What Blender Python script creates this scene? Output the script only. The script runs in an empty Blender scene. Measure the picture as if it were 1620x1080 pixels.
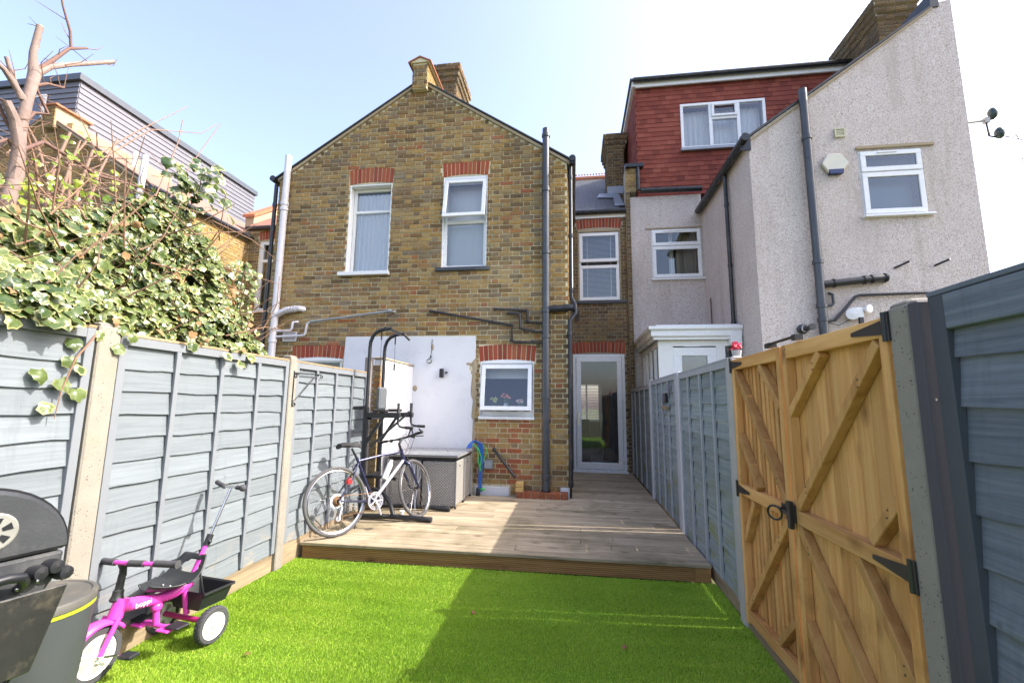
import bpy, math, random
import numpy as np
from mathutils import Vector, Matrix, noise as mnoise

R = random.Random(11)
rad = math.radians
SC = bpy.context.scene
COL = SC.collection

# ------------------------------------------------------------------ camera
cam_d = bpy.data.cameras.new("camera")
cam = bpy.data.objects.new("camera", cam_d)
COL.objects.link(cam)
SC.camera = cam
cam_d.sensor_width = 36.0
cam_d.lens = 700.0 / 1620.0 * 36.0
cam_d.clip_start = 0.05
cam_d.clip_end = 600
YAW, PIT, ROL = rad(7.9), rad(8.1), rad(0.6)
CAM = Vector((0, 0, 1.5))
fwd = Vector((-math.sin(YAW) * math.cos(PIT), math.cos(YAW) * math.cos(PIT), math.sin(PIT)))
r0 = Vector((math.cos(YAW), math.sin(YAW), 0))
u0 = r0.cross(fwd)
cr = math.cos(ROL) * r0 + math.sin(ROL) * u0
cu = -math.sin(ROL) * r0 + math.cos(ROL) * u0
M = Matrix.Identity(4)
for i in range(3):
    M[i][0], M[i][1], M[i][2], M[i][3] = cr[i], cu[i], -fwd[i], CAM[i]
cam.matrix_world = M

# ------------------------------------------------------------------ light
SUN_EL, SUN_AZ = rad(41.5), rad(86.0)      # azimuth clockwise from +Y
world = bpy.data.worlds.new("World")
SC.world = world
world.use_nodes = True
wn = world.node_tree
wn.nodes.clear()
sky = wn.nodes.new('ShaderNodeTexSky')
sky.sky_type = 'NISHITA'
sky.sun_disc = False
sky.sun_elevation = SUN_EL
sky.sun_rotation = SUN_AZ
sky.air_density = 1.0
sky.dust_density = 3.5
sky.ozone_density = 1.0
bg = wn.nodes.new('ShaderNodeBackground')
bg.inputs[1].default_value = 0.15
wo = wn.nodes.new('ShaderNodeOutputWorld')
hz = wn.nodes.new('ShaderNodeMix')          # thin even haze over the whole sky
hz.data_type = 'RGBA'; hz.blend_type = 'ADD'; hz.inputs[0].default_value = 1.0
hz.inputs[7].default_value = (0.20, 0.07, 0.14, 1)
wn.links.new(sky.outputs[0], hz.inputs[6])
wn.links.new(hz.outputs[2], bg.inputs[0])
wn.links.new(bg.outputs[0], wo.inputs[0])
sd = bpy.data.lights.new("sun", 'SUN')
sd.energy = 2.45
sd.angle = rad(0.5)
sd.color = (1.0, 0.95, 0.87)
so = bpy.data.objects.new("sun", sd)
COL.objects.link(so)
sdir = Vector((math.sin(SUN_AZ) * math.cos(SUN_EL), math.cos(SUN_AZ) * math.cos(SUN_EL), math.sin(SUN_EL)))
so.rotation_euler = sdir.to_track_quat('Z', 'Y').to_euler()
so.location = (20, 5, 20)
SC.view_settings.view_transform = 'Standard'
SC.view_settings.look = 'None'
SC.view_settings.exposure = 1.8
SC.view_settings.gamma = 1.0
SC.view_settings.use_curve_mapping = False

# ------------------------------------------------------------------ scene graph helpers
ORG = {}


def tag(o, label=None, cat=None, group=None, kind=None):
    if label: o['label'] = label
    if cat: o['category'] = cat
    if group: o['group'] = group
    if kind: o['kind'] = kind
    return o


def thing(name, label, cat, loc=(0, 0, 0), group=None, rot=(0, 0, 0)):
    o = bpy.data.objects.new(name, None)
    o.empty_display_size = 0.1
    COL.objects.link(o)
    o.location = loc
    o.rotation_euler = rot
    ORG[o.name] = Vector(loc)
    return tag(o, label, cat, group)


def org(o):
    return ORG.get(o.name, Vector((0, 0, 0))) if o else Vector((0, 0, 0))


class MB:
    """collects shapes; build() links them as one mesh object"""
    def __init__(s):
        s.v = []; s.f = []; s.t = []

    def add(s, vs, fs, t=0.5):
        b = len(s.v)
        s.v += [tuple(p) for p in vs]
        for f in fs:
            s.f.append(tuple(b + i for i in f)); s.t.append(t)
        return s

    def hexa(s, p, t=0.5):
        return s.add(p, [(0, 3, 2, 1), (4, 5, 6, 7), (0, 1, 5, 4), (1, 2, 6, 5), (2, 3, 7, 6), (3, 0, 4, 7)], t)

    def box(s, x0, x1, y0, y1, z0, z1, t=0.5):
        return s.hexa([(x0, y0, z0), (x1, y0, z0), (x1, y1, z0), (x0, y1, z0),
                       (x0, y0, z1), (x1, y0, z1), (x1, y1, z1), (x0, y1, z1)], t)

    def bar(s, a, b, w, h, up=(0, 0, 1), t=0.5):
        """square bar from a to b; w across, h along 'up'"""
        a, b = Vector(a), Vector(b)
        d = (b - a).normalized()
        up = Vector(up)
        x = d.cross(up).normalized()
        z = x.cross(d).normalized()
        p = []
        for c in (a, b):
            p += [c - x * w / 2 - z * h / 2, c + x * w / 2 - z * h / 2, c + x * w / 2 + z * h / 2, c - x * w / 2 + z * h / 2]
        return s.hexa([p[0], p[1], p[2], p[3], p[4], p[5], p[6], p[7]], t)

    def tube(s, pts, r, n=8, t=0.5, cap=True):
        pts = [Vector(p) for p in pts]
        rs = r if isinstance(r, (list, tuple)) else [r] * len(pts)
        vs = []; fs = []
        prev = None
        for i, p in enumerate(pts):
            d = (pts[min(i + 1, len(pts) - 1)] - pts[max(i - 1, 0)]).normalized()
            if prev is None:
                a = Vector((0, 0, 1)) if abs(d.z) < 0.9 else Vector((1, 0, 0))
                x = d.cross(a).normalized()
            else:
                x = (prev - d * prev.dot(d)).normalized()
            prev = x
            y = d.cross(x)
            for k in range(n):
                a = 2 * math.pi * k / n
                vs.append(p + (x * math.cos(a) + y * math.sin(a)) * rs[i])
        for i in range(len(pts) - 1):
            for k in range(n):
                k2 = (k + 1) % n
                fs.append((i * n + k, i * n + k2, (i + 1) * n + k2, (i + 1) * n + k))
        if cap:
            fs.append(tuple(range(n - 1, -1, -1)))
            m = (len(pts) - 1) * n
            fs.append(tuple(m + k for k in range(n)))
        return s.add(vs, fs, t)

    def lathe(s, c, axis, prof, n=24, t=0.5):
        """prof: (radius, height along axis)"""
        c = Vector(c); d = Vector(axis).normalized()
        a = Vector((0, 0, 1)) if abs(d.z) < 0.9 else Vector((1, 0, 0))
        x = d.cross(a).normalized(); y = d.cross(x)
        vs = []; fs = []
        for r, h in prof:
            for k in range(n):
                an = 2 * math.pi * k / n
                vs.append(c + d * h + (x * math.cos(an) + y * math.sin(an)) * max(r, 1e-4))
        for i in range(len(prof) - 1):
            for k in range(n):
                k2 = (k + 1) % n
                fs.append((i * n + k, i * n + k2, (i + 1) * n + k2, (i + 1) * n + k))
        return s.add(vs, fs, t)

    def torus(s, c, axis, RR, r, n=40, m=8, t=0.5, sq=1.0):
        prof = [(RR + r * math.cos(2 * math.pi * k / m), r * sq * math.sin(2 * math.pi * k / m)) for k in range(m + 1)]
        return s.lathe(c, axis, prof, n, t)

    def prism(s, poly, ext, t=0.5):
        n = len(poly); e = Vector(ext)
        vs = [Vector(p) for p in poly] + [Vector(p) + e for p in poly]
        fs = [tuple(range(n - 1, -1, -1)), tuple(range(n, 2 * n))]
        for i in range(n):
            j = (i + 1) % n
            fs.append((i, j, n + j, n + i))
        return s.add(vs, fs, t)

    def ball(s, c, r, n=12, m=8, t=0.5, sc=(1, 1, 1)):
        c = Vector(c); vs = []; fs = []
        for i in range(m + 1):
            th = math.pi * i / m
            for k in range(n):
                a = 2 * math.pi * k / n
                vs.append(c + Vector((math.sin(th) * math.cos(a) * sc[0], math.sin(th) * math.sin(a) * sc[1], math.cos(th) * sc[2])) * r)
        for i in range(m):
            for k in range(n):
                k2 = (k + 1) % n
                fs.append((i * n + k, (i + 1) * n + k, (i + 1) * n + k2, i * n + k2))
        return s.add(vs, fs, t)

    def mesh(s, name, mt, o=Vector((0, 0, 0)), smooth=False):
        me = bpy.data.meshes.new(name)
        me.from_pydata([(p[0] - o[0], p[1] - o[1], p[2] - o[2]) for p in s.v], [], s.f)
        a = me.attributes.new("tint", 'FLOAT', 'FACE')
        a.data.foreach_set("value", s.t)
        if mt: me.materials.append(mt)
        if smooth:
            me.polygons.foreach_set("use_smooth", [True] * len(me.polygons))
        me.update()
        return me

    def build(s, name, mt, parent=None, smooth=False, bevel=0, local=False):
        o = Vector((0, 0, 0)) if local else org(parent)
        me = s.mesh(name, mt, o, smooth)
        ob = bpy.data.objects.new(name, me)
        COL.objects.link(ob)
        if parent:
            ob.parent = parent
            ORG[ob.name] = org(parent)
        if smooth:
            md = ob.modifiers.new("split", 'EDGE_SPLIT'); md.split_angle = rad(40)
        if bevel:
            md = ob.modifiers.new("bevel", 'BEVEL'); md.width = bevel; md.segments = 1; md.limit_method = 'ANGLE'
        return ob


def put(me, name, parent, loc, scale=(1, 1, 1), rot=None):
    ob = bpy.data.objects.new(name, me)
    COL.objects.link(ob)
    ob.parent = parent
    ob.location = Vector(loc) - org(parent)
    ob.scale = scale
    if rot: ob.rotation_euler = rot
    return ob


def struct(o):
    return tag(o, kind='structure')


def copy_tree(o, loc, label, parts=True):
    c = o.copy(); COL.objects.link(c); c.location = loc; c['label'] = label
    for ch in list(o.children):
        d = ch.copy(); COL.objects.link(d); d.parent = c
        for g in list(ch.children):
            e = g.copy(); COL.objects.link(e); e.parent = d
    return c


# ------------------------------------------------------------------ materials
class NT:
    def __init__(s, name):
        s.m = bpy.data.materials.new(name)
        s.m.use_nodes = True
        s.t = s.m.node_tree
        s.t.nodes.clear()
        s.out = s.n('ShaderNodeOutputMaterial')
        s.p = s.n('ShaderNodeBsdfPrincipled')
        s.l(s.p.outputs[0], s.out.inputs[0])

    def n(s, ty, **k):
        x = s.t.nodes.new(ty)
        for a, b in k.items(): setattr(x, a, b)
        return x

    def l(s, a, b): s.t.links.new(a, b)

    def pos(s, scale=(1, 1, 1), obj=False):
        if obj:
            g = s.n('ShaderNodeTexCoord').outputs['Object']
        else:
            g = s.n('ShaderNodeNewGeometry').outputs['Position']
        m = s.n('ShaderNodeMapping')
        m.inputs['Scale'].default_value = scale
        s.l(g, m.inputs['Vector'])
        return m.outputs[0]

    def noise(s, vec, scale, detail=4, rough=0.6, dist=0.0):
        x = s.n('ShaderNodeTexNoise')
        x.inputs['Scale'].default_value = scale
        x.inputs['Detail'].default_value = detail
        x.inputs['Roughness'].default_value = rough
        x.inputs['Distortion'].default_value = dist
        s.l(vec, x.inputs['Vector'])
        return x.outputs[0]

    def vor(s, vec, scale, out='Distance'):
        x = s.n('ShaderNodeTexVoronoi')
        x.inputs['Scale'].default_value = scale
        s.l(vec, x.inputs['Vector'])
        return x.outputs[out]

    def ramp(s, fac, stops, const=False):
        x = s.n('ShaderNodeValToRGB')
        e = x.color_ramp.elements
        while len(e) < len(stops): e.new(0.5)
        for i, (p, c) in enumerate(stops):
            e[i].position = p
            c = (c, c, c) if isinstance(c, (int, float)) else c
            e[i].color = (c[0], c[1], c[2], 1)
        if const: x.color_ramp.interpolation = 'CONSTANT'
        s.l(fac, x.inputs[0])
        return x.outputs[0]

    def mix(s, fac, a, b, mode='MIX'):
        x = s.n('ShaderNodeMix'); x.data_type = 'RGBA'; x.blend_type = mode
        for v, i in ((fac, x.inputs[0]), (a, x.inputs[6]), (b, x.inputs[7])):
            if isinstance(v, (int, float)): i.default_value = v
            elif isinstance(v, tuple): i.default_value = (v[0], v[1], v[2], 1)
            else: s.l(v, i)
        return x.outputs[2]

    def math(s, op, a, b=0.0, c=None):
        x = s.n('ShaderNodeMath'); x.operation = op
        for v, i in ((a, x.inputs[0]), (b, x.inputs[1])):
            if isinstance(v, (int, float)): i.default_value = v
            else: s.l(v, i)
        if c is not None: x.inputs[2].default_value = c
        return x.outputs[0]

    def attr(s, name):
        x = s.n('ShaderNodeAttribute'); x.attribute_name = name
        return x.outputs['Fac']

    def rnd(s):
        return s.n('ShaderNodeObjectInfo').outputs['Random']

    def bump(s, h, strength=0.5, dist=0.01, prev=None):
        x = s.n('ShaderNodeBump')
        x.inputs['Strength'].default_value = strength
        x.inputs['Distance'].default_value = dist
        s.l(h, x.inputs['Height'])
        if prev: s.l(prev, x.inputs['Normal'])
        return x.outputs[0]

    def fin(s, col, rough=0.7, nrm=None, metal=0.0, spec=0.5):
        if isinstance(col, tuple): s.p.inputs['Base Color'].default_value = (*col, 1)
        else: s.l(col, s.p.inputs['Base Color'])
        if isinstance(rough, (int, float)): s.p.inputs['Roughness'].default_value = rough
        else: s.l(rough, s.p.inputs['Roughness'])
        if nrm: s.l(nrm, s.p.inputs['Normal'])
        s.p.inputs['Metallic'].default_value = metal
        s.p.inputs['Specular IOR Level'].default_value = spec
        return s.m


def plain(name, col, rough=0.5, metal=0.0, var=0.12, scale=9.0, bump=0.1, bscale=60, dirt=None):
    n = NT(name)
    p = n.pos()
    f = n.noise(p, scale, 5, 0.65)
    c = n.mix(f, tuple(x * (1 - var) for x in col), tuple(min(1, x * (1 + var)) for x in col))
    if dirt:
        d = n.ramp(n.noise(p, 3.2, 6, 0.7), [(0.52, 0), (0.72, 1)])
        c = n.mix(n.math('MULTIPLY', d, dirt[1]), c, dirt[0])
    b = n.bump(n.noise(p, bscale, 3), bump, 0.004)
    r = n.ramp(f, [(0.3, max(0.05, rough - 0.08)), (0.7, min(1, rough + 0.08))])
    return n.fin(c, r, b, metal)


def wood(name, stops, axis, rough=0.7, knots=None, bstr=0.4, stain=None, grain=1.0):
    """grain runs along axis 0/1/2; the colour differs a little from board to board"""
    n = NT(name)
    sc = [26 * grain] * 3; sc[axis] = 1.6 * grain
    # every board gets its own slice of the grain
    g = n.n('ShaderNodeNewGeometry').outputs['Position']
    off = n.n('ShaderNodeVectorMath'); off.operation = 'ADD'
    cmb = n.n('ShaderNodeCombineXYZ')
    rr = n.math('ADD', n.rnd(), n.attr('tint'))
    k = n.math('MULTIPLY', rr, 7.3)
    for i in range(3): n.l(k, cmb.inputs[i])
    n.l(g, off.inputs[0]); n.l(cmb.outputs[0], off.inputs[1])
    m = n.n('ShaderNodeMapping'); m.inputs['Scale'].default_value = sc
    n.l(off.outputs[0], m.inputs['Vector'])
    f = n.noise(m.outputs[0], 1.0, 6, 0.68, 0.6)
    c = n.ramp(f, stops)
    v = n.ramp(n.math('FRACT', n.math('MULTIPLY', rr, 3.7)), [(0, 0.78), (0.5, 1.0), (1, 1.12)])
    c = n.mix(1.0, c, v, 'MULTIPLY')
    if knots:
        ks = [5.5] * 3; ks[axis] = 3.2
        m2 = n.n('ShaderNodeMapping'); m2.inputs['Scale'].default_value = ks
        n.l(off.outputs[0], m2.inputs['Vector'])
        kd = n.vor(m2.outputs[0], 1.0)
        kf = n.ramp(kd, [(0.06, 1.0), (0.11, 0.6), (0.24, 0.0)])
        c = n.mix(n.math('MULTIPLY', kf, 0.8), c, knots)
    if stain:
        p = n.pos()
        sf = n.ramp(n.noise(p, stain[1], 5, 0.7), [(stain[2], 0), (stain[2] + 0.16, 1)])
        if len(stain) > 4:      # only low down
            zz = n.n('ShaderNodeSeparateXYZ'); n.l(p, zz.inputs[0])
            hz = n.ramp(zz.outputs[2], [(stain[4][0], 1.0), (stain[4][1], 0.0)])
            sf = n.math('MULTIPLY', sf, hz)
        c = n.mix(n.math('MULTIPLY', sf, stain[3]), c, stain[0])
    b = n.bump(f, bstr, 0.004)
    return n.fin(c, rough, b, 0, 0.3)


# London stock brick: one colour per brick from the tint attribute, mottled and sooted
def brick_mat(name, soot=0.35, mott=1.0):
    n = NT(name)
    p = n.pos()
    t = n.attr('tint')
    c = n.ramp(t, [(0.0, (0.085, 0.058, 0.033)), (0.1, (0.16, 0.10, 0.05)), (0.22, (0.26, 0.155, 0.05)),
                   (0.36, (0.43, 0.27, 0.085)), (0.5, (0.37, 0.27, 0.12)), (0.62, (0.17, 0.145, 0.115)),
                   (0.72, (0.33, 0.17, 0.06)), (0.8, (0.36, 0.095, 0.045)), (0.9, (0.34, 0.055, 0.03)), (1.0, (0.22, 0.035, 0.025))])
    f = n.noise(p, 38, 5, 0.7)
    c = n.mix(n.ramp(f, [(0.38, 0.0), (0.7, 0.6 * mott)]), c, (0.40, 0.25, 0.085))
    f3 = n.noise(n.pos((1, 1, 1.6)), 13, 3, 0.6)
    c = n.mix(n.ramp(f3, [(0.54, 0.0), (0.66, 0.6 * mott)]), c, (0.20, 0.085, 0.04))
    c = n.mix(n.ramp(f3, [(0.34, 0.5 * mott), (0.46, 0.0)]), c, (0.22, 0.20, 0.15))
    f2 = n.noise(p, 90, 4, 0.7)
    c = n.mix(n.ramp(f2, [(0.55, 0.0), (0.75, 0.6 * mott)]), c, (0.07, 0.05, 0.035))
    w_ = n.ramp(n.noise(p, 0.8, 5, 0.6), [(0.55, 0), (0.72, 0.35 * mott)])
    c = n.mix(w_, c, (0.40, 0.35, 0.24))                       # pale lime bloom and old repointing smears
    s = n.ramp(n.noise(p, 1.1, 6, 0.65), [(0.40, 0), (0.62, 1)])
    sv = n.ramp(n.noise(n.pos((5, 5, 0.5)), 1.0, 5, 0.7), [(0.56, 0), (0.74, 0.6)])   # run-off streaks
    s = n.math('MAXIMUM', s, sv)
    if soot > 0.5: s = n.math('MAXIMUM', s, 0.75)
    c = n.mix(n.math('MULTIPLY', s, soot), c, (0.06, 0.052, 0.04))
    b = n.bump(n.noise(p, 70, 5, 0.75), 0.8, 0.006)
    return n.fin(c, 0.92, b, 0, 0.2)


def mortar_mat(name, c1, c2):
    n = NT(name)
    p = n.pos()
    c = n.mix(n.noise(p, 2.2, 6, 0.7), c1, c2)
    c = n.mix(n.ramp(n.noise(p, 0.9, 5, 0.65), [(0.5, 0), (0.66, 0.6)]), c, tuple(x * 0.45 for x in c1))
    c = n.mix(n.ramp(n.noise(p, 55, 4, 0.7), [(0.5, 0), (0.7, 0.5)]), c, (0.17, 0.15, 0.11))
    return n.fin(c, 0.95, n.bump(n.noise(p, 120, 4), 0.7, 0.004), 0, 0.2)


M_BRICK = brick_mat('stock_brick')
M_REDBR = brick_mat('red_arch_brick', 0.1, 0.25)
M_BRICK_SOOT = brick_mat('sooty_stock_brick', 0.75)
M_MORTAR = mortar_mat('buff_mortar', (0.60, 0.52, 0.33), (0.76, 0.69, 0.48))
M_MORTAR_D = mortar_mat('grey_mortar', (0.32, 0.28, 0.20), (0.48, 0.43, 0.33))


def pebble_mat():
    n = NT('pebbledash_render')
    p = n.pos()
    cells = n.vor(p, 125, 'Color')
    sp = n.n('ShaderNodeSeparateColor'); n.l(cells, sp.inputs[0])
    c = n.ramp(sp.outputs[0], [(0.0, (0.310, 0.198, 0.163)), (0.1, (0.500, 0.392, 0.349)), (0.25, (0.690, 0.618, 0.570)), (0.6, (0.809, 0.749, 0.710)), (0.9, (0.928, 0.880, 0.838)), (1.0, (0.547, 0.427, 0.384))])
    big = n.noise(p, 0.9, 6, 0.65)
    c = n.mix(n.ramp(big, [(0.42, 0), (0.7, 0.45)]), c, (0.567, 0.492, 0.454))
    st = n.noise(n.pos((3.5, 3.5, 0.35)), 1.0, 5, 0.7)
    c = n.mix(n.ramp(st, [(0.52, 0), (0.75, 0.5)]), c, (0.40, 0.34, 0.27))
    d = n.vor(p, 125)
    b = n.bump(d, 1.0, 0.012)
    b = n.bump(n.noise(p, 6, 4), 0.35, 0.02, b)
    return n.fin(c, 0.93, b, 0, 0.2)


M_PEBBLE = pebble_mat()
M_PVC = plain('white_upvc', (0.78, 0.79, 0.80), 0.25, var=0.03, bump=0.03, dirt=((0.5, 0.5, 0.47), 0.12))
M_WHITE = plain('white_gloss_paint', (0.78, 0.78, 0.76), 0.4, var=0.05, bump=0.15, bscale=40, dirt=((0.5, 0.48, 0.43), 0.18))
M_PATCH = plain('white_masonry_paint', (0.66, 0.66, 0.68), 0.85, var=0.05, scale=3, bump=0.5, bscale=28, dirt=((0.50, 0.50, 0.53), 0.5))
M_BLACKP = plain('black_plastic_pipe', (0.018, 0.019, 0.022), 0.32, var=0.3, bump=0.06, dirt=((0.12, 0.115, 0.11), 0.35))
M_GREYP = plain('grey_plastic_pipe', (0.05, 0.056, 0.066), 0.33, var=0.2, bump=0.06, dirt=((0.16, 0.15, 0.15), 0.3))
M_WPIPE = plain('white_plastic_pipe', (0.629, 0.612, 0.629), 0.35, var=0.06, bump=0.05, dirt=((0.42, 0.38, 0.33), 0.4))
M_LEAD = plain('lead_flashing', (0.27, 0.29, 0.32), 0.45, 0.3, var=0.2, bump=0.3, bscale=14)
M_SLATE = plain('dark_roof_slate', (0.055, 0.056, 0.062), 0.6, var=0.4, scale=5, bump=0.4, bscale=25, dirt=((0.12, 0.12, 0.08), 0.5))
M_DKSILL = plain('dark_slate_sill', (0.045, 0.05, 0.06), 0.55, var=0.25, bump=0.3, bscale=25, dirt=((0.2, 0.19, 0.18), 0.5))
M_GUTTER = plain('black_gutter', (0.016, 0.017, 0.019), 0.3, var=0.3, bump=0.04, dirt=((0.09, 0.09, 0.08), 0.4))
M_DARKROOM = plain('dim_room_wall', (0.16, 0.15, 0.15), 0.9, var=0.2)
M_VERGE = plain('verge_mortar', (0.36, 0.29, 0.19), 0.9, var=0.2, bump=0.6, bscale=40)
M_METALBK = plain('black_powder_coat', (0.016, 0.017, 0.02), 0.35, var=0.2, bump=0.04, dirt=((0.06, 0.06, 0.06), 0.3))
M_CHROME = plain('chrome', (0.62, 0.62, 0.64), 0.18, 1.0, var=0.05, bump=0.02)
M_RUBBER = plain('black_rubber', (0.022, 0.022, 0.024), 0.75, var=0.3, bump=0.2, bscale=120, dirt=((0.12, 0.11, 0.1), 0.4))
M_CONC = None


def concrete():
    n = NT('aggregate_concrete')
    p = n.pos()
    c = n.mix(n.noise(p, 6, 6, 0.7), (0.20, 0.18, 0.155), (0.33, 0.30, 0.255))
    sp = n.ramp(n.vor(p, 75), [(0.16, 1), (0.3, 0)])
    sel = n.ramp(n.noise(p, 25, 2), [(0.5, 0), (0.6, 1)])
    c = n.mix(n.math('MULTIPLY', sp, sel), c, (0.07, 0.06, 0.05))
    c = n.mix(n.ramp(n.noise(p, 2.5, 5, 0.7), [(0.55, 0), (0.75, 0.4)]), c, (0.24, 0.25, 0.15))
    b = n.bump(n.noise(p, 110, 4, 0.8), 0.7, 0.005)
    return n.fin(c, 0.92, b, 0, 0.2)


M_CONC = concrete()


def glass_mat(name='window_glass', tint=(0.93, 0.95, 0.96), k=2.5):
    n = NT(name)
    n.t.nodes.remove(n.p)
    fr = n.n('ShaderNodeFresnel'); fr.inputs[0].default_value = 1.5
    f = n.math('MULTIPLY', fr.outputs[0], k)
    tr = n.n('ShaderNodeBsdfTransparent'); tr.inputs[0].default_value = (*tint, 1)
    gl = n.n('ShaderNodeBsdfGlossy'); gl.inputs['Roughness'].default_value = 0.015
    gl.inputs['Color'].default_value = (0.92, 0.96, 1, 1)
    b = n.bump(n.noise(n.pos(), 1.6, 1), 0.05, 0.05)
    n.l(b, gl.inputs['Normal'])
    mx = n.n('ShaderNodeMixShader')
    n.l(f, mx.inputs[0]); n.l(tr.outputs[0], mx.inputs[1]); n.l(gl.outputs[0], mx.inputs[2])
    n.l(mx.outputs[0], n.out.inputs[0])
    return n.m


M_GLASS = glass_mat()


def cloth_mat(name, col, trans=0.4):
    n = NT(name)
    p = n.pos()
    c = n.mix(n.noise(p, 30, 3), tuple(x * 0.92 for x in col), col)
    n.fin(c, 0.9, None, 0, 0.1)
    tl = n.n('ShaderNodeBsdfTranslucent')
    n.l(c, tl.inputs[0])
    mx = n.n('ShaderNodeMixShader'); mx.inputs[0].default_value = trans
    n.l(n.p.outputs[0], mx.inputs[1]); n.l(tl.outputs[0], mx.inputs[2])
    n.l(mx.outputs[0], n.out.inputs[0])
    return n.m


M_CURTAIN = cloth_mat('white_net_curtain', (0.93, 0.93, 0.95), 0.05)
M_CURTAIN2 = cloth_mat('cream_curtain', (0.55, 0.50, 0.40))
M_BLIND = cloth_mat('white_blind', (0.85, 0.86, 0.88), 0.12)

# ------------------------------------------------------------------ many alike pieces
TPL = {}


class Heap:
    """alike pieces of one thing: the 300 that show largest become objects, the rest one joined part"""
    def __init__(s, parent, name, mt, stuffname, limit=300):
        s.parent, s.name, s.mt, s.sn, s.limit = parent, name, mt, stuffname, limit
        s.p = []

    def add(s, key, mat, tint, vis=1.0):
        s.p.append((key, mat, tint, vis))

    def emit(s):
        rk = []
        for i, (key, m, t, vis) in enumerate(s.p):
            vs = TPL[key][0]
            c = m @ Vector((*vs.mean(axis=0),))
            d = c - CAM
            w = d.dot(fwd)
            if w > 0.1:
                px, py = 810 + 700 * d.dot(cr) / w, 540 - 700 * d.dot(cu) / w
                if not (-20 < px < 1640 and -20 < py < 1100): vis = 0
            else:
                vis = 0
            ext = vs.max(axis=0) - vs.min(axis=0)
            ln = (m.to_3x3() @ Vector(ext.tolist())).length
            rk.append((-(vis * ln / max(d.length, 0.1)), i))
        rk.sort()
        cache = {}
        big = [i for a, i in rk if a < 0][:s.limit]
        bs = set(big)
        o0 = org(s.parent)
        for i in big:
            key, m, t, vis = s.p[i]
            q = round(t * 24) / 24
            k = (key, q)
            if k not in cache:
                vs, fs = TPL[key]
                me = bpy.data.meshes.new(s.name)
                me.from_pydata(vs.tolist(), [], fs)
                a = me.attributes.new("tint", 'FLOAT', 'FACE')
                a.data.foreach_set("value", [q] * len(fs))
                me.materials.append(s.mt)
                cache[k] = me
            ob = bpy.data.objects.new(s.name, cache[k])
            COL.objects.link(ob)
            ob.parent = s.parent
            ob.matrix_local = Matrix.Translation(-o0) @ m
        rest = [i for i in range(len(s.p)) if i not in bs]
        if rest:
            V = []; F = []; T = []; b = 0
            for i in rest:
                key, m, t, vis = s.p[i]
                vs, fs = TPL[key]
                A = np.array(m)
                V.append(vs @ A[:3, :3].T + A[:3, 3] - np.array(o0))
                F += [tuple(b + k for k in f) for f in fs]
                T += [t] * len(fs)
                b += len(vs)
            me = bpy.data.meshes.new(s.sn)
            me.from_pydata(np.concatenate(V).tolist(), [], F)
            a = me.attributes.new("tint", 'FLOAT', 'FACE')
            a.data.foreach_set("value", T)
            me.materials.append(s.mt)
            ob = bpy.data.objects.new(s.sn, me)
            COL.objects.link(ob); ob.parent = s.parent
            tag(ob, kind='stuff')


def tpl_block(key, L, D, Hh, ch, seed, proud=0.0, jit=0.0015):
    """block with chamfered, slightly ragged front (front faces -Y), x 0..L, z 0..Hh"""
    r = random.Random(seed)
    j = lambda a=jit: r.uniform(-a, a)
    vs = []
    for y, ins in ((D * 0.6, 0.0), (-D * 0.25 - proud, 0.0), (-D * 0.4 - proud, ch)):
        for x, z in ((ins, ins), (L - ins, ins), (L - ins, Hh - ins), (ins, Hh - ins)):
            vs.append((x + j(jit * 2), y + (j(jit) if y < 0 else 0), z + j()))
    fs = [(8, 9, 10, 11)]
    for a in (0, 4):
        for k in range(4):
            k2 = (k + 1) % 4
            fs.append((a + k, a + k2, a + 4 + k2, a + 4 + k))
    TPL[key] = (np.array(vs), fs)


CH = 0.0762
for k in range(5):
    tpl_block(('S', k), 0.214, 0.02, 0.0635, 0.004, 10 + k, k * 0.0006, 0.0022)
    tpl_block(('H', k), 0.100, 0.02, 0.0635, 0.004, 20 + k, k * 0.0006, 0.0022)


def subtract(iv, cuts):
    out = [iv]
    for a, b in cuts:
        nx = []
        for u0, u1 in out:
            if b <= u0 or a >= u1: nx.append((u0, u1)); continue
            if a > u0: nx.append((u0, a))
            if b < u1: nx.append((b, u1))
        out = nx
    return out


def brick_rows(heap, z0, z1, span, excl, face, tintfn, vis=1.0):
    """span(z)->(u0,u1); excl: list of (u0,u1,z0,z1); face(u,z)->Matrix of the piece"""
    row = 0; z = z0
    while z < z1 - 0.03:
        sp = span(z + 0.04)
        if sp and sp[1] - sp[0] > 0.05:
            cuts = [(a - 0.003, b + 0.003) for a, b, c, d in excl if c < z + 0.05 and d > z + 0.015]
            u = -14.0 + (0.171 if row % 2 else 0.0)
            # jump near the start
            n = int((sp[0] - u) / 0.342) - 1
            u += n * 0.342
            st = True
            while u < sp[1]:
                L = 0.214 if st else 0.100
                a, b = max(u, sp[0]), min(u + L, sp[1])
                if b - a > 0.02:
                    for c, d in subtract((a, b), cuts):
                        w = d - c
                        if w < 0.025: continue
                        ty, l0 = ('S', 0.214) if w > 0.15 else ('H', 0.100)
                        m = face(c, z + R.uniform(-0.0015, 0.0015)) @ Matrix.Diagonal((w / l0, 1, 1, 1))
                        heap.add((ty, R.randrange(5)), m, tintfn(c, z), vis)
                u += L + 0.014
                st = not st
        z += CH; row += 1


def face_front(y):
    return lambda u, z: Matrix.Translation((u, y, z))


def face_right(x):      # wall facing +X, u = Y
    return lambda u, z: Matrix.Translation((x, u, z)) @ Matrix.Rotation(rad(90), 4, 'Z')


def face_left(x):       # wall facing -X, u = -Y
    return lambda u, z: Matrix.Translation((x, -u, z)) @ Matrix.Rotation(rad(-90), 4, 'Z')


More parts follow.
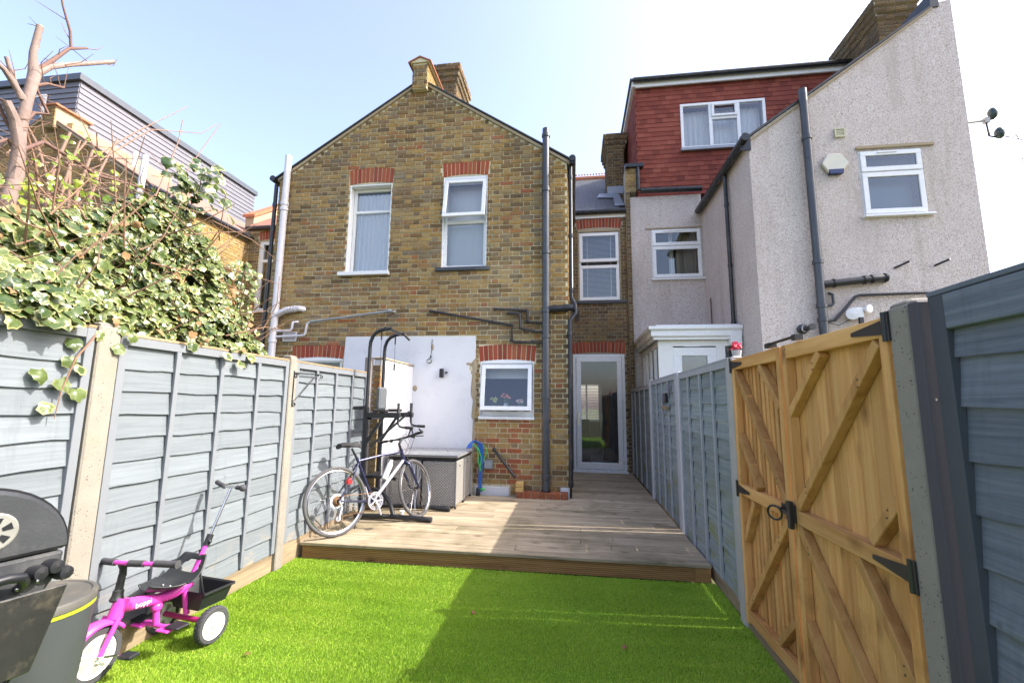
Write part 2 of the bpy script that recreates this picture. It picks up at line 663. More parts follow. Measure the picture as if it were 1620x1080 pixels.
def stock_tint(u, z):
    r = R.random()
    big = mnoise.noise(Vector((u * 0.6, z * 0.6, 3.1)))
    if r < 0.15: return R.uniform(0.0, 0.14)
    if r < 0.90: return min(0.66, max(0.1, R.gauss(0.43 + big * 0.2, 0.16)))
    if r < 0.985: return R.uniform(0.66, 0.75)
    return R.uniform(0.75, 0.82)


def slab_x(mb, x0, x1, z0, z1, y0, y1, holes):
    """wall in the XZ plane as boxes round rectangular holes (x0,x1,z0,z1)"""
    xs = sorted({x0, x1, *[h[0] for h in holes], *[h[1] for h in holes]})
    xs = [x for x in xs if x0 <= x <= x1]
    for a, b in zip(xs, xs[1:]):
        m = (a + b) / 2
        cuts = sorted((h[2], h[3]) for h in holes if h[0] <= m <= h[1])
        z = z0
        for c, d in cuts:
            if c > z: mb.box(a, b, y0, y1, z, c)
            z = max(z, d)
        if z < z1: mb.box(a, b, y0, y1, z, z1)


def arch(house, x0, x1, zb, zt, y, n, rise=0.035, tint=(0.80, 0.98), mt=None):
    """flat-ish arch of red bricks on end, front at y"""
    w = (x1 - x0) / n
    xm = (x0 + x1) / 2
    for i in range(n):
        mb = MB()
        a = x0 + i * w; b = a + w
        fan = 0.05
        top = lambda x: xm + (x - xm) * (1 + fan)
        rz = lambda x: rise * (1 - ((x - xm) / ((x1 - x0) / 2)) ** 2)
        g = 0.0065
        a1, b1 = a + g, b - g
        p = R.uniform(0.005, 0.009)
        q = [(a1, y - p, zb + rz(a1)), (b1, y - p, zb + rz(b1)), (b1, y + 0.04, zb + rz(b1)), (a1, y + 0.04, zb + rz(a1)),
             (top(a1), y - p, zt + rz(a1)), (top(b1), y - p, zt + rz(b1)), (top(b1), y + 0.04, zt + rz(b1)), (top(a1), y + 0.04, zt + rz(a1))]
        mb.hexa(q, R.uniform(*tint))
        mb.build('arch_brick', M_REDBR, house)


def frame(mb, x0, x1, z0, z1, y0, y1, w, wb=None):
    wb = wb or w
    mb.box(x0, x1, y0, y1, z0, z0 + wb)
    mb.box(x0, x1, y0, y1, z1 - w, z1)
    mb.box(x0, x0 + w, y0, y1, z0 + wb, z1 - w)
    mb.box(x1 - w, x1, y0, y1, z0 + wb, z1 - w)


def tilt(mb, ang, x_ax, y, z):
    """open a top-hung sash: turn everything collected about the X-direction line (y,z)"""
    c, s = math.cos(ang), math.sin(ang)
    mb.v = [(p[0], y + (p[1] - y) * c + (p[2] - z) * s, z - (p[1] - y) * s + (p[2] - z) * c) for p in mb.v]


def sheet(x0, x1, z0, z1, y, amp=0.02, folds=10, n=60, seed=1, gather=0.0):
    r = random.Random(seed)
    mb = MB(); vs = []; fs = []
    ph = r.uniform(0, 6)
    for i in range(n + 1):
        t = i / n
        for j, z in enumerate((z1, (z0 + z1) / 2, z0)):
            a = amp * (0.6 + 0.25 * j)
            x = x0 + (x1 - x0) * t
            if gather: x = x0 + (x1 - x0) * t * (1 - gather * j / 2)
            yy = y + a * math.sin(t * folds * 6.283 + ph) + a * 0.5 * math.sin(t * folds * 2.1 * 6.283 + ph * 2 + j * 0.4)
            vs.append((x, yy, z))
    for i in range(n):
        for j in range(2):
            a = i * 3 + j
            fs.append((a, a + 1, a + 4, a + 3))
    return mb.add(vs, fs)


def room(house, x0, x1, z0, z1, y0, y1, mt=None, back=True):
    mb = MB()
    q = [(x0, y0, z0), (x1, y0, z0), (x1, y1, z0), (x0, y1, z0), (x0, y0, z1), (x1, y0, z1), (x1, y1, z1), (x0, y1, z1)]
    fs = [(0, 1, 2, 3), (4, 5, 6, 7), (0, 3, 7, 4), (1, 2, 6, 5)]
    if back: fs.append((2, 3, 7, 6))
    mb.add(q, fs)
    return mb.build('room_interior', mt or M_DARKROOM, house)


def pane(win, x0, x1, z0, z1, y, til=None):
    mb = MB().add([(x0 - 0.006, y, z0 - 0.006), (x1 + 0.006, y, z0 - 0.006), (x1 + 0.006, y, z1 + 0.006), (x0 - 0.006, y, z1 + 0.006)], [(0, 1, 2, 3)])
    if til: tilt(mb, *til)
    return mb.build('pane', M_GLASS, win)


def sash(win, x0, x1, z0, z1, y, w=0.05, til=None, mt=None, glass=True):
    mb = MB()
    frame(mb, x0, x1, z0, z1, y, y + 0.045, w)
    if til: tilt(mb, *til)
    mb.build('sash', mt or M_PVC, win, bevel=0.004)
    if glass: pane(win, x0 + w, x1 - w, z0 + w, z1 - w, y + 0.02, til)


# ------------------------------------------------------------------ ground
def ground_mat():
    n = NT('garden_earth')
    p = n.pos()
    c = n.mix(n.noise(p, 1.5, 6, 0.7), (0.07, 0.055, 0.035), (0.10, 0.12, 0.045))
    return n.fin(c, 0.95, n.bump(n.noise(p, 20, 5), 0.8, 0.02), 0, 0.2)


struct(MB().add([(-120, -90, -0.03), (120, -90, -0.03), (120, 200, -0.03), (-120, 200, -0.03)], [(0, 1, 2, 3)]).build('ground', ground_mat()))


def turf_base():
    n = NT('turf_backing')
    p = n.pos()
    c = n.mix(n.noise(p, 60, 4), (0.098, 0.182, 0.020), (0.196, 0.322, 0.034))
    return n.fin(c, 0.9, n.bump(n.noise(p, 200, 3), 0.8, 0.01), 0, 0.1)


struct(MB().box(-2.69, 1.20, -2.5, 4.22, -0.05, 0.0).build('lawn', turf_base()))


def grass_mat():
    n = NT('artificial_turf_blade')
    p = n.pos()
    t = n.attr('tint')
    c = n.ramp(t, [(0, (0.165, 0.290, 0.025)), (0.5, (0.300, 0.497, 0.042)), (0.85, (0.420, 0.621, 0.063)), (1, (0.540, 0.607, 0.126))])
    big = n.noise(p, 1.6, 5, 0.6)
    c = n.mix(n.ramp(big, [(0.35, 0.0), (0.7, 0.35)]), c, (0.405, 0.513, 0.058))
    n.fin(c, 0.55, None, 0, 0.3)
    tl = n.n('ShaderNodeBsdfTranslucent'); n.l(c, tl.inputs[0])
    mx = n.n('ShaderNodeMixShader'); mx.inputs[0].default_value = 0.3
    n.l(n.p.outputs[0], mx.inputs[1]); n.l(tl.outputs[0], mx.inputs[2])
    n.l(mx.outputs[0], n.out.inputs[0])
    return n.m


def blades(cnt, x0, x1, y0, y1, seed, h=(0.010, 0.021), wmul=1.0):
    g = np.random.default_rng(seed)
    x = g.uniform(x0, x1, cnt); y = g.uniform(y0, y1, cnt)
    # tufts: pull to grid rows a little, combed towards +X
    a = g.uniform(0, 2 * np.pi, cnt)
    hh = g.uniform(h[0], h[1], cnt) * (0.85 + 0.25 * np.sin(x * 3.1 + y * 1.7) * np.sin(y * 5.3))
    w = g.uniform(0.0011, 0.0019, cnt) * (1 + 0.22 * (y - 2)) * wmul
    lean = g.uniform(0.1, 0.9, cnt) * hh
    la = g.normal(0.6, 1.1, cnt) + 1.1 * np.sin(x * 1.3 + 0.5) * np.cos(y * 1.9)
    dx, dy = np.cos(a) * w, np.sin(a) * w
    lx, ly = np.cos(la) * lean, np.sin(la) * lean
    V = np.zeros((cnt, 5, 3))
    V[:, 0] = np.stack([x - dx, y - dy, np.zeros(cnt)], 1)
    V[:, 1] = np.stack([x + dx, y + dy, np.zeros(cnt)], 1)
    V[:, 2] = np.stack([x + dx * .9 + lx * .35, y + dy * .9 + ly * .35, hh * .62], 1)
    V[:, 3] = np.stack([x - dx * .9 + lx * .35, y - dy * .9 + ly * .35, hh * .62], 1)
    V[:, 4] = np.stack([x + lx, y + ly, hh], 1)
    me = bpy.data.meshes.new('grass_blades')
    me.vertices.add(cnt * 5)
    me.vertices.foreach_set('co', V.reshape(-1))
    base = (np.arange(cnt) * 5)[:, None]
    loops = np.concatenate([base + np.array([0, 1, 2, 3]), base + np.array([3, 2, 4])], 1).reshape(-1)
    me.loops.add(cnt * 7)
    me.loops.foreach_set('vertex_index', loops.astype(np.int32))
    me.polygons.add(cnt * 2)
    st = (np.arange(cnt) * 7)[:, None] + np.array([0, 4])
    me.polygons.foreach_set('loop_start', st.reshape(-1).astype(np.int32))
    me.update(calc_edges=True)
    pt = 0.16 * np.sin(x * 2.3 + 1.1 * np.sin(y * 3.7)) * np.sin(y * 2.9 + np.sin(x * 4.1)) + 0.10 * np.sin(y * 26) * np.sin(x * 0.7) 
    t = np.repeat(np.clip(pt + g.beta(2.2, 2.2, cnt) + np.where(g.random(cnt) < 0.05, 0.6, 0), 0, 1), 2)
    at = me.attributes.new('tint', 'FLOAT', 'FACE')
    at.data.foreach_set('value', t)
    me.materials.append(M_GRASS)
    ob = bpy.data.objects.new('grass_blades', me)
    COL.objects.link(ob)
    tag(ob, 'short bright green artificial grass covering the lawn in front of the deck', 'artificial grass', kind='stuff')
    return ob


M_GRASS = grass_mat()
blades(425000, -2.68, 1.185, 1.95, 4.215, 3, wmul=0.85)

# ------------------------------------------------------------------ decking
M_DECK = wood('weathered_decking', [(0.25, (0.188, 0.143, 0.095)), (0.45, (0.339, 0.268, 0.179)), (0.6, (0.441, 0.361, 0.248)), (0.8, (0.516, 0.433, 0.315))], 0, 0.75,
              knots=(0.07, 0.045, 0.025), bstr=0.35, stain=((0.10, 0.095, 0.04), 1.3, 0.5, 0.55), grain=0.7)
M_RISER = wood('grooved_riser_timber', [(0.25, (0.17, 0.085, 0.03)), (0.5, (0.30, 0.165, 0.06)), (0.8, (0.40, 0.24, 0.10))], 0, 0.7,
               knots=(0.07, 0.035, 0.015), bstr=0.4)
deck = thing('decking', None, None, (-0.76, 4.25, 0.0))
struct(deck)
DZ = 0.15
y = 4.235; k = 0
while y < 9.40:
    w = 0.137 if k else 0.118
    x0 = -2.655 if y < 6.75 else -0.035
    x1 = 1.165
    if y < 6.6:
        js = [R.uniform(-1.4, 0.4)] if k % 2 else [R.uniform(-0.6, 0.9)]
        segs = [(x0, js[0]), (js[0] + 0.004, x1)]
        if k in (0, 7): segs = [(x0, x1)]
    else:
        segs = [(x0, x1)]
    for a, b in segs:
        mb = MB().box(a, b, y, min(y + w, 9.40), DZ - 0.028, DZ + R.uniform(-0.0012, 0.0012), R.random())
        mb.build('deck_board', M_DECK, deck, bevel=0.003)
    y += w + 0.006; k += 1
mb = MB()
for yy in np.arange(4.6, 9.3, 0.6):
    mb.box(-2.6 if yy < 6.7 else -0.03, 1.10, yy, yy + 0.05, 0.0, DZ - 0.03)
mb.build('joist', M_RISER, deck)
mb = MB()
nr = 7
for i in range(nr):
    z0 = 0.004 + i * (0.114 / nr)
    mb.box(-2.64, 1.15, 4.252, 4.268, z0, z0 + 0.0115, 0.4)
mb.box(-2.64, 1.15, 4.262, 4.28, 0.0, 0.121, 0.5)
mb.build('riser_board', M_RISER, deck)
MB().box(1.03, 1.16, 4.243, 4.251, 0.003, 0.12, 0.8).build('riser_end_board', M_RISER, deck)

# ------------------------------------------------------------------ main brick house
FY = 6.85
house = thing('brick_house', 'brown stock brick gabled house with white painted patch and black drainpipes', 'house', (-2.6, 6.9, 0))
XL, XR = -5.20, -0.07
W0 = (-4.67, -3.78, 1.2, 2.22)
W1 = (-3.84, -3.07, 3.69, 5.28)
W2 = (-2.15, -1.39, 3.72, 5.32)
W3 = (-1.45, -0.60, 1.30, 2.17)
EAVE, APEX, XA = 5.43, 7.12, -2.62
mb = MB()
slab_x(mb, XL, XR, 0.0, EAVE, FY, FY + 0.24, [W0, W1, W2, W3])
mb.prism([(XL, FY, EAVE), (XR, FY, EAVE), (XA, FY, APEX)], (0, 0.24, 0))
mb.build('wall', M_MORTAR, house)
PATCH = (-3.74, -1.53, 0.15, 2.58)
ARCHES = [(-3.87, -3.05, 5.28, 5.56), (-2.18, -1.36, 5.32, 5.585), (-1.48, -0.57, 2.17, 2.43), (-4.69, -3.76, 2.22, 2.46)]


def gspan(z):
    if z < EAVE: return (XL, XR)
    f = (z - EAVE) / (APEX - EAVE)
    if f > 0.97: return None
    return (XL + (XA - XL) * f + 0.02, XR + (XA - XR) * f - 0.02)


def front_tint(u, z):
    if -1.5 < u < -0.62 and 0.86 < z < 1.28:
        return R.choice([R.uniform(0.74, 0.86), R.uniform(0.36, 0.5), R.uniform(0.72, 0.8), R.uniform(0.2, 0.35)])
    if -1.5 < u < -0.5 and 0.3 < z < 0.86 and R.random() < 0.22:
        return R.uniform(0.74, 0.92)
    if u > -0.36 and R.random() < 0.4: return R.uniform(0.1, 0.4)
    return stock_tint(u, z)


hb = Heap(house, 'brick', M_BRICK, 'brickwork')
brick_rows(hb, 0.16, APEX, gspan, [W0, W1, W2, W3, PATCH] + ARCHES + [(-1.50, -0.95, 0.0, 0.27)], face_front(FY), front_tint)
# return wall facing the alley, and the short length of wall at its foot
mb = MB().box(XR - 0.235, XR, FY + 0.243, 9.45, 0.0, EAVE + 0.1)
mb.build('side_wall', M_MORTAR, house)
brick_rows(hb, 0.16, EAVE, lambda z: (FY + 0.25, 9.44), [], face_right(XR), stock_tint, vis=0.0)
# quoin edge of the front wall, header faces seen from the alley
brick_rows(hb, 0.16, EAVE, lambda z: (FY + 0.01, FY + 0.25), [], face_right(XR), stock_tint, vis=0.0)
MB().box(XL, XL + 0.235, FY + 0.243, 9.45, 0, EAVE).build('side_wall', M_MORTAR, house)
# recessed wall at the end of the alley
RY = 9.45
D1 = (-0.0, 1.07, 0.15, 2.57)
W4 = (0.13, 1.04, 3.72, 5.33)
mb = MB()
slab_x(mb, XR + 0.003, 1.17, 0.0, 5.68, RY, RY + 0.24, [D1, W4])
mb.build('rear_wall', M_MORTAR_D, house)
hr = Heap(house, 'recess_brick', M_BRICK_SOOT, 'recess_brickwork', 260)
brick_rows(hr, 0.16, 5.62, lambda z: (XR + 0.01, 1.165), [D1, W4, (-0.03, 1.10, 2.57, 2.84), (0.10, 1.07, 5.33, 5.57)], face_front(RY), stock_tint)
hr.emit()
# brick nib of the party wall
mb = MB().box(1.171, 1.262, 9.36, RY + 0.24, 0, 6.12)
mb.build('party_wall', M_MORTAR_D, house)
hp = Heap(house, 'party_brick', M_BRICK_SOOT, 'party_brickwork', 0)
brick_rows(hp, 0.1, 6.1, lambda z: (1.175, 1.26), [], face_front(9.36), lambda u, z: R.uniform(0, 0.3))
hp.emit()

arch(house, -3.85, -3.06, 5.275, 5.545, FY, 11)
arch(house, -2.16, -1.38, 5.315, 5.565, FY, 11)
arch(house, -1.465, -0.585, 2.165, 2.405, FY, 12)
arch(house, -4.68, -3.77, 2.215, 2.435, FY, 12)
arch(house, -0.01, 1.085, 2.575, 2.81, RY, 15, tint=(0.86, 1.0), mt=M_BRICK)
arch(house, 0.11, 1.06, 5.335, 5.545, RY, 14, tint=(0.86, 1.0), mt=M_BRICK)

# white rendered patch with a broken right-hand edge
mb = MB()
poly = [(-3.79, 0.13), (-1.55, 0.13), (-1.56, 0.9), (-1.545, 1.25), (-1.575, 1.3), (-1.55, 1.55), (-1.60, 1.66), (-1.585, 1.95), (-1.63, 2.05), (-1.60, 2.14),
        (-1.525, 2.22), (-1.53, 2.57), (-2.2, 2.575), (-2.9, 2.58), (-3.74, 2.585), (-3.76, 2.0), (-3.80, 1.6)]
poly = [(x + (R.uniform(-0.006, 0.006) if 0.2 < z < 2.5 else 0), z) for x, z in poly]
mb.prism([(x, FY - 0.024, z) for x, z in poly], (0, 0.02, 0))
mb.build('white_render_patch', M_PATCH, house, bevel=0.006)
# bare mortar smear round the edge of the patch, holes
mb = MB()
for z in np.arange(0.9, 2.3, 0.07):
    mb.ball((-1.55 + R.uniform(-0.02, 0.02), FY - 0.006, z), R.uniform(0.05, 0.07), 9, 5, sc=(0.7, 0.12, 1.3))
mb.build('mortar_smear', M_VERGE, house, smooth=True)
for a, b, c in (((-1.63, FY - 0.02, 2.13), 0.045, (1.3, 0.2, 0.6)), ((-2.505, FY - 0.02, 1.74), 0.05, (0.9, 0.2, 1.1)), ((-2.24, FY - 0.02, 2.40), 0.035, (0.8, 0.3, 1.8))):
    MB().ball(a, b, 9, 5, sc=c).build('mortar_smear', M_VERGE, house, smooth=True)
# white base slab and corner block
MB().box(-1.50, -0.97, FY - 0.02, FY + 0.1, 0.13, 0.27).build('painted_plinth', M_PATCH, house, bevel=0.005)
MB().box(-0.2, -0.065, FY - 0.03, FY + 0.1, 0.13, 0.29).build('painted_plinth', M_PATCH, house, bevel=0.005)

# verges and roof of the outrigger
def sloped(mb, a, b, y0, y1, th, t=0.5):
    (xa, za), (xb, zb) = a, b
    mb.hexa([(xa, y0, za), (xb, y0, zb), (xb, y1, zb), (xa, y1, za), (xa, y0, za + th), (xb, y0, zb + th), (xb, y1, zb + th), (xa, y1, za + th)], t)


mb = MB()
sloped(mb, (XL - 0.04, EAVE - 0.02), (XA, APEX), FY - 0.035, FY + 0.1, 0.05)
sloped(mb, (XA, APEX), (XR + 0.04, EAVE - 0.02), FY - 0.035, FY + 0.1, 0.05)
mb.build('verge', M_VERGE, house)
mb = MB()
sloped(mb, (XL - 0.13, EAVE + 0.0), (XA, APEX + 0.053), FY - 0.055, 10.6, 0.022)
sloped(mb, (XA, APEX + 0.053), (XR + 0.13, EAVE + 0.0), FY - 0.055, 10.6, 0.022)
mb.build('roof', M_SLATE, house)
# little capped pier on the apex, running back as the party parapet
hq = Heap(house, 'parapet_brick', M_BRICK, 'parapet_brickwork', 60)
mb = MB().box(-2.75, -2.49, FY - 0.10, FY + 0.55, 6.95, 7.44)
mb.build('parapet_core', M_MORTAR, house)
brick_rows(hq, 6.96, 7.42, lambda z: (-2.755, -2.485), [], face_front(FY - 0.10), stock_tint)
brick_rows(hq, 7.0, 7.42, lambda z: (FY - 0.1, FY + 0.55), [], face_right(-2.49), lambda u, z: R.uniform(0.3, 0.5))
brick_rows(hq, 7.0, 7.42, lambda z: (-FY - 0.55, -FY + 0.1), [], face_left(-2.75), stock_tint)
M_TERRA = plain('terracotta_tile', (0.42, 0.15, 0.07), 0.8, var=0.3, bump=0.3, dirt=((0.2, 0.16, 0.11), 0.5))
mb = MB()
mb.prism([(-2.80, FY - 0.13, 7.44), (-2.44, FY - 0.13, 7.44), (-2.62, FY - 0.13, 7.53)], (0, 0.72, 0))
mb.build('parapet_core', M_MORTAR, house)
mb = MB()
sloped(mb, (-2.83, 7.43), (-2.62, 7.535), FY - 0.15, FY + 0.6, 0.02)
sloped(mb, (-2.62, 7.535), (-2.41, 7.43), FY - 0.15, FY + 0.6, 0.02)
mb.build('ridge_cap', M_TERRA, house)


def chimney(hs, x0, x1, y0, y1, z0, z1, left=True, right=True, n_ind=120, tint=stock_tint):
    c = Heap(hs, 'chimney_brick', M_BRICK_SOOT, 'chimney_brickwork', n_ind)
    steps = [(z0, z1 - 0.42, 0.0), (z1 - 0.42, z1 - 0.30, 0.035), (z1 - 0.30, z1 - 0.18, 0.07), (z1 - 0.18, z1 - 0.06, 0.10), (z1 - 0.06, z1, 0.05)]
    mb = MB()
    for a, b, e in steps:
        mb.box(x0 - e, x1 + e, y0 - e, y1 + e, a, b)
        if b - a < 0.07: continue
        brick_rows(c, a + 0.004, b, lambda z: (x0 - e, x1 + e), [], face_front(y0 - e), tint)
        if right: brick_rows(c, a + 0.004, b, lambda z: (y0 - e, y1 + e), [], face_right(x1 + e), tint)
        if left: brick_rows(c, a + 0.004, b, lambda z: (-y1 - e, -y0 + e), [], face_left(x0 - e), tint)
    mb.build('chimney_stack', M_MORTAR_D, hs)
    c.emit()


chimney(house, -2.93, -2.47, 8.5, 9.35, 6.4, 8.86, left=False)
# main roof seen at the end of the alley
zr = lambda y: 5.74 + (y - 9.42) * 0.7
mb = MB()
mb.hexa([(-0.2, 9.38, zr(9.38)), (1.18, 9.38, zr(9.38)), (1.18, 13.5, zr(13.5)), (-0.2, 13.5, zr(13.5)),
         (-0.2, 9.38, zr(9.38) + .03), (1.18, 9.38, zr(9.38) + .03), (1.18, 13.5, zr(13.5) + .03), (-0.2, 13.5, zr(13.5) + .03)])
mb.build('main_roof', M_SLATE, house)
tpl_block('slate', 0.245, 0.012, 0.26, 0.002, 77)
hs_ = Heap(house, 'roof_slate', M_SLATE, 'roof_slates', 0)
ang = math.atan(0.7)
for i in range(24):
    yy = 9.36 + i * 0.175
    for k in range(6):
        x = -0.2 + (0.125 if i % 2 else 0) + k * 0.25
        if x > 1.0: continue
        m = Matrix.Translation((x, yy, zr(yy) + 0.045)) @ Matrix.Rotation(-(math.pi / 2 - ang) + 0.03, 4, 'X')
        hs_.add('slate', m, R.random())
hs_.emit()
MB().tube([(-0.25, 13.5, zr(13.5) + .06), (1.2, 13.5, zr(13.5) + .06)], 0.1, 10).build('ridge_tile', M_TERRA, house)
mb = MB()
for x in np.arange(-0.2, 1.15, 0.09): mb.ball((x, 13.42, zr(13.5) + 0.18), 0.03, 6, 4)
mb.build('ridge_cresting', M_TERRA, house)
# chimney on the party wall + flashing
chimney(house, 0.93, 1.33, 10.8, 11.7, 6.3, 8.42, right=False, n_ind=80, tint=lambda u, z: R.uniform(0, 0.35))
mb = MB()
mb.hexa([(0.62, 10.45, zr(10.45) + .09), (1.17, 10.3, zr(10.3) + .09), (1.17, 10.8, zr(10.8) + .10), (0.70, 10.8, zr(10.8) + .10),
         (0.62, 10.45, zr(10.45) + .10), (1.17, 10.3, zr(10.3) + .10), (1.17, 10.8, zr(10.8) + .11), (0.70, 10.8, zr(10.8) + .11)])
mb.hexa([(0.95, 9.5, zr(9.5) + .085), (1.165, 9.5, zr(9.5) + .085), (1.165, 10.3, zr(10.3) + .085), (1.0, 10.3, zr(10.3) + .085),
         (0.95, 9.5, zr(9.5) + .095), (1.165, 9.5, zr(9.5) + .095), (1.165, 10.3, zr(10.3) + .095), (1.0, 10.3, zr(10.3) + .095)])
mb.box(0.9, 1.3, 10.77, 10.79, zr(10.8) + .08, zr(10.8) + 0.28)
mb.build('lead_flashing', M_LEAD, house)
# gutter & fascia over the recess
MB().box(XR + 0.02, 1.165, RY - 0.03, RY - 0.005, 5.58, 5.66).build('fascia', M_WHITE, house)
MB().tube([(XR + 0.02, RY - 0.08, 5.70), (1.165, RY - 0.08, 5.70)], 0.058, 10).build('gutter', M_GUTTER, house)


def lace(win, x0, x1, z0, z1, y, seed, folds=9):
    return sheet(x0, x1, z0, z1, y, 0.018, folds, 72, seed).build('curtain', M_CURTAIN, win, smooth=True)


# upper left timber window
x0, x1, z0, z1 = W1
mb = MB()
mb.box(x0, x0 + 0.016, FY - 0.004, FY + 0.13, z0, z1)
mb.box(x1 - 0.016, x1, FY - 0.004, FY + 0.13, z0, z1)
mb.box(x0, x1, FY + 0.006, FY + 0.13, z1 - 0.03, z1 + 0.03)
frame(mb, x0 + 0.016, x1 - 0.016, z0, z1 - 0.03, FY + 0.13, FY + 0.2, 0.05)
w = mb.build('window', M_WHITE, house, bevel=0.003)
w['label'] = 'old white timber sash window with net curtains'
MB().box(x0 + 0.05, x1 - 0.05, FY + 0.125, FY + 0.175, 4.80, 4.845).build('transom', M_WHITE, w)
pane(w, x0 + 0.065, x1 - 0.065, 4.845, z1 - 0.08, FY + 0.16)
pane(w, x0 + 0.065, x1 - 0.065, z0 + 0.05, 4.80, FY + 0.15)
MB().box(x0 - 0.10, x1 + 0.03, FY - 0.08, FY + 0.13, z0 - 0.065, z0).build('sill', M_WHITE, w, bevel=0.006)
lace(w, x0 + 0.05, x1 - 0.05, z0 + 0.03, z1 - 0.12, FY + 0.185, 3, 8)
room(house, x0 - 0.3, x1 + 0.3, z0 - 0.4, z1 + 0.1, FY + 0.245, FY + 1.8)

# upper right window, top light hung open
x0, x1, z0, z1 = W2
mb = MB()
mb.box(x0, x0 + 0.016, FY - 0.004, FY + 0.09, z0, z1)
mb.box(x1 - 0.016, x1, FY - 0.004, FY + 0.09, z0, z1)
mb.box(x0, x1, FY + 0.006, FY + 0.09, z1 - 0.05, z1 + 0.03)
frame(mb, x0 + 0.016, x1 - 0.016, z0, z1 - 0.05, FY + 0.06, FY + 0.13, 0.05)
mb.box(x0 + 0.066, x1 - 0.066, FY + 0.06, FY + 0.13, 4.50, 4.56)
w = mb.build('window', M_PVC, house, bevel=0.003)
w['label'] = 'white window with its top light hung open'
sash(w, x0 + 0.02, x1 - 0.02, 4.545, z1 - 0.055, FY + 0.005, 0.062, til=(rad(11), 0, FY + 0.03, z1 - 0.06))
pane(w, x0 + 0.066, x1 - 0.066, z0 + 0.05, 4.50, FY + 0.085)
MB().box(x0 - 0.09, x1 + 0.06, FY - 0.05, FY + 0.06, z0 - 0.06, z0).build('sill', M_DKSILL, w, bevel=0.006)
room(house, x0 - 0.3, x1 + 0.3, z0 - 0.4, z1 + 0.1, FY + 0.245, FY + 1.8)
sheet(x0 + 0.03, x1 - 0.03, z0 + 0.02, z1 - 0.06, FY + 0.24, 0.002, 2, 10, 5).build('roller_blind', M_BLIND, w)

# kitchen window, hung open
x0, x1, z0, z1 = W3
mb = MB()
mb.box(x0, x0 + 0.016, FY - 0.004, FY + 0.05, z0, z1)
mb.box(x1 - 0.016, x1, FY - 0.004, FY + 0.05, z0, z1)
mb.box(x0, x1, FY - 0.002, FY + 0.05, z1 - 0.03, z1 + 0.03)
frame(mb, x0 + 0.016, x1 - 0.016, z0 + 0.02, z1 - 0.03, FY + 0.03, FY + 0.10, 0.045, 0.075)
w = mb.build('window', M_PVC, house, bevel=0.003)
w['label'] = 'white kitchen window hung open above the deck'
sash(w, x0 + 0.03, x1 - 0.03, z0 + 0.10, z1 - 0.06, FY - 0.03, 0.062, til=(rad(9), 0, FY, z1 - 0.06))
MB().box(x0 - 0.01, x1 + 0.01, FY - 0.045, FY + 0.03, z0 - 0.03, z0 + 0.018).build('sill', M_PVC, w, bevel=0.005)
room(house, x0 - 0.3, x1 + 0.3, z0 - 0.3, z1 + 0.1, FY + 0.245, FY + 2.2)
sheet(x0 + 0.03, x1 - 0.03, z1 - 0.26, z1 - 0.06, FY + 0.22, 0.002, 2, 10, 6).build('roller_blind', M_BLIND, w)
MB().box(x0, x1, FY + 0.10, FY + 0.24, z0 - 0.02, z0 + 0.02).build('inner_sill', M_WHITE, w)

# vases on the kitchen sill
def vase(x, z, h, label, col, cols):
    t = thing('flower_vase', label, 'vase', (x, FY + 0.17, z))
    MB().lathe((x, FY + 0.17, z), (0, 0, 1), [(0.0, 0), (0.045, 0), (0.055, h * 0.5), (0.035, h), (0.03, h), (0.03, h * 0.9)], 14).build('vase_body', plain(label[:14], col, 0.3), t, smooth=True)
    m2 = MB()
    for _ in range(9):
        a, b = R.uniform(0, 6.28), R.uniform(0.02, 0.09)
        p = Vector((x + math.cos(a) * b, FY + 0.17 + math.sin(a) * b * 0.4, z + h + R.uniform(0.05, 0.14)))
        m2.tube([(x, FY + 0.17, z + h * 0.8), p], 0.003, 5)
    m2.build('stem', plain('flower_stem', (0.08, 0.2, 0.04), 0.6), t)
    m3 = MB()
    for _ in range(9):
        a, b = R.uniform(0, 6.28), R.uniform(0.01, 0.08)
        m3.ball((x + math.cos(a) * b, FY + 0.17 + math.sin(a) * b * 0.4, z + h + R.uniform(0.08, 0.15)), 0.02, 7, 5)
    m3.build('petals', plain(label[:8] + '_petal', cols, 0.6), t)


vase(-1.26, 1.32, 0.14, 'pale green vase of small yellow flowers behind the kitchen window', (0.35, 0.45, 0.4), (0.6, 0.6, 0.2))
vase(-1.06, 1.32, 0.2, 'tall clear vase of coral flowers inside the kitchen window', (0.5, 0.52, 0.55), (0.75, 0.25, 0.18))
vase(-0.82, 1.32, 0.12, 'small white vase with pink blooms at the right of the kitchen window', (0.6, 0.6, 0.62), (0.75, 0.5, 0.5))

# window hidden mostly by the fence
x0, x1, z0, z1 = W0
mb = MB(); frame(mb, x0, x1, z0, z1, FY + 0.03, FY + 0.1, 0.06)
w = mb.build('window', M_PVC, house)
pane(w, x0 + 0.06, x1 - 0.06, z0 + 0.06, z1 - 0.06, FY + 0.06)
MB().box(x0, x1, FY - 0.003, FY + 0.03, z1 - 0.035, z1 + 0.03).build('head', M_WHITE, w)
room(house, x0 - 0.2, x1 + 0.2, z0 - 0.3, z1 + 0.1, FY + 0.245, FY + 1.6)

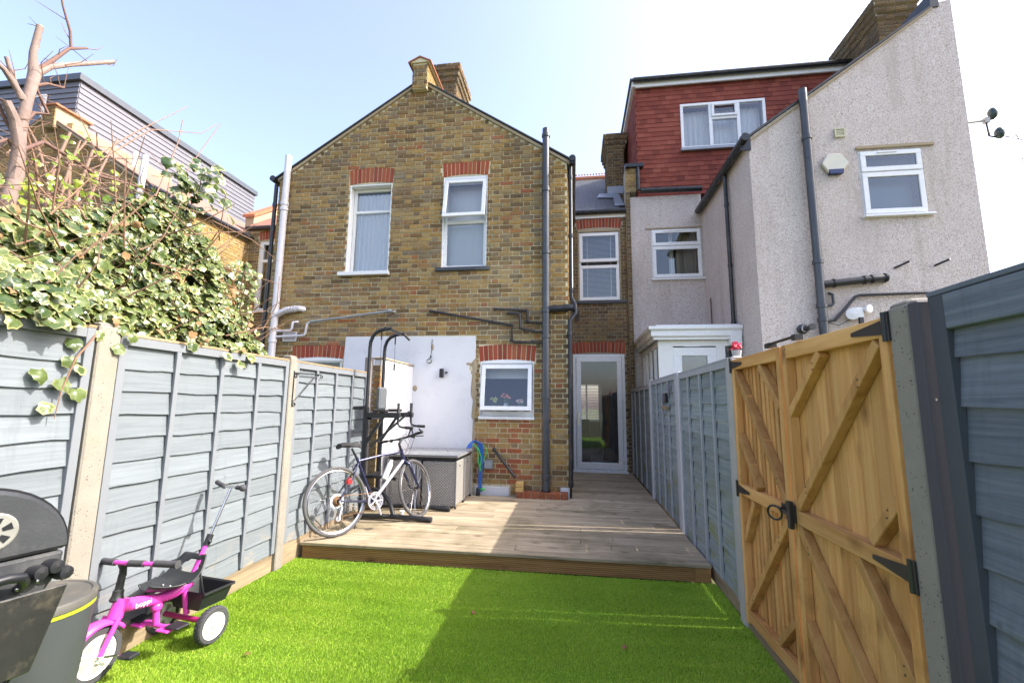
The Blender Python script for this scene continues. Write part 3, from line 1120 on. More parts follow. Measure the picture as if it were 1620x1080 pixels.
# recess window with venetian blind
x0, x1, z0, z1 = W4
mb = MB()
mb.box(x0, x1, RY + 0.002, RY + 0.06, z1 - 0.05, z1 + 0.03)
mb.box(x0, x0 + 0.02, RY - 0.003, RY + 0.08, z0, z1 - 0.05)
mb.box(x1 - 0.02, x1, RY - 0.003, RY + 0.08, z0, z1 - 0.05)
mb.build('window_reveal', M_VERGE, house)
mb = MB()
frame(mb, x0 + 0.02, x1 - 0.02, z0, z1 - 0.05, RY + 0.05, RY + 0.12, 0.05)
w = mb.build('window', M_PVC, house, bevel=0.003)
w['label'] = 'white two light window with venetian blind above the back door'
sash(w, x0 + 0.03, x1 - 0.03, 4.60, z1 - 0.07, RY + 0.02, 0.07)
sash(w, x0 + 0.03, x1 - 0.03, z0 + 0.02, 4.52, RY + 0.02, 0.07)
MB().box(x0 - 0.06, x1 + 0.1, RY - 0.05, RY + 0.05, z0 - 0.06, z0).build('sill', M_DKSILL, w)
mb = MB()
for z in np.arange(z0 + 0.06, z1 - 0.1, 0.028):
    mb.hexa([(x0 + .05, RY + .17, z), (x1 - .05, RY + .17, z), (x1 - .05, RY + .19, z + .012), (x0 + .05, RY + .19, z + .012),
             (x0 + .05, RY + .17, z + .002), (x1 - .05, RY + .17, z + .002), (x1 - .05, RY + .19, z + .014), (x0 + .05, RY + .19, z + .014)])
for x in (x0 + 0.2, x1 - 0.2): mb.box(x, x + 0.012, RY + 0.163, RY + 0.167, z0 + 0.05, z1 - 0.1)
mb.build('venetian_blind', M_BLIND, w)
room(house, x0 - 0.3, x1 + 0.3, z0 - 0.3, z1 + 0.1, RY + 0.245, RY + 2.0)

# back door, glazed
x0, x1, z0, z1 = D1
mb = MB(); frame(mb, x0, x1, z0 + 0.01, z1, RY + 0.0, RY + 0.075, 0.06, 0.05)
door = mb.build('door', M_PVC, house, bevel=0.004)
door['label'] = 'white full glass back door at the end of the alley'
mb = MB(); frame(mb, x0 + 0.065, x1 - 0.065, z0 + 0.065, z1 - 0.065, RY - 0.02, RY + 0.04, 0.10, 0.13)
mb.build('door_leaf', M_PVC, door, bevel=0.006)
pane(door, x0 + 0.165, x1 - 0.165, z0 + 0.195, z1 - 0.165, RY + 0.01)
MB().box(x0 - 0.02, x1 + 0.02, RY - 0.05, RY + 0.0, z0 - 0.0, z0 + 0.035).build('threshold', M_PVC, door)
M_CHR2 = M_CHROME
mb = MB().box(x0 + 0.095, x0 + 0.125, RY - 0.03, RY - 0.02, 1.10, 1.33)
mb.tube([(x0 + .11, RY - .03, 1.24), (x0 + .11, RY - .065, 1.24), (x0 + .22, RY - .065, 1.24)], 0.008, 7)
mb.build('handle', M_CHR2, door)
for z in (0.40, 1.05, 1.62, 2.25):
    MB().tube([(x1 - 0.06, RY - 0.03, z - 0.03), (x1 - 0.06, RY - 0.03, z + 0.03)], 0.012, 8).box(x1 - 0.11, x1 - 0.02, RY - 0.03, RY - 0.02, z - 0.022, z + 0.022).build('hinge', M_PVC, door)
# passage room behind the door with a bright window at its far end
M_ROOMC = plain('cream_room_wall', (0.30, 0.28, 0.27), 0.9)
rm = room(house, -0.9, 1.5, 0.10, 2.75, RY + 0.245, 13.6, M_ROOMC, back=False)
mb = MB(); slab_x(mb, -0.9, 1.5, 0.1, 2.75, 13.6, 13.8, [(-0.45, 0.80, 1.02, 2.15)])
mb.build('far_wall', M_ROOMC, house)
mb = MB()
frame(mb, -0.45, 0.80, 1.02, 2.15, 13.62, 13.68, 0.05)
mb.box(-0.03, 0.02, 13.62, 13.68, 1.07, 2.1); mb.box(0.37, 0.42, 13.62, 13.68, 1.07, 2.1)
w = mb.build('far_window', M_WHITE, house)
mb = MB()
for z in np.arange(1.07, 2.12, 0.045):
    mb.hexa([(-.43, 13.52, z), (.78, 13.52, z), (.78, 13.545, z + .02), (-.43, 13.545, z + .02), (-.43, 13.52, z + .003), (.78, 13.52, z + .003), (.78, 13.545, z + .023), (-.43, 13.545, z + .023)])
mb.build('venetian_blind', M_BLIND, w)
MB().box(-0.2, 0.4, 11.0, 11.5, 0.1, 0.75).box(-0.2, 0.4, 11.45, 11.55, 0.75, 1.15).box(0.75, 1.2, 12.0, 13.0, 0.1, 2.2).build('dim_furniture', plain('dark_furniture', (0.05, 0.04, 0.045), 0.6), house)

# ---- pipes on the front
def pipe_thing(parent, name, pts, r, mt, collars=(), n=12, label=None):
    mb = MB().tube(pts, r, n)
    pts = [Vector(p) for p in pts]
    for c, d in collars:
        c = Vector(c); d = Vector(d).normalized()
        mb.lathe(c - d * 0.03, d, [(r * 1.02, 0), (r * 1.22, 0.002), (r * 1.22, 0.055), (r * 1.02, 0.06)], n)
    ob = mb.build(name, mt, parent, smooth=True)
    if label: ob['label'] = label
    return ob


PY = FY - 0.08
pp = pipe_thing(house, 'soil_pipe', [(-0.41, PY, 0.22), (-0.41, PY, 6.02)], 0.056, M_GREYP,
                [((-0.41, PY, z), (0, 0, 1)) for z in (0.45, 1.62, 2.55, 2.95, 3.9, 4.95, 5.9)], 16, 'dark grey soil pipe rising above the eaves')
MB().lathe((-0.41, PY, 0.19), (0, 0, 1), [(0.07, 0), (0.07, 0.07), (0.06, 0.075)], 16).build('pipe_collar', M_BLACKP, pp, smooth=True)
pipe_thing(house, 'soil_branch', [(-0.41, PY, 2.98), (-0.2, PY, 2.98), (-0.02, PY + 0.02, 3.0), (0.06, PY + 0.3, 3.0), (0.06, 7.8, 3.0)], 0.052, M_BLACKP, [((-0.27, PY, 2.98), (1, 0, 0)), ((-0.1, PY + 0.01, 2.99), (1, 0, 0))])
rw = pipe_thing(house, 'rainwater_pipe', [(-0.015, FY + 0.04, 5.40), (-0.015, FY + 0.04, 3.18), (0.04, FY - 0.02, 3.06), (0.05, FY - 0.02, 2.92), (-0.04, FY - 0.045, 2.80), (-0.045, FY - 0.045, 0.30)], 0.034, M_BLACKP,
                [((-0.015, FY + 0.04, z), (0, 0, 1)) for z in (5.2, 4.2, 3.3)] + [((-0.045, FY - 0.045, z), (0, 0, 1)) for z in (2.6, 2.0, 1.1, 0.35)], 12, 'thin black rainwater pipe on the house corner')
MB().tube([(0.02, FY - 0.12, 5.46), (0.02, 9.3, 5.46)], 0.055, 10).box(-0.03, 0.06, FY - 0.1, FY + 0.0, 5.38, 5.5).build('gutter', M_GUTTER, house)
mb = MB()
for a, b in (((-2.29, 2.985), (-0.95, 2.735)),): mb.tube([(a[0], FY - 0.02, a[1]), (-2.27, PY + .03, 2.985), (b[0], PY + .03, b[1]), (-0.95, PY + .03, 2.50), (-0.90, PY + .03, 2.465), (-0.45, PY + .03, 2.455)], 0.0195, 10)
mb.tube([(-1.23, FY - .02, 3.0), (-1.21, PY + .02, 3.0), (-0.72, PY + .02, 2.965), (-0.70, PY + .02, 2.95), (-0.70, PY + .02, 2.80), (-0.66, PY + .02, 2.775), (-0.45, PY + .02, 2.765)], 0.0195, 10)
mb.tube([(-1.02, FY - .01, 2.93), (-1.0, PY, 2.93), (-0.82, PY, 2.91), (-0.81, PY, 2.70), (-0.78, PY, 2.67), (-0.55, PY, 2.62), (-0.45, PY, 2.615)], 0.022, 10)
for p in ((-0.95, 2.735), (-0.95, 2.50), (-0.72, 2.965), (-0.70, 2.80), (-0.81, 2.89), (-0.81, 2.69), (-0.62, 2.465), (-0.6, 2.63), (-0.55, 2.77), (-2.28, 2.985), (-1.22, 3.0)):
    mb.ball((p[0], PY + 0.02, p[1]), 0.029, 10, 6)
mb.build('waste_pipe', M_BLACKP, house, smooth=True)
mb = MB().tube([(-1.20, FY - 0.03, 0.83), (-1.19, FY - 0.09, 0.815), (-0.86, FY - 0.10, 0.42)], 0.021, 10).ball((-1.195, FY - .08, .82), 0.032, 10, 6)
mb.build('waste_pipe', M_BLACKP, house, smooth=True)
# white stack and its branches at the left
mb = MB()
xw = -5.0
mb.tube([(xw, PY - .02, 0.2), (xw, PY - .02, 5.85)], 0.056, 16)
for z in (2.52, 2.72, 3.0, 4.85, 4.95):
    mb.lathe((xw, PY - .02, z), (0, 0, 1), [(0.057, -0.03), (0.068, -0.028), (0.068, 0.028), (0.057, 0.03)], 16)
mb.tube([(xw, PY - .02, 2.93), (xw + 0.1, PY - .02, 3.0), (xw + 0.2, PY - .02, 3.04), (xw + 0.42, PY + .0, 3.07), (xw + 0.46, FY + 0.02, 3.07)], 0.05, 14)
for k in range(4): mb.lathe((xw + 0.2 + 0.05 * k, PY - .015, 3.04 + .007 * k), (1, 0, 0.12), [(0.05, 0), (0.056, 0.005), (0.056, 0.02), (0.05, 0.025)], 14)
mb.tube([(xw, PY - .02, 2.68), (xw + 0.3, PY - .02, 2.69), (xw + 0.33, PY - .02, 2.72), (xw + 0.34, PY - .02, 2.83), (xw + 0.38, FY - .02, 2.85)], 0.02, 10)
mb.tube([(xw, PY - .02, 2.585), (xw + 0.55, PY - .02, 2.605), (xw + 0.58, PY - .02, 2.63), (xw + 0.60, PY - .02, 2.80), (xw + 0.65, PY - .02, 2.83)], 0.019, 10)
o = mb.build('white_soil_stack', M_WPIPE, house, smooth=True); o['label'] = 'white plastic soil stack with branch pipes'
mb = MB().tube([(xw + 0.65, PY - .02, 2.83), (-2.95, PY - .01, 2.995), (-2.9, FY + .01, 2.995)], 0.019, 10).lathe((-2.99, PY - .012, 2.99), (1, 0, 0.06), [(0.02, 0), (0.028, 0.005), (0.028, 0.06), (0.02, 0.07)], 10)
mb.build('overflow_pipe', plain('aged_grey_pipe', (0.26, 0.28, 0.29), 0.5, dirt=((0.15, 0.14, 0.12), 0.5)), house, smooth=True)
mb = MB(); frame(mb, -4.88, -4.63, 2.52, 2.68, FY - 0.025, FY - 0.002, 0.02)
for k in range(4): mb.box(-4.86, -4.65, FY - 0.02, FY - 0.006, 2.545 + k * 0.03, 2.56 + k * 0.03)
mb.build('wall_vent', M_WPIPE, house)
pipe_thing(house, 'rainwater_pipe', [(-5.28, FY + 0.02, 0.0), (-5.28, FY + 0.02, 5.38)], 0.034, M_BLACKP, [((-5.28, FY + .02, z), (0, 0, 1)) for z in (2.2, 3.6, 5.0)])
MB().tube([(-5.27, FY - 0.12, 5.44), (-5.27, 9.3, 5.44)], 0.055, 10).build('gutter', M_GUTTER, house)
hb.emit(); hq.emit()

# small wall fittings
t = thing('wall_lamp', 'small black up and down wall lamp on the white painted patch', 'wall lamp', (-2.06, FY - 0.03, 1.97))
MB().box(-2.085, -2.035, FY - 0.04, FY - 0.026, 1.92, 2.04).box(-2.09, -2.03, FY - 0.095, FY - 0.045, 1.91, 2.05).build('lamp_body', M_METALBK, t, bevel=0.004)
MB().lathe((-2.0, FY - 0.07, 1.99), (1, 0, 0), [(0.0, 0.0), (0.018, 0.0), (0.012, 0.035), (0.0, 0.035)], 10).build('lamp_sensor', M_METALBK, t)
t = thing('hanging_bulb', 'clear glass bulb hanging from a cable over the white patch', 'light bulb', (-2.26, FY - 0.06, 2.2))
MB().tube([(-2.245, FY - 0.03, 2.52), (-2.24, FY - 0.06, 2.46), (-2.24, FY - 0.06, 2.36), (-2.25, FY - 0.06, 2.25)], 0.005, 6).build('cable', M_METALBK, t)
MB().lathe((-2.25, FY - 0.06, 2.22), (0, 0, 1), [(0.012, 0), (0.014, 0.03), (0.008, 0.04)], 10).build('bulb_holder', M_METALBK, t)
MB().ball((-2.27, FY - 0.07, 2.17), 0.045, 14, 9).build('bulb', glass_mat('bulb_glass', (0.9, 0.9, 0.86), 2.5), t, smooth=True)
t = thing('outdoor_socket', 'grey square outdoor socket box low on the brick wall', 'socket', (-1.29, FY - 0.03, 0.6))
MB().box(-1.36, -1.22, FY - 0.06, FY - 0.006, 0.53, 0.66).build('socket_box', plain('grey_socket_plastic', (0.23, 0.25, 0.28), 0.5), t, bevel=0.006)
MB().box(-1.35, -1.23, FY - 0.066, FY - 0.06, 0.55, 0.645).build('socket_cover', plain('grey_socket_cover', (0.27, 0.29, 0.32), 0.45), t, bevel=0.003)

# red brick kerb round the gully and the two yellow bricks on it
kb = thing('gully_kerb', 'low red brick kerb round the foot of the soil pipe', 'kerb', (-0.53, FY - 0.1, DZ))
for k in range(7):
    MB().box(-0.84 + k * 0.108 + .002, -0.84 + (k + 1) * 0.108 - .006, FY - 0.20, FY - 0.02, DZ - 0.02, DZ + 0.085 + R.uniform(-.002, .002), R.uniform(0.84, 0.98)).build('brick', M_BRICK, kb, bevel=0.004)
MB().box(-0.84, -0.09, FY - 0.19, FY - 0.025, DZ - 0.02, DZ + 0.078).build('mortar_bed', M_MORTAR_D, kb)
M_YB = plain('yellow_brick', (0.55, 0.36, 0.13), 0.85, var=0.25, scale=25, bump=0.5)
for k, lb in enumerate(('yellow brick lying on the red kerb under the other', 'upper yellow brick under the end of the waste pipe')):
    z = DZ + 0.087 + k * 0.070
    t = thing('loose_brick', lb, 'brick', (-0.79, FY - 0.11, z), group='two yellow bricks stacked by the soil pipe')
    MB().box(-0.85 + k * .004, -0.74 + k * .004, FY - 0.20, FY - 0.03, z, z + 0.066).build('brick_body', M_YB, t, bevel=0.005)

# ------------------------------------------------------------------ stub of white garden wall
yw = thing('garden_wall', 'short white painted garden wall standing between fence and house', 'wall', (-2.6, 6.2, 0))
MB().box(-2.66, -2.545, 5.66, FY - 0.02, 0.0, 2.09).build('white_wall', M_PATCH, yw, bevel=0.01)
MB().box(-2.68, -2.53, 5.64, FY - 0.03, 2.09, 2.115).build('coping', M_VERGE, yw, bevel=0.005)
M_WOODGREY = wood('old_grey_post', [(0.3, (0.22, 0.19, 0.18)), (0.7, (0.36, 0.33, 0.31))], 2, 0.85)
mb = MB()
for k in range(24): mb.box(-2.655, -2.55, 5.60, 5.655, 0.16 + k * 0.077, 0.16 + k * 0.077 + 0.068, R.uniform(0.5, 0.8) if k > 19 else 0.55)
mb.build('brick_end', M_BRICK, yw)
MB().box(-2.72, -2.64, 5.50, 5.595, 0.0, 2.10, 0.3).build('timber_post', M_WOODGREY, yw, bevel=0.006)

# ------------------------------------------------------------------ left neighbour
nb = thing('brick_house', 'far left brick house with grey clad loft and tiled rear roof', 'house', (-9, 9, 0))
NXL = -13.1
nXR = -7.85
mb = MB()
LW = (-7.57, -6.85, 3.66, 5.40)
slab_x(mb, nXR, XL, 0, 5.68, RY, RY + 0.24, [LW])
mb.build('rear_wall', M_MORTAR, nb)
h2 = Heap(nb, 'brick', M_BRICK, 'brickwork')
brick_rows(h2, 1.8, 5.62, lambda z: (nXR, XL), [LW, (-7.6, -6.8, 5.40, 5.64)], face_front(RY), stock_tint)
MB().box(nXR - 0.24, nXR, FY, 9.45, 0, 5.45).build('side_wall', M_MORTAR, nb)
brick_rows(h2, 1.8, 5.4, lambda z: (FY, 9.45), [], face_right(nXR), lambda u, z: R.uniform(0.25, 0.5))
mb = MB()
mb.box(NXL, nXR - 0.243, FY, FY + 0.24, 0, 5.45)
nXA = -10.45
mb.prism([(NXL, FY, 5.45), (nXR, FY, 5.45), (nXA, FY, 7.12)], (0, 0.24, 0))
mb.build('wall', M_MORTAR_D, nb)


def nspan(z):
    if z < 5.45: return (NXL, nXR)
    f = (z - 5.45) / (7.12 - 5.45)
    return None if f > 0.97 else (NXL + (nXA - NXL) * f, nXR + (nXA - nXR) * f)


brick_rows(h2, 3.2, 7.1, nspan, [], face_front(FY), lambda u, z: R.uniform(0.05, 0.6))
h2.emit()
arch(nb, -7.58, -6.84, 5.40, 5.62, RY, 10)
mb = MB(); frame(mb, *LW, RY + 0.03, RY + 0.1, 0.09, 0.06)
mb.box(LW[0] + .09, LW[1] - .09, RY + 0.03, RY + 0.1, 4.86, 4.93)
w = mb.build('window', M_WHITE, nb)
pane(w, LW[0] + .09, LW[1] - .09, LW[2] + .06, 4.86, RY + 0.06); pane(w, LW[0] + .09, LW[1] - .09, 4.93, LW[3] - .09, RY + 0.06)
MB().box(LW[0] - .08, LW[1] + .05, RY - 0.06, RY + 0.03, LW[2] - .06, LW[2]).build('sill', M_WHITE, w)
room(nb, LW[0] - .3, LW[1] + .3, LW[2] - .2, LW[3], RY + 0.245, RY + 1.8)
sheet(LW[0] + .06, LW[1] - .06, LW[2], LW[3] - .1, RY + 0.2, 0.004, 3, 12, 4).build('blind', M_CURTAIN2, w)
mb = MB()
sloped(mb, (nXA, 7.17), (nXR + 0.1, 5.47), FY - 0.05, 12.0, 0.03)
sloped(mb, (NXL, 5.47), (nXA, 7.17), FY - 0.05, 12.0, 0.03)
M_TILE2 = plain('brown_pink_roof_tile', (0.27, 0.15, 0.11), 0.85, var=0.35, scale=12, bump=0.8, bscale=16)
mb.build('outrigger_roof', M_TILE2, nb)
mb = MB()
sloped(mb, (nXA, 7.12), (nXR + 0.04, 5.43), FY - 0.04, FY + 0.1, 0.05)
sloped(mb, (NXL, 5.43), (nXA, 7.12), FY - 0.04, FY + 0.1, 0.05)
mb.build('verge', M_VERGE, nb)
MB().tube([(nXR + 0.09, FY - 0.1, 5.45), (nXR + 0.09, 9.4, 5.45)], 0.058, 10).build('gutter', M_GUTTER, nb)
MB().tube([(nXR - 0.05, RY - 0.08, 5.70), (XL - 0.1, RY - 0.08, 5.70)], 0.058, 10).build('gutter', M_GUTTER, nb)
# tiled rear roof
tpl_block('ptile', 0.19, 0.03, 0.30, 0.004, 31)
ht = Heap(nb, 'roof_tile', plain('weathered_red_tile', (0.30, 0.145, 0.10), 0.85, var=0.35, scale=14, bump=0.4), 'roof_tiles', 0)
MB().hexa([(nXR - .1, 9.38, zr(9.38)), (XL - 0.02, 9.38, zr(9.38)), (XL - 0.02, 13.5, zr(13.5)), (nXR - .1, 13.5, zr(13.5)),
           (nXR - .1, 9.38, zr(9.38) + .02), (XL - 0.02, 9.38, zr(9.38) + .02), (XL - 0.02, 13.5, zr(13.5) + .02), (nXR - .1, 13.5, zr(13.5) + .02)]).build('rear_roof', M_TILE2, nb)
for i in range(20):
    yy = 9.33 + i * 0.21
    for k in range(13):
        m = Matrix.Translation((nXR + k * 0.2, yy, zr(yy) + 0.045)) @ Matrix.Rotation(-(math.pi / 2 - ang) + 0.05, 4, 'X')
        ht.add('ptile', m, R.random())
ht.emit()
MB().box(-6.15, -5.75, 11.3, 11.8, zr(11.3) + .03, zr(11.8) + .09).build('roof_window', M_METALBK, nb)
# raised parapet along the party line, with terracotta cap
mb = MB()
mb.hexa([(-8.15, 9.6, 5.6), (-7.92, 9.6, 5.6), (-7.92, 13.5, 8.2), (-8.15, 13.5, 8.2), (-8.15, 9.6, zr(9.6) + .25), (-7.92, 9.6, zr(9.6) + .25), (-7.92, 13.5, zr(13.5) + .25), (-8.15, 13.5, zr(13.5) + .25)])
mb.build('party_parapet', M_VERGE, nb)
mb = MB()
mb.hexa([(-8.2, 9.55, zr(9.55) + .255), (-7.87, 9.55, zr(9.55) + .255), (-7.87, 13.5, zr(13.5) + .255), (-8.2, 13.5, zr(13.5) + .255), (-8.2, 9.55, zr(9.55) + .33), (-7.87, 9.55, zr(9.55) + .33), (-7.87, 13.5, zr(13.5) + .33), (-8.2, 13.5, zr(13.5) + .33)])
mb.build('parapet_cap', M_TERRA, nb)
# grey clad L-shaped loft
M_CLAD = plain('grey_fibre_cladding', (0.136, 0.136, 0.160), 0.5, var=0.08, scale=3, bump=0.15, bscale=30)
M_CLADTRIM = plain('dark_grey_trim', (0.07, 0.08, 0.10), 0.4)
cx, cy0, cy1, cz0, cz1 = -10.2, 7.12, 12.3, 6.5, 8.12
MB().box(NXL, cx - 0.012, cy0 + 0.012, cy1, 6.2, cz1).build('loft_core', M_CLADTRIM, nb)
nbd = 13
for i in range(nbd):
    z0 = cz0 + i * (cz1 - cz0) / nbd
    hh = (cz1 - cz0) / nbd
    mb = MB()
    mb.hexa([(cx - .01, cy0, z0 + .006), (cx + .022, cy0, z0 + .006), (cx + .022, cy1, z0 + .006), (cx - .01, cy1, z0 + .006),
             (cx - .01, cy0, z0 + hh + .006), (cx + .004, cy0, z0 + hh + .006), (cx + .004, cy1, z0 + hh + .006), (cx - .01, cy1, z0 + hh + .006)], R.random())
    mb.build('cladding_board', M_CLAD, nb)
    mb = MB()
    y_ = cy0
    mb.hexa([(NXL, y_ - .022, z0 + .006), (cx - .001, y_ - .022, z0 + .006), (cx - .001, y_ + .01, z0 + .006), (NXL, y_ + .01, z0 + .006),
             (NXL, y_ - .004, z0 + hh + .006), (cx - .001, y_ - .004, z0 + hh + .006), (cx - .001, y_ + .01, z0 + hh + .006), (NXL, y_ + .01, z0 + hh + .006)], R.random())
    mb.build('cladding_board', M_CLAD, nb)
MB().box(NXL, cx + 0.07, cy0 - 0.07, cy1 + .05, cz1 + .012, cz1 + 0.15).build('roof_edge_trim', M_CLADTRIM, nb)
mb = MB(); frame(mb, -11.55, -10.93, 7.05, 7.86, cy0 - 0.06, cy0 - .03, 0.06)
w = mb.build('loft_window', M_PVC, nb)
MB().box(-11.49, -10.99, cy0 - 0.05, cy0 - 0.044, 7.11, 7.80).build('pane', glass_mat('loft_glass', (0.3, 0.33, 0.36), 2.0), w)
# pier on the gable apex and party upstand
mb = MB()
mb.box(-10.40, -10.16, FY - 0.1, FY + 0.5, 6.85, 7.30)
mb.build('parapet_core', M_VERGE, nb)
hz = Heap(nb, 'parapet_brick', M_BRICK, 'parapet_brickwork', 20)
brick_rows(hz, 6.86, 7.3, lambda z: (-10.41, -10.15), [], face_front(FY - 0.1), stock_tint)
hz.emit()
mb = MB(); sloped(mb, (-10.46, 7.30), (-10.10, 7.30), FY - 0.14, FY + 0.55, 0.035); mb.build('parapet_cap', M_TERRA, nb)
M_YEL = plain('yellow_stock_render', (0.42, 0.33, 0.17), 0.9, var=0.2, scale=18)
MB().box(-10.12, -9.98, FY + 0.1, 9.2, 6.5, 7.05).build('upstand', M_YEL, nb)
mb = MB().tube([(-7.98, FY - .08, 4.6), (-7.98, FY - .08, 6.08)], 0.056, 14)
mb.build('vent_pipe', M_WPIPE, nb, smooth=True)
MB().tube([(-9.2, 7.6, 6.3), (-9.2, 7.6, 6.75)], 0.05, 12).build('vent_pipe', M_WPIPE, nb, smooth=True)

# ------------------------------------------------------------------ right neighbour, pebbledashed
rh = thing('rendered_house', 'pebbledashed pink grey house with red tile hung loft on the right', 'house', (4, 8, 0))
GX0, GX1 = 2.75, 5.80
GW = (4.28, 5.14, 4.30, 5.33)
mb = MB()
slab_x(mb, GX0, GX1, 0, 5.66, FY, FY + 0.26, [GW])
mb.prism([(GX0, FY, 5.66), (GX1, FY, 5.66), (GX1, FY, 7.74), (5.56, FY, 7.70), (5.52, FY, 7.62)], (0, 0.26, 0))
mb.box(GX0, GX0 + 0.25, FY + 0.26, 9.45, 0, 5.66)
mb.box(GX1 - 0.25, GX1, FY + 0.26, 13.0, 0, 7.4)
RW = (1.69, 2.72, 4.16, 5.26)
slab_x(mb, 1.265, GX0, 0, 6.02, 9.43, 9.68, [RW])
mb.build('wall', M_PEBBLE, rh)
# roof slopes, verge
mb = MB()
sloped(mb, (GX0 - 0.10, 5.60), (5.52, 7.62), FY - 0.03, 13.0, 0.035)
mb.build('outrigger_roof', M_SLATE, rh)
mb = MB()
sloped(mb, (GX0 - 0.02, 5.575), (5.52, 7.59), FY - 0.028, FY + 0.1, 0.03)
mb.build('verge', M_VERGE, rh)
MB().box(5.50, 5.62, FY - 0.02, 12, 7.62, 7.86).build('ridge_upstand', M_DKSILL, rh)
chimney(rh, 5.90, 6.50, 8.5, 9.8, 6.0, 9.36, right=False, n_ind=200, tint=lambda u, z: R.uniform(0.0, 0.3))
# gutter down the side of the outrigger
MB().tube([(GX0 - 0.10, FY - 0.16, 5.60), (GX0 - 0.10, 9.35, 5.60)], 0.062, 12).box(GX0 - .13, GX0 + .02, FY - .03, FY - .005, 5.45, 5.68).build('gutter', M_GUTTER, rh, smooth=True)
pipe_thing(rh, 'rainwater_pipe', [(GX0 - 0.06, 7.78, 5.55), (GX0 - 0.06, 7.78, 2.2)], 0.034, M_BLACKP, [((GX0 - .06, 7.78, z), (0, 0, 1)) for z in (5.0, 3.9, 2.9)])
MB().tube([(GX0 - 0.03, 7.88, 5.3), (GX0 - 0.03, 7.88, 2.9)], 0.009, 6).build('cable', plain('grey_cable', (0.3, 0.3, 0.26), 0.6), rh)
MB().tube([(GX0 - 0.04, 9.0, 3.62), (GX0 - 0.04, 9.0, 2.7)], 0.013, 6).build('thin_pipe', plain('brown_pipe', (0.08, 0.04, 0.035), 0.5), rh)
MB().tube([(1.48, 9.34, 6.12), (2.75, 9.34, 6.10)], 0.06, 12).tube([(1.44, 9.33, 6.70), (1.44, 9.33, 6.13)], 0.04, 10).build('gutter', M_GUTTER, rh, smooth=True)
MB().box(1.17, 1.56, 9.28, 9.44, 6.66, 6.74).build('gutter_box', M_GUTTER, rh)
mb = MB().box(1.175, 1.40, 9.365, 9.7, 6.125, 6.66)
mb.build('parapet_core', M_MORTAR_D, rh)
hh_ = Heap(rh, 'parapet_brick', M_BRICK, 'parapet_brickwork', 30)
brick_rows(hh_, 6.14, 6.66, lambda z: (1.18, 1.40), [], face_front(9.365), lambda u, z: R.uniform(0.1, 0.5))
hh_.emit()
# pipes and fittings of the gable
gp = pipe_thing(rh, 'soil_pipe', [(3.55, PY, 0.5), (3.55, PY, 6.36)], 0.058, M_GREYP, [((3.55, PY, z), (0, 0, 1)) for z in (2.75, 2.95, 3.6, 5.55)], 16, 'grey soil pipe on the pebbledash')
mb = MB().tube([(3.55, PY, 3.26), (4.42, PY, 3.34), (4.46, FY + .02, 3.34)], 0.052, 14)
for x in (3.72, 4.12, 4.22, 4.40): mb.lathe((x, PY, 3.26 + (x - 3.55) * .092), (1, 0, .09), [(0.052, 0), (0.064, 0.004), (0.064, 0.03), (0.052, 0.035)], 14)
mb.build('soil_branch', M_BLACKP, rh, smooth=True)
MB().tube([(3.6, PY + .03, 2.72), (3.72, PY + .03, 2.74), (4.02, PY + .03, 3.08), (4.08, PY + .03, 3.10), (5.08, PY + .03, 3.12), (5.1, FY + .01, 3.12)], 0.021, 10).build('waste_pipe', M_BLACKP, rh, smooth=True)
MB().tube([(3.62, PY + .04, 2.96), (3.70, PY + .04, 2.96), (3.73, PY + .04, 2.99), (3.73, PY + .04, 3.12), (3.70, FY, 3.15)], 0.020, 10).build('overflow_pipe', M_GREYP, rh, smooth=True)
for p, q in (((4.60, FY, 3.50), (4.72, FY - 0.12, 3.56)), ((5.12, FY, 3.52), (5.2, FY - 0.16, 3.56))):
    MB().tube([p, q], 0.016, 8).build('overflow_pipe', M_BLACKP, rh)
M_CREAM = plain('cream_plastic', (0.55, 0.53, 0.36), 0.5)
t = thing('alarm_box', 'cream hexagonal alarm box with blue base on the pebbledash wall', 'alarm box', (3.93, FY - 0.05, 5.1))
hexp = lambda r, yy: [(3.93 + r * math.cos(rad(a)), yy, 5.14 + r * 0.93 * math.sin(rad(a))) for a in range(0, 360, 60)]
MB().prism(hexp(0.19, FY - 0.055), (0, 0.05, 0)).build('alarm_case', plain('cream_alarm_plastic', (0.62, 0.60, 0.50), 0.4), t, bevel=0.012)
MB().prism([(3.83, FY - 0.075, 5.03), (3.84, FY - 0.075, 4.965), (4.02, FY - 0.075, 4.965), (4.03, FY - 0.075, 5.03)], (0, 0.07, 0)).build('alarm_strobe', plain('navy_strobe', (0.02, 0.035, 0.12), 0.3), t)
mb = MB(); frame(mb, 3.98, 4.12, 5.57, 5.71, FY - 0.03, FY - .004, 0.015)
for k in range(4): mb.box(3.995, 4.105, FY - 0.025, FY - .008, 5.59 + k * .026, 5.605 + k * .026)
mb.build('wall_vent', M_CREAM, rh)
mb = MB().lathe((3.29, FY - 0.02, 2.62), (0.12, -1, 0), [(0.075, 0), (0.075, 0.02), (0.05, 0.03), (0.05, 0.11), (0.03, 0.12), (0.03, 0.2), (0.045, 0.205), (0.045, 0.235), (0.0, 0.235)], 16)
o = mb.build('boiler_flue', M_BLACKP, rh, smooth=True)
MB().lathe((3.3, FY - 0.09, 2.62), (0.12, -1, 0), [(0.052, 0), (0.052, 0.02)], 16).build('flue_ring', M_PVC, o)
t = thing('floodlight', 'white twin headed security floodlight under the waste pipe', 'floodlight', (4.04, FY - 0.05, 2.84))
MB().lathe((3.96, FY - 0.02, 2.83), (-0.3, -1, -0.1), [(0.0, 0.0), (0.04, 0.0), (0.085, 0.07), (0.085, 0.09), (0.0, 0.1)], 16).build('lamp_head', M_PVC, t, smooth=True)
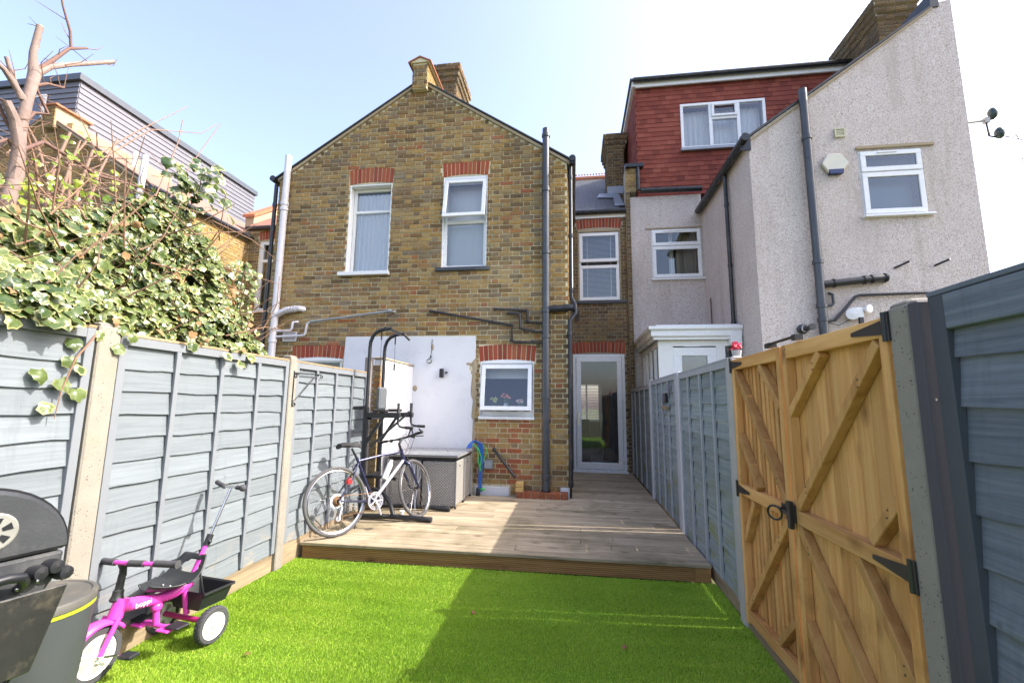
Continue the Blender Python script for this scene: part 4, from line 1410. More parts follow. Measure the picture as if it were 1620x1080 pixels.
MB().lathe((4.14, FY - 0.02, 2.90), (0.4, -1, -0.1), [(0.0, 0.0), (0.035, 0.0), (0.06, 0.06), (0.06, 0.075), (0.0, 0.08)], 16).build('lamp_head', M_PVC, t, smooth=True)
MB().box(4.0, 4.10, FY - 0.06, FY - .004, 2.78, 2.92).build('lamp_base', M_PVC, t)
MB().box(4.02, 4.07, FY - 0.10, FY - .061, 2.68, 2.77).build('lamp_sensor', M_METALBK, t)
MB().tube([(3.62, PY, 2.70), (3.75, PY, 2.66), (3.95, PY + .05, 2.76), (4.02, PY + .05, 2.78)], 0.006, 6).build('cable', M_BLACKP, t)

t = thing('outdoor_lamp', 'twin headed lamp on an arm off the right edge of the pebbledash wall', 'lamp', (5.85, FY + .1, 5.73))
MB().tube([(5.80, FY + .1, 5.73), (6.14, FY + .1, 5.75)], 0.018, 8).box(6.09, 6.15, FY + .07, FY + .13, 5.71, 5.79).build('arm', plain('grey_arm', (0.35, 0.35, 0.35), 0.4), t)
MB().tube([(6.12, FY + .1, 5.71), (6.13, FY + .1, 5.50), (6.2, FY + .1, 5.48), (6.25, FY + .1, 5.5)], 0.012, 8).tube([(6.14, FY + .1, 5.75), (6.22, FY + .1, 5.77), (6.22, FY + .1, 5.83)], 0.012, 8).build('bracket', M_METALBK, t)
for x, z in ((6.22, 5.86), (6.27, 5.54)): MB().ball((x, FY + .1, z), 0.075, 12, 8, sc=(0.8, 0.8, 1.2)).build('lamp_head', plain('dark_lamp', (0.03, 0.05, 0.05), 0.3), t, smooth=True)


def upvc(house_, X0, X1, Z0, Z1, y, split, curt=None, label=None, sill=True):
    mb = MB(); frame(mb, X0, X1, Z0, Z1, y + 0.01, y + 0.08, 0.045)
    mb.box(X0 + .045, X1 - .045, y + .01, y + .08, split - .02, split + .02)
    w_ = mb.build('window', M_PVC, house_, bevel=0.003)
    if label: w_['label'] = label
    sash(w_, X0 + .02, X1 - .02, split + .01, Z1 - .02, y - 0.02, 0.07)
    sash(w_, X0 + .02, X1 - .02, Z0 + .03, split - .01, y - 0.02, 0.07)
    if sill: MB().box(X0 - .02, X1 + .04, y - 0.07, y + .01, Z0 - .03, Z0).build('sill', M_PVC, w_, bevel=0.004)
    room(house_, X0 - .3, X1 + .3, Z0 - .3, Z1 + .2, y + .262, y + 1.9)
    mb = MB().box(X0 + .25, X1 - .35, y - 0.035, y - 0.022, Z1 - .055, Z1 - .04)
    mb.build('trickle_vent', M_PVC, w_)
    return w_


w = upvc(rh, *GW, FY, 4.98, label='small white window high on the pebbledash gable')
sheet(GW[0] + .05, GW[1] - .05, GW[2], GW[3] - .05, FY + .2, 0.002, 1, 8, 2).build('frosted_screen', cloth_mat('frosted_screen', (0.30, 0.34, 0.42), 0.2), w)
w = upvc(rh, *RW, 9.43, 4.88, label='small white window with cream curtain beside the alley')
sheet(RW[0] + .55, RW[1] - .04, RW[2], RW[3], 9.43 + .2, 0.03, 5, 40, 3, 0.0).build('curtain', M_CURTAIN2, w, smooth=True)
sheet(RW[0] + .40, RW[1] - .55, RW[2], RW[3], 9.43 + .22, 0.02, 2, 20, 9, -0.5).build('curtain', M_CURTAIN, w, smooth=True)
# rough cement line over each window
MB().box(RW[0] - .12, RW[1] + .02, 9.43 - .018, 9.43 - .002, RW[3] + .005, RW[3] + .035).build('cement_drip', M_VERGE, rh, bevel=0.006)
MB().box(GW[0] - .03, GW[1] + .16, FY - .03, FY - .003, GW[3] + .02, GW[3] + .07).build('cement_drip', M_VERGE, rh, bevel=0.006)

# red tile hung loft
DX0, DX1, DY, DZ0, DZ1 = 1.46, 7.6, 9.50, 6.16, 8.66
DW = (2.42, 4.20, 7.10, 8.18)
mb = MB(); slab_x(mb, DX0, DX1, DZ0 - .1, DZ1, DY, DY + 0.2, [DW])
mb.box(DX0, DX0 + .2, DY + 0.2, 14, DZ0 - .1, DZ1)
M_REDT = plain('red_hung_tile', (0.30, 0.062, 0.045), 0.8, var=0.25, scale=14, bump=0.4, bscale=40, dirt=((0.16, 0.05, 0.04), 0.5))
mb.build('loft_wall', M_REDT, rh)
tn = NT('red_hung_tile_piece')
p_ = tn.pos()
c_ = tn.ramp(tn.attr('tint'), [(0, (0.147, 0.035, 0.025)), (0.5, (0.236, 0.058, 0.039)), (1, (0.294, 0.088, 0.057))])
c_ = tn.mix(tn.ramp(tn.noise(p_, 25, 5, 0.7), [(0.45, 0), (0.75, 0.5)]), c_, (0.17, 0.05, 0.04))
M_RTILE = tn.fin(c_, 0.8, tn.bump(tn.noise(p_, 60, 4), 0.4, 0.004), 0, 0.25)
tpl_block('rt', 0.163, 0.014, 0.165, 0.002, 41, 0.0, 0.002)
hl = Heap(rh, 'hung_tile', M_RTILE, 'hung_tiles')
g = 0.108
i = 0; z = DZ0
while z < DZ1 - 0.03:
    x = DX0 - (0.083 if i % 2 else 0)
    while x < 5.6:
        a, b = max(x, DX0), x + 0.163
        for c, d in subtract((a, b), [(DW[0], DW[1])] if (z + .11 > DW[2] and z < DW[3]) else []):
            if d - c > 0.02:
                m = Matrix.Translation((c, DY - 0.014, z + R.uniform(-.004, .004))) @ Matrix.Rotation(rad(-5.5), 4, 'X') @ Matrix.Diagonal(((d - c) / .163, 1, min(1, (DZ1 - z) / .165), 1))
                hl.add('rt', m, min(1, max(0, R.gauss(0.5, 0.22))))
        x += 0.166
    # cheek tiles facing -X
    yy = DY - (0.083 if i % 2 else 0)
    while yy < 13.2:
        m = Matrix.Translation((DX0 - 0.014, yy + 0.163, z)) @ Matrix.Rotation(rad(-90), 4, 'Z') @ Matrix.Rotation(rad(-5.5), 4, 'X')
        hl.add('rt', m, R.random(), 0)
        yy += 0.166
    z += g; i += 1
hl.emit()
MB().box(DX0 - .08, DX1, DY - .09, 14, DZ1 + .005, DZ1 + .13).build('fascia', M_PVC, rh)
MB().box(DX0 - .12, DX1, DY - .12, 14.05, DZ1 + .135, DZ1 + .19).build('flat_roof', M_SLATE, rh)
MB().tube([(DX0 - .05, DY - .15, DZ1 + .12), (DX1, DY - .15, DZ1 + .12)], 0.055, 10).build('gutter', M_GUTTER, rh)
MB().tube([(DX0 + .0, DY - .09, DZ1 - .02), (DX1, DY - .09, DZ1 - .02)], 0.02, 8).build('overflow_rail', M_PVC, rh)
X0, X1, Z0, Z1 = DW
mb = MB(); frame(mb, *DW, DY - .03, DY + .05, 0.06)
mb.box(X0 + .60, X0 + .67, DY - .03, DY + .05, Z0 + .06, Z1 - .06); mb.box(X0 + 1.18, X0 + 1.25, DY - .03, DY + .05, Z0 + .06, Z1 - .06)
mb.box(X0 + .67, X0 + 1.18, DY - .03, DY + .05, 7.76, 7.83)
w = mb.build('window', M_PVC, rh, bevel=0.004); w['label'] = 'wide white three light window in the red tiled loft'
for a, b, c, d in ((X0 + .06, X0 + .60, Z0 + .06, Z1 - .06), (X0 + 1.25, X1 - .06, Z0 + .06, Z1 - .06), (X0 + .67, X0 + 1.18, 7.83, Z1 - .06), (X0 + .67, X0 + 1.18, Z0 + .06, 7.76)):
    pane(w, a, b, c, d, DY + .0)
sash(w, X0 + .66, X0 + 1.19, 7.82, Z1 - .05, DY - .06, 0.05, glass=False)
MB().box(X0 - .03, X1 + .03, DY - .10, DY - .03, Z0 - .06, Z0 - .0).build('sill', M_LEAD, w)
lace(w, X0 + .05, X0 + .72, Z0, Z1 - .05, DY + .22, 8, 6); lace(w, X0 + 1.15, X1 - .03, Z0, Z1 - .05, DY + .22, 9, 6)
sheet(X0 + .68, X0 + 1.16, Z0, Z1 - .05, DY + .25, 0.015, 5, 30, 5).build('curtain', M_CURTAIN, w)
room(rh, X0 - .4, X1 + .4, Z0 - .4, Z1 + .2, DY + .205, DY + 2.4)

# white lean-to porch in the neighbour's alley
pc = thing('glazed_porch', 'white glazed lean to porch with moulded cornice behind the fence', 'porch', (2.0, 8.4, 0))
mb = MB()
prof = [(0.0, 2.60), (0.06, 2.60), (0.06, 2.63), (0.10, 2.66), (0.10, 2.74), (0.14, 2.77), (0.14, 2.82), (0.0, 2.82)]
X0, X1, Y0, Y1 = 1.40, 2.74, 7.66, 9.42
# cornice swept along the left side and the front (mitred at the corner)
vs = []; fs = []
n = len(prof)
for (cx_, cy_, dx, dy) in ((X0, Y1, -1, 0), (X0, Y0, -1, -1), (X1, Y0, 0, -1)):
    for e, z in prof: vs.append((cx_ + dx * e, cy_ + dy * e, z))
for s in range(2):
    for k in range(n):
        k2 = (k + 1) % n
        fs.append((s * n + k, s * n + k2, (s + 1) * n + k2, (s + 1) * n + k))
mb.add(vs, fs)
mb.build('cornice', M_PVC, pc)
MB().box(X0, X1, Y0, Y1, 2.822, 2.86).build('porch_roof', M_PVC, pc)
MB().box(X0 + .03, X1, Y0 + .03, Y1, 2.50, 2.60).build('head_beam', M_WHITE, pc)
mb = MB()
for yy in (Y0 + .03, 8.1, 8.55, 9.0, 9.33): mb.box(X0 + .03, X0 + .09, yy, yy + .07, 0.8, 2.5)
mb.box(X0 + .03, X0 + .09, Y0 + .1, 9.33, 1.5, 1.56)
mb.box(X0 + .09, X0 + .27, Y0 + .03, Y0 + .10, 0.1, 2.5)
mb.box(2.36, 2.50, Y0 + .03, Y0 + .10, 0.1, 2.5)
mb.build('frame', M_WHITE, pc)
MB().box(X0 + .055, X0 + .065, Y0 + .1, 9.33, 1.56, 2.5).build('pane', M_GLASS, pc)
mb = MB(); frame(mb, X0 + .27, 2.36, 0.15, 2.48, Y0 + .04, Y0 + .10, 0.14, 0.5)
d = mb.build('door', M_PVC, pc, bevel=0.005)
MB().box(X0 + .41, 2.22, Y0 + .07, Y0 + .076, 0.65, 2.34).build('pane', M_GLASS, d)
MB().box(X0 + .45, 2.1, Y0 + .02, Y0 + .035, 2.49, 2.51).build('trickle_vent', M_PVC, d)
MB().box(2.50, 2.72, Y0 + .06, Y0 + .066, 0.65, 2.5).build('pane', M_GLASS, pc)
MB().box(X0 + .03, X0 + .08, Y0 + .03, Y1, 0, 1.5).build('dwarf_wall', M_PEBBLE, pc)
MB().tube([(2.62, Y0 - .05, 0.0), (2.62, Y0 - .05, 2.5)], 0.035, 10).box(2.55, 2.72, Y0 - .12, Y0 + .02, 2.5, 2.70).build('downpipe', M_PVC, pc)
room(pc, X0 + .12, 2.7, 0.0, 2.5, Y0 + .5, 9.40)

# ------------------------------------------------------------------ fences
def paint_mat(name, c1, c2, stain, rough=0.8):
    """thin blue-grey wood stain with the grain showing through, green algae and bare patches low down"""
    n = NT(name)
    p = n.pos((48, 1.6, 48))
    rr = n.math('ADD', n.rnd(), n.attr('tint'))
    f = n.noise(p, 1.0, 6, 0.7, 0.5)
    c = n.mix(n.ramp(f, [(0.3, 0), (0.7, 1)]), c1, c2)
    v = n.ramp(n.math('FRACT', n.math('MULTIPLY', rr, 5.1)), [(0, 0.86), (1, 1.10)])
    c = n.mix(1.0, c, v, 'MULTIPLY')
    q = n.pos()
    zz = n.n('ShaderNodeSeparateXYZ'); n.l(q, zz.inputs[0])
    al = n.ramp(n.noise(n.pos((1, 1.0, 2.2)), 2.6, 5, 0.7), [(0.50, 0), (0.64, 1)])
    lo = n.ramp(zz.outputs[2], [(stain[2], 1.0), (stain[3], 0.0)])
    c = n.mix(n.math('MULTIPLY', n.math('MULTIPLY', al, lo), stain[1]), c, stain[0])
    kn = n.vor(n.pos((1.0, 2.6, 3.4)), 2.0)
    c = n.mix(n.ramp(kn, [(0.04, 0.45), (0.09, 0.0)]), c, tuple(x * 0.55 for x in c1))
    b = n.bump(f, 0.45, 0.004)
    b = n.bump(n.noise(n.pos((6, 0.7, 9)), 4, 3), 0.12, 0.006, b)
    dr_ = n.ramp(n.noise(n.pos((9, 9, 0.8)), 1.0, 5, 0.75), [(0.55, 0), (0.72, 0.35)])
    c = n.mix(dr_, c, tuple(x * 0.72 for x in c1))
    return n.fin(c, rough, b, 0, 0.25)


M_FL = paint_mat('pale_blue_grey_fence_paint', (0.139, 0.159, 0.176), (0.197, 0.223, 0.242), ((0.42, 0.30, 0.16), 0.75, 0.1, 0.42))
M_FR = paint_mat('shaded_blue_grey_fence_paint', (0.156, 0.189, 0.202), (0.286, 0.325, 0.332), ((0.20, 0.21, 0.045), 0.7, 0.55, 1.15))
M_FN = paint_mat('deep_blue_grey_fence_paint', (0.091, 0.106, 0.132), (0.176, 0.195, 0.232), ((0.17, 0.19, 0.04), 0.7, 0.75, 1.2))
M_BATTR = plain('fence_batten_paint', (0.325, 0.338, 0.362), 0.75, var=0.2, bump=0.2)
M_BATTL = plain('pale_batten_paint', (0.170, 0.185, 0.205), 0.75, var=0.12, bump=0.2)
M_RAWTOP = wood('raw_timber_edge', [(0.3, (0.22, 0.15, 0.08)), (0.7, (0.34, 0.25, 0.15))], 1, 0.85)
M_GRAVB = wood('soiled_gravel_board', [(0.3, (0.17, 0.125, 0.08)), (0.7, (0.36, 0.28, 0.18))], 1, 0.9)
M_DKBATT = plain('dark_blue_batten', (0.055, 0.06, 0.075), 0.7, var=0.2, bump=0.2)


M_NAIL = plain('rusty_nail_head', (0.10, 0.06, 0.045), 0.7)


def waney(x, sgn, y0, y1, zb, zt, seed, mt, parent, wav=0.009, nseg=16):
    """one overlapping fence board facing sgn*X with an uneven lower edge"""
    r = random.Random(seed)
    vs = []; fs = []
    ph = [r.uniform(0, 6) for _ in range(3)]
    st = r.uniform(-0.012, 0.012)
    for i in range(nseg + 1):
        t = i / nseg
        y = y0 + (y1 - y0) * t
        w = wav * (math.sin(t * 7 + ph[0]) * .5 + math.sin(t * 17 + ph[1]) * .45 + math.sin(t * 37 + ph[2]) * .25) * r.uniform(.5, 1.3) + st * (t - .5)
        xo = x + sgn * (0.021 + 0.002 * math.sin(t * 5 + ph[1]))
        vs += [(x - sgn * 0.003, y, zt + 0.012), (x + sgn * 0.004, y, zt + 0.012), (xo, y, zb + w), (xo - sgn * 0.009, y, zb + w)]
    for i in range(nseg):
        a = i * 4
        for k in range(4):
            k2 = (k + 1) % 4
            fs.append((a + k, a + k2, a + 4 + k2, a + 4 + k) if sgn > 0 else (a + k2, a + k, a + 4 + k, a + 4 + k2))
    fs += [(0, 1, 2, 3), tuple(nseg * 4 + k for k in (3, 2, 1, 0))]
    mb = MB().add(vs, fs, r.random())
    return mb.build('board', mt, parent)


def panel(fence, x, sgn, y0, y1, z0, z1, nb_, mt, mb_mat, seed, top=M_RAWTOP, battens=3, side=0.045, topz=None, bw=0.034):
    f = MB()
    a, b = (x - 0.006, x + sgn * 0.034)
    lo, hi = min(a, b), max(a, b)
    f.box(lo, hi, y0, y0 + side, z0, z1)
    f.box(lo, hi, y1 - side, y1, z0, z1)
    f.box(lo, hi - .001 if sgn > 0 else hi, y0 + side, y1 - side, z1 - 0.055, z1 - 0.001)
    fr_ = f.build('panel_frame', mb_mat, fence, bevel=0.002)
    MB().box(min(x - sgn * .02, hi if sgn > 0 else lo), max(x - sgn * .02, hi if sgn > 0 else lo), y0 - .003, y1 + .003, z1 + .001, z1 + 0.018).build('capping', top, fr_, bevel=0.002)
    h = (z1 - 0.05 - z0) / nb_
    for k in range(nb_):
        waney(x - sgn * 0.002, sgn, y0 + side * .3, y1 - side * .3, z0 + k * h, z0 + (k + 1) * h, seed * 100 + k, mt, fr_)
    if sgn > 0 or seed == 9:
        nm = MB()
        for k in range(nb_):
            for kk in range(battens + 2):
                yy_ = y0 + .02 + (y1 - y0 - .04) * kk / (battens + 1) + R.uniform(-.03, .03)
                zz_ = z0 + (k + .25) * h + R.uniform(-.01, .02)
                nm.lathe((x + sgn * .0175, yy_, zz_), (sgn, 0, 0), [(0, .002), (.0035, .0015), (.004, 0)], 6)
        tag(nm.build('nail_heads', M_NAIL, fr_), kind='stuff')
    for k in range(battens):
        yc = y0 + (y1 - y0) * (k + 1) / (battens + 1) + R.uniform(-.02, .02)
        MB().box(min(x + sgn * .015, x + sgn * .036), max(x + sgn * .015, x + sgn * .036), yc - bw / 2, yc + bw / 2, z0 + 0.01, z1 - 0.056).build('batten', mb_mat, fr_, bevel=0.002)
    return fr_


def post(fence, x0, x1, y0, y1, z0, z1, mt=None, label=None):
    mb = MB()
    c = 0.008
    mb.box(x0, x1, y0, y1, z0, z1 - 0.02)
    mb.hexa([(x0, y0, z1 - .02), (x1, y0, z1 - .02), (x1, y1, z1 - .02), (x0, y1, z1 - .02), (x0 + .02, y0 + .01, z1), (x1 - .02, y0 + .01, z1), (x1 - .02, y1 - .01, z1), (x0 + .02, y1 - .01, z1)])
    return mb.build('concrete_post' if (mt or M_CONC) is M_CONC else 'fence_post', mt or M_CONC, fence, bevel=c)


fl = thing('garden_fence', 'long pale blue grey lap fence with concrete posts under the ivy', 'fence', (-2.7, 3.0, 0))
FX = -2.70
panel(fl, FX, 1, 0.30, 2.125, 0.16, 1.90, 12, M_FL, M_BATTL, 1)
panel(fl, FX, 1, 2.27, 3.865, 0.16, 1.885, 12, M_FL, M_BATTL, 2)
panel(fl, FX, 1, 3.985, 5.50, 0.20, 1.885, 12, M_FL, M_BATTL, 3)
post(fl, FX - .06, FX + .045, 2.135, 2.262, 0, 1.945)
post(fl, FX - .06, FX + .045, 3.872, 3.978, 0, 1.945)
post(fl, FX - .06, FX + .045, 0.17, 0.29, 0, 1.93)
for a, b in ((0.3, 2.13), (2.27, 3.87), (3.98, 5.5)):
    MB().box(FX - .02, FX + .012, a, b, 0.0, 0.155 if b < 5 else .195).build('gravel_board', M_GRAVB, fl, bevel=0.003)

FRX = 1.205
fr = thing('garden_fence', 'shaded narrow panelled grey blue fence running back from the gate to the house', 'fence', (1.2, 6, 0))
panel(fr, FRX, -1, 3.585, 5.20, 0.12, 1.855, 12, M_FR, M_BATTR, 5, top=M_BATTR)
panel(fr, FRX, -1, 5.37, 7.02, 0.16, 1.865, 12, M_FR, M_BATTR, 6, top=M_BATTR)
panel(fr, FRX, -1, 7.16, 9.36, 0.16, 1.82, 12, M_FR, M_BATTR, 7, top=M_BATTR)
M_POSTG = plain('pale_grey_post_paint', (0.36, 0.37, 0.40), 0.8, var=0.12, bump=0.3)
post(fr, FRX - .045, FRX + .05, 5.23, 5.345, 0, 1.89, M_POSTG)
post(fr, FRX - .045, FRX + .05, 7.045, 7.14, 0, 1.90, M_POSTG)
post(fr, FRX - .045, FRX + .05, 3.46, 3.572, 0, 1.875, plain('grey_washed_concrete', (0.38, 0.37, 0.35), 0.9, var=0.2, bump=0.6, bscale=90))
MB().box(FRX - .01, FRX + .02, 3.575, 5.22, 0.0, 0.115).build('gravel_board', M_GRAVB, fr, bevel=0.003)
MB().box(FRX - .01, FRX + .02, 5.35, 9.36, 0.0, 0.155).build('gravel_board', M_GRAVB, fr, bevel=0.003)

fn = thing('garden_fence', 'dark blue grey fence panel nearest the camera beside the big concrete post', 'fence', (1.2, 0.8, 0))
panel(fn, FRX, -1, -0.25, 1.615, 0.12, 1.865, 11, M_FN, M_DKBATT, 9, top=M_FN, battens=1, side=0.06)
MB().box(FRX - .036, FRX + .0, -0.25, 1.555, 1.75, 1.863).build('top_rail', M_FN, fn, bevel=0.004)
post(fn, FRX - .05, FRX + .055, 1.682, 1.785, 0, 1.885)
MB().box(FRX - .055, FRX + .05, 1.632, 1.676, 0, 1.86).build('side_post', plain('dark_violet_paint', (0.06, 0.055, 0.07), 0.7, bump=0.2), fn, bevel=0.003)
for y_, z_ in ((1.32, 0.78), (1.60, 1.53)): MB().lathe((FRX - .05, y_, z_), (-1, 0, 0), [(0, 0), (0.006, 0), (0.006, 0.004), (0, 0.005)], 8).build('screw_head', M_CHROME, fn)

MB().box(FRX - .03, FRX + .03, 1.79, 3.455, -0.02, 0.058).build('gate_threshold', M_GRAVB, fr, bevel=0.003)
# ------------------------------------------------------------------ gate leaves
PINE = [(0.25, (0.363, 0.157, 0.045)), (0.42, (0.532, 0.271, 0.087)), (0.58, (0.629, 0.358, 0.130)), (0.8, (0.726, 0.444, 0.192))]
M_PINE = wood('fresh_pine_board', PINE, 2, 0.65, knots=(0.16, 0.07, 0.025), bstr=0.2, grain=0.55, stain=((0.27, 0.14, 0.04), 2.2, 0.52, 0.5))
M_PINEY = wood('fresh_pine_rail', PINE, 1, 0.65, knots=(0.16, 0.07, 0.025), bstr=0.2, grain=0.6)
M_BRACE = wood('fresh_pine_brace', [(0.25, (0.308, 0.142, 0.044)), (0.5, (0.495, 0.266, 0.088)), (0.8, (0.605, 0.361, 0.144))], 2, 0.65, bstr=0.2, grain=0.5)
GX = 1.205        # inner face of the boards


def gate_leaf(label, y0, y1, nbd_, gap, braces, z0=0.06, z1=1.84, flip=False):
    g_ = thing('garden_gate', label, 'gate', (GX, (y0 + y1) / 2, 0), group='pair of gate leaves')
    w_ = (y1 - y0) / nbd_
    for k in range(nbd_):
        a = y0 + k * w_ + gap / 2; b = a + w_ - gap
        mb = MB().box(GX, GX + 0.018 + R.uniform(0, .003), a, b, z0, z1 - 0.01, R.random())
        if gap < .004: mb.box(GX + .006, GX + .012, b - .001, b + gap + .004, z0 + .01, z1 - .02)
        bd_ = mb.build('board', M_PINE, g_, bevel=0.0025)
        if gap > .01: MB().box(GX + .024, GX + .038, b - .008, b + gap + (.008 if k % 4 else -.001), z0 + .01, z1 - .012, R.random()).build('back_board', M_PINE, g_)
    t_ = 0.045; d_ = 0.048
    rails = ((z0 + .02, z0 + .09), (0.895, 0.965), (z1 - .075, z1))
    for i, (a, b) in enumerate(rails):
        MB().box(GX - d_, GX - .001, y0 + t_, y1 - t_, a, b, R.random()).build('rail', M_PINEY, g_, bevel=0.003)
    for a in (y0, y1 - t_):
        MB().box(GX - d_ - .002, GX - .001, a, a + t_, z0, z1, R.random()).build('stile', M_PINE, g_, bevel=0.003)
    for (ya, za), (yb, zb) in braces:
        MB().bar((GX - 0.024, ya, za), (GX - 0.024, yb, zb), 0.046, 0.045, up=(0, -(zb - za), (yb - ya)), t=R.random()).build('brace', M_BRACE, g_, bevel=0.003)
    return g_


# near leaf: y 1.80 (hinge, right) .. 2.66 (meeting stile)
g1 = gate_leaf('solid boarded pine gate leaf hinged on the big concrete post', 1.80, 2.645, 8, 0.0025,
               [((2.60, 0.98), (1.87, 1.75)), ((2.62, 1.46), (2.28, 1.76)), ((1.84, 1.17), (2.02, 0.98)),
                ((2.60, 0.88), (1.95, 0.17)), ((1.84, 0.52), (2.12, 0.88)), ((2.61, 0.42), (2.36, 0.16))])
g2 = gate_leaf('slatted pine gate leaf with light between its boards', 2.672, 3.44, 13, 0.020,
               [((2.73, 0.98), (3.39, 1.75)), ((3.39, 1.30), (3.12, 0.98)), ((2.73, 1.50), (2.98, 1.76)),
                ((2.73, 0.88), (3.39, 0.17)), ((3.39, 0.60), (3.20, 0.88)), ((2.74, 0.36), (2.95, 0.16))])
for g_, prs in ((g1, [(1.84, 1.8), (2.6, 1.8), (1.84, .93), (2.62, .93), (1.82, 1.4), (1.82, .5), (2.0, 1.6), (2.5, 1.09), (2.52, .79), (2.05, .27), (2.34, 1.70), (1.9, 1.11), (1.9, .58)]), (g2, [(2.7, 1.8), (3.4, 1.8), (2.7, .93), (3.4, .93), (2.82, 1.08), (3.3, 1.65), (2.85, .75), (3.3, .26)])):
    nm = MB()
    for a_, b_ in prs:
        for q_ in (-.015, .015): nm.lathe((GX - .0485, a_ + R.uniform(-.006, .006), b_ + q_), (-1, 0, 0), [(0, .0015), (.004, .001), (.0045, -.003)], 7)
    tag(nm.build('screw_heads', M_NAIL, g_), kind='stuff')
for y_, z_, g_, s in ((1.80, 0.93, g1, 1), (1.80, 1.80, g1, 1), (3.44, 0.93, g2, -1), (3.44, 1.80, g2, -1)):
    xf = GX - 0.052
    mb = MB()
    mb.prism([(xf - .004, y_ + s * .005, z_ - .028), (xf - .004, y_ + s * .20, z_ - .008), (xf - .004, y_ + s * .20, z_ + .008), (xf - .004, y_ + s * .005, z_ + .028)], (0.004, 0, 0))
    mb.tube([(xf - .006, y_ - s * .004, z_ - .055), (xf - .006, y_ - s * .004, z_ + .055)], 0.008, 8)
    mb.box(xf - .006, xf - .001, min(y_ - s * .012, y_ - s * .028), max(y_ - s * .012, y_ - s * .028), z_ - .055, z_ + .055)
    mb.build('hinge', M_METALBK, g_)
mb = MB()
xf = GX - 0.052
mb.box(xf - .012, xf - .001, 2.60, 2.70, 0.90, 0.99).box(xf - .035, xf - .012, 2.60, 2.635, 0.87, 1.01).box(xf - .03, xf - .012, 2.64, 2.70, 0.93, 0.955)
mb.box(xf - .008, xf - .001, 2.70, 2.76, 0.925, 0.975)
lt = mb.build('ring_latch', M_METALBK, g1, bevel=0.003)
MB().torus((xf - .035, 2.78, 0.915), (0.75, 0.65, 0.1), 0.038, 0.006, 24, 8).build('latch_ring', M_METALBK, g2, smooth=True)
MB().tube([(xf - .02, 2.72, 0.95), (xf - .03, 2.78, 0.95)], 0.007, 8).build('latch_spindle', M_METALBK, g2)
# bolt bar and keep on the top rails
MB().tube([(xf - .01, 2.45, 1.865), (xf - .01, 2.80, 1.865)], 0.008, 8).box(xf - .02, xf + .02, 2.43, 2.47, 1.845, 1.875).box(xf - .02, xf + .02, 2.73, 2.80, 1.845, 1.872).build('top_bolt', M_METALBK, g1)

# ------------------------------------------------------------------ bits on the fences
t = thing('hanging_basket_bracket', 'black wrought iron bracket with scrolls on the second concrete post', 'bracket', (-2.65, 3.98, 1.7))
bx = -2.652
pts = [(bx, 3.93, 1.78), (bx, 4.16, 1.785), (bx, 4.38, 1.79)]
mb = MB().tube([(bx, 3.925, 1.80), (bx, 3.925, 1.46)], 0.006, 6).tube(pts, 0.006, 6)
mb.tube([(bx, 3.93, 1.50), (bx, 4.05, 1.58), (bx, 4.20, 1.70), (bx, 4.30, 1.775)], 0.005, 6)
for cy_, cz_, s in ((4.395, 1.765, 1), (3.955, 1.475, 1), (3.955, 1.755, -1)):
    mb.tube([(bx, cy_ + 0.022 * math.cos(a) * (1 - a / 14), cz_ + s * 0.022 * math.sin(a) * (1 - a / 14)) for a in np.arange(0, 8, 0.5)], 0.004, 5)
mb.build('bracket_ironwork', M_METALBK, t, smooth=True)

t = thing('solar_fence_lamp', 'small black square lamp with wire flowers on the dark right fence', 'fence lamp', (1.165, 5.9, 1.6))
MB().box(1.135, 1.175, 5.78, 5.86, 1.54, 1.66).build('lamp_box', M_METALBK, t, bevel=0.004)
MB().box(1.14, 1.17, 5.74, 6.06, 1.46, 1.50).build('lamp_shelf', M_RAWTOP, t)
mb = MB().ball((1.155, 6.02, 1.60), 0.05, 10, 6, sc=(0.3, 0.9, 1.4)).ball((1.155, 5.66, 1.70), 0.05, 10, 6, sc=(0.3, 0.7, 2.0)).tube([(1.155, 6.02, 1.55), (1.155, 5.98, 1.42)], 0.006, 6)
mb.build('metal_flower', plain('dull_lilac_metal', (0.17, 0.16, 0.20), 0.5, 0.2), t)

# pink artificial flowers on the post
t = thing('pink_flowers', 'bright pink blooms in a small grey pot on top of the fence post', 'flowers', (1.2, 3.55, 1.88))
MB().lathe((1.225, 3.52, 1.872), (0, 0, 1), [(0.0, 0), (0.028, 0), (0.038, 0.05), (0.0, 0.05)], 12).build('pot', M_POSTG, t)
M_PINK = plain('coral_pink_petal', (0.80, 0.10, 0.17), 0.6, var=0.3, scale=40)
mb = MB()
for _ in range(38):
    a, b = R.uniform(0, 6.28), R.uniform(0, .035)
    c = Vector((1.225 + math.cos(a) * b, 3.52 + math.sin(a) * b, 1.925 + R.uniform(0, .05)))
    n_ = Vector((R.uniform(-1, 1), R.uniform(-1, 1), R.uniform(0, 1))).normalized()
    x_ = n_.orthogonal().normalized() * .02; y_ = n_.cross(x_)
    mb.add([c - x_, c - y_, c + x_ + n_ * .006, c + y_], [(0, 1, 2, 3)])
mb.build('petals', M_PINK, t)

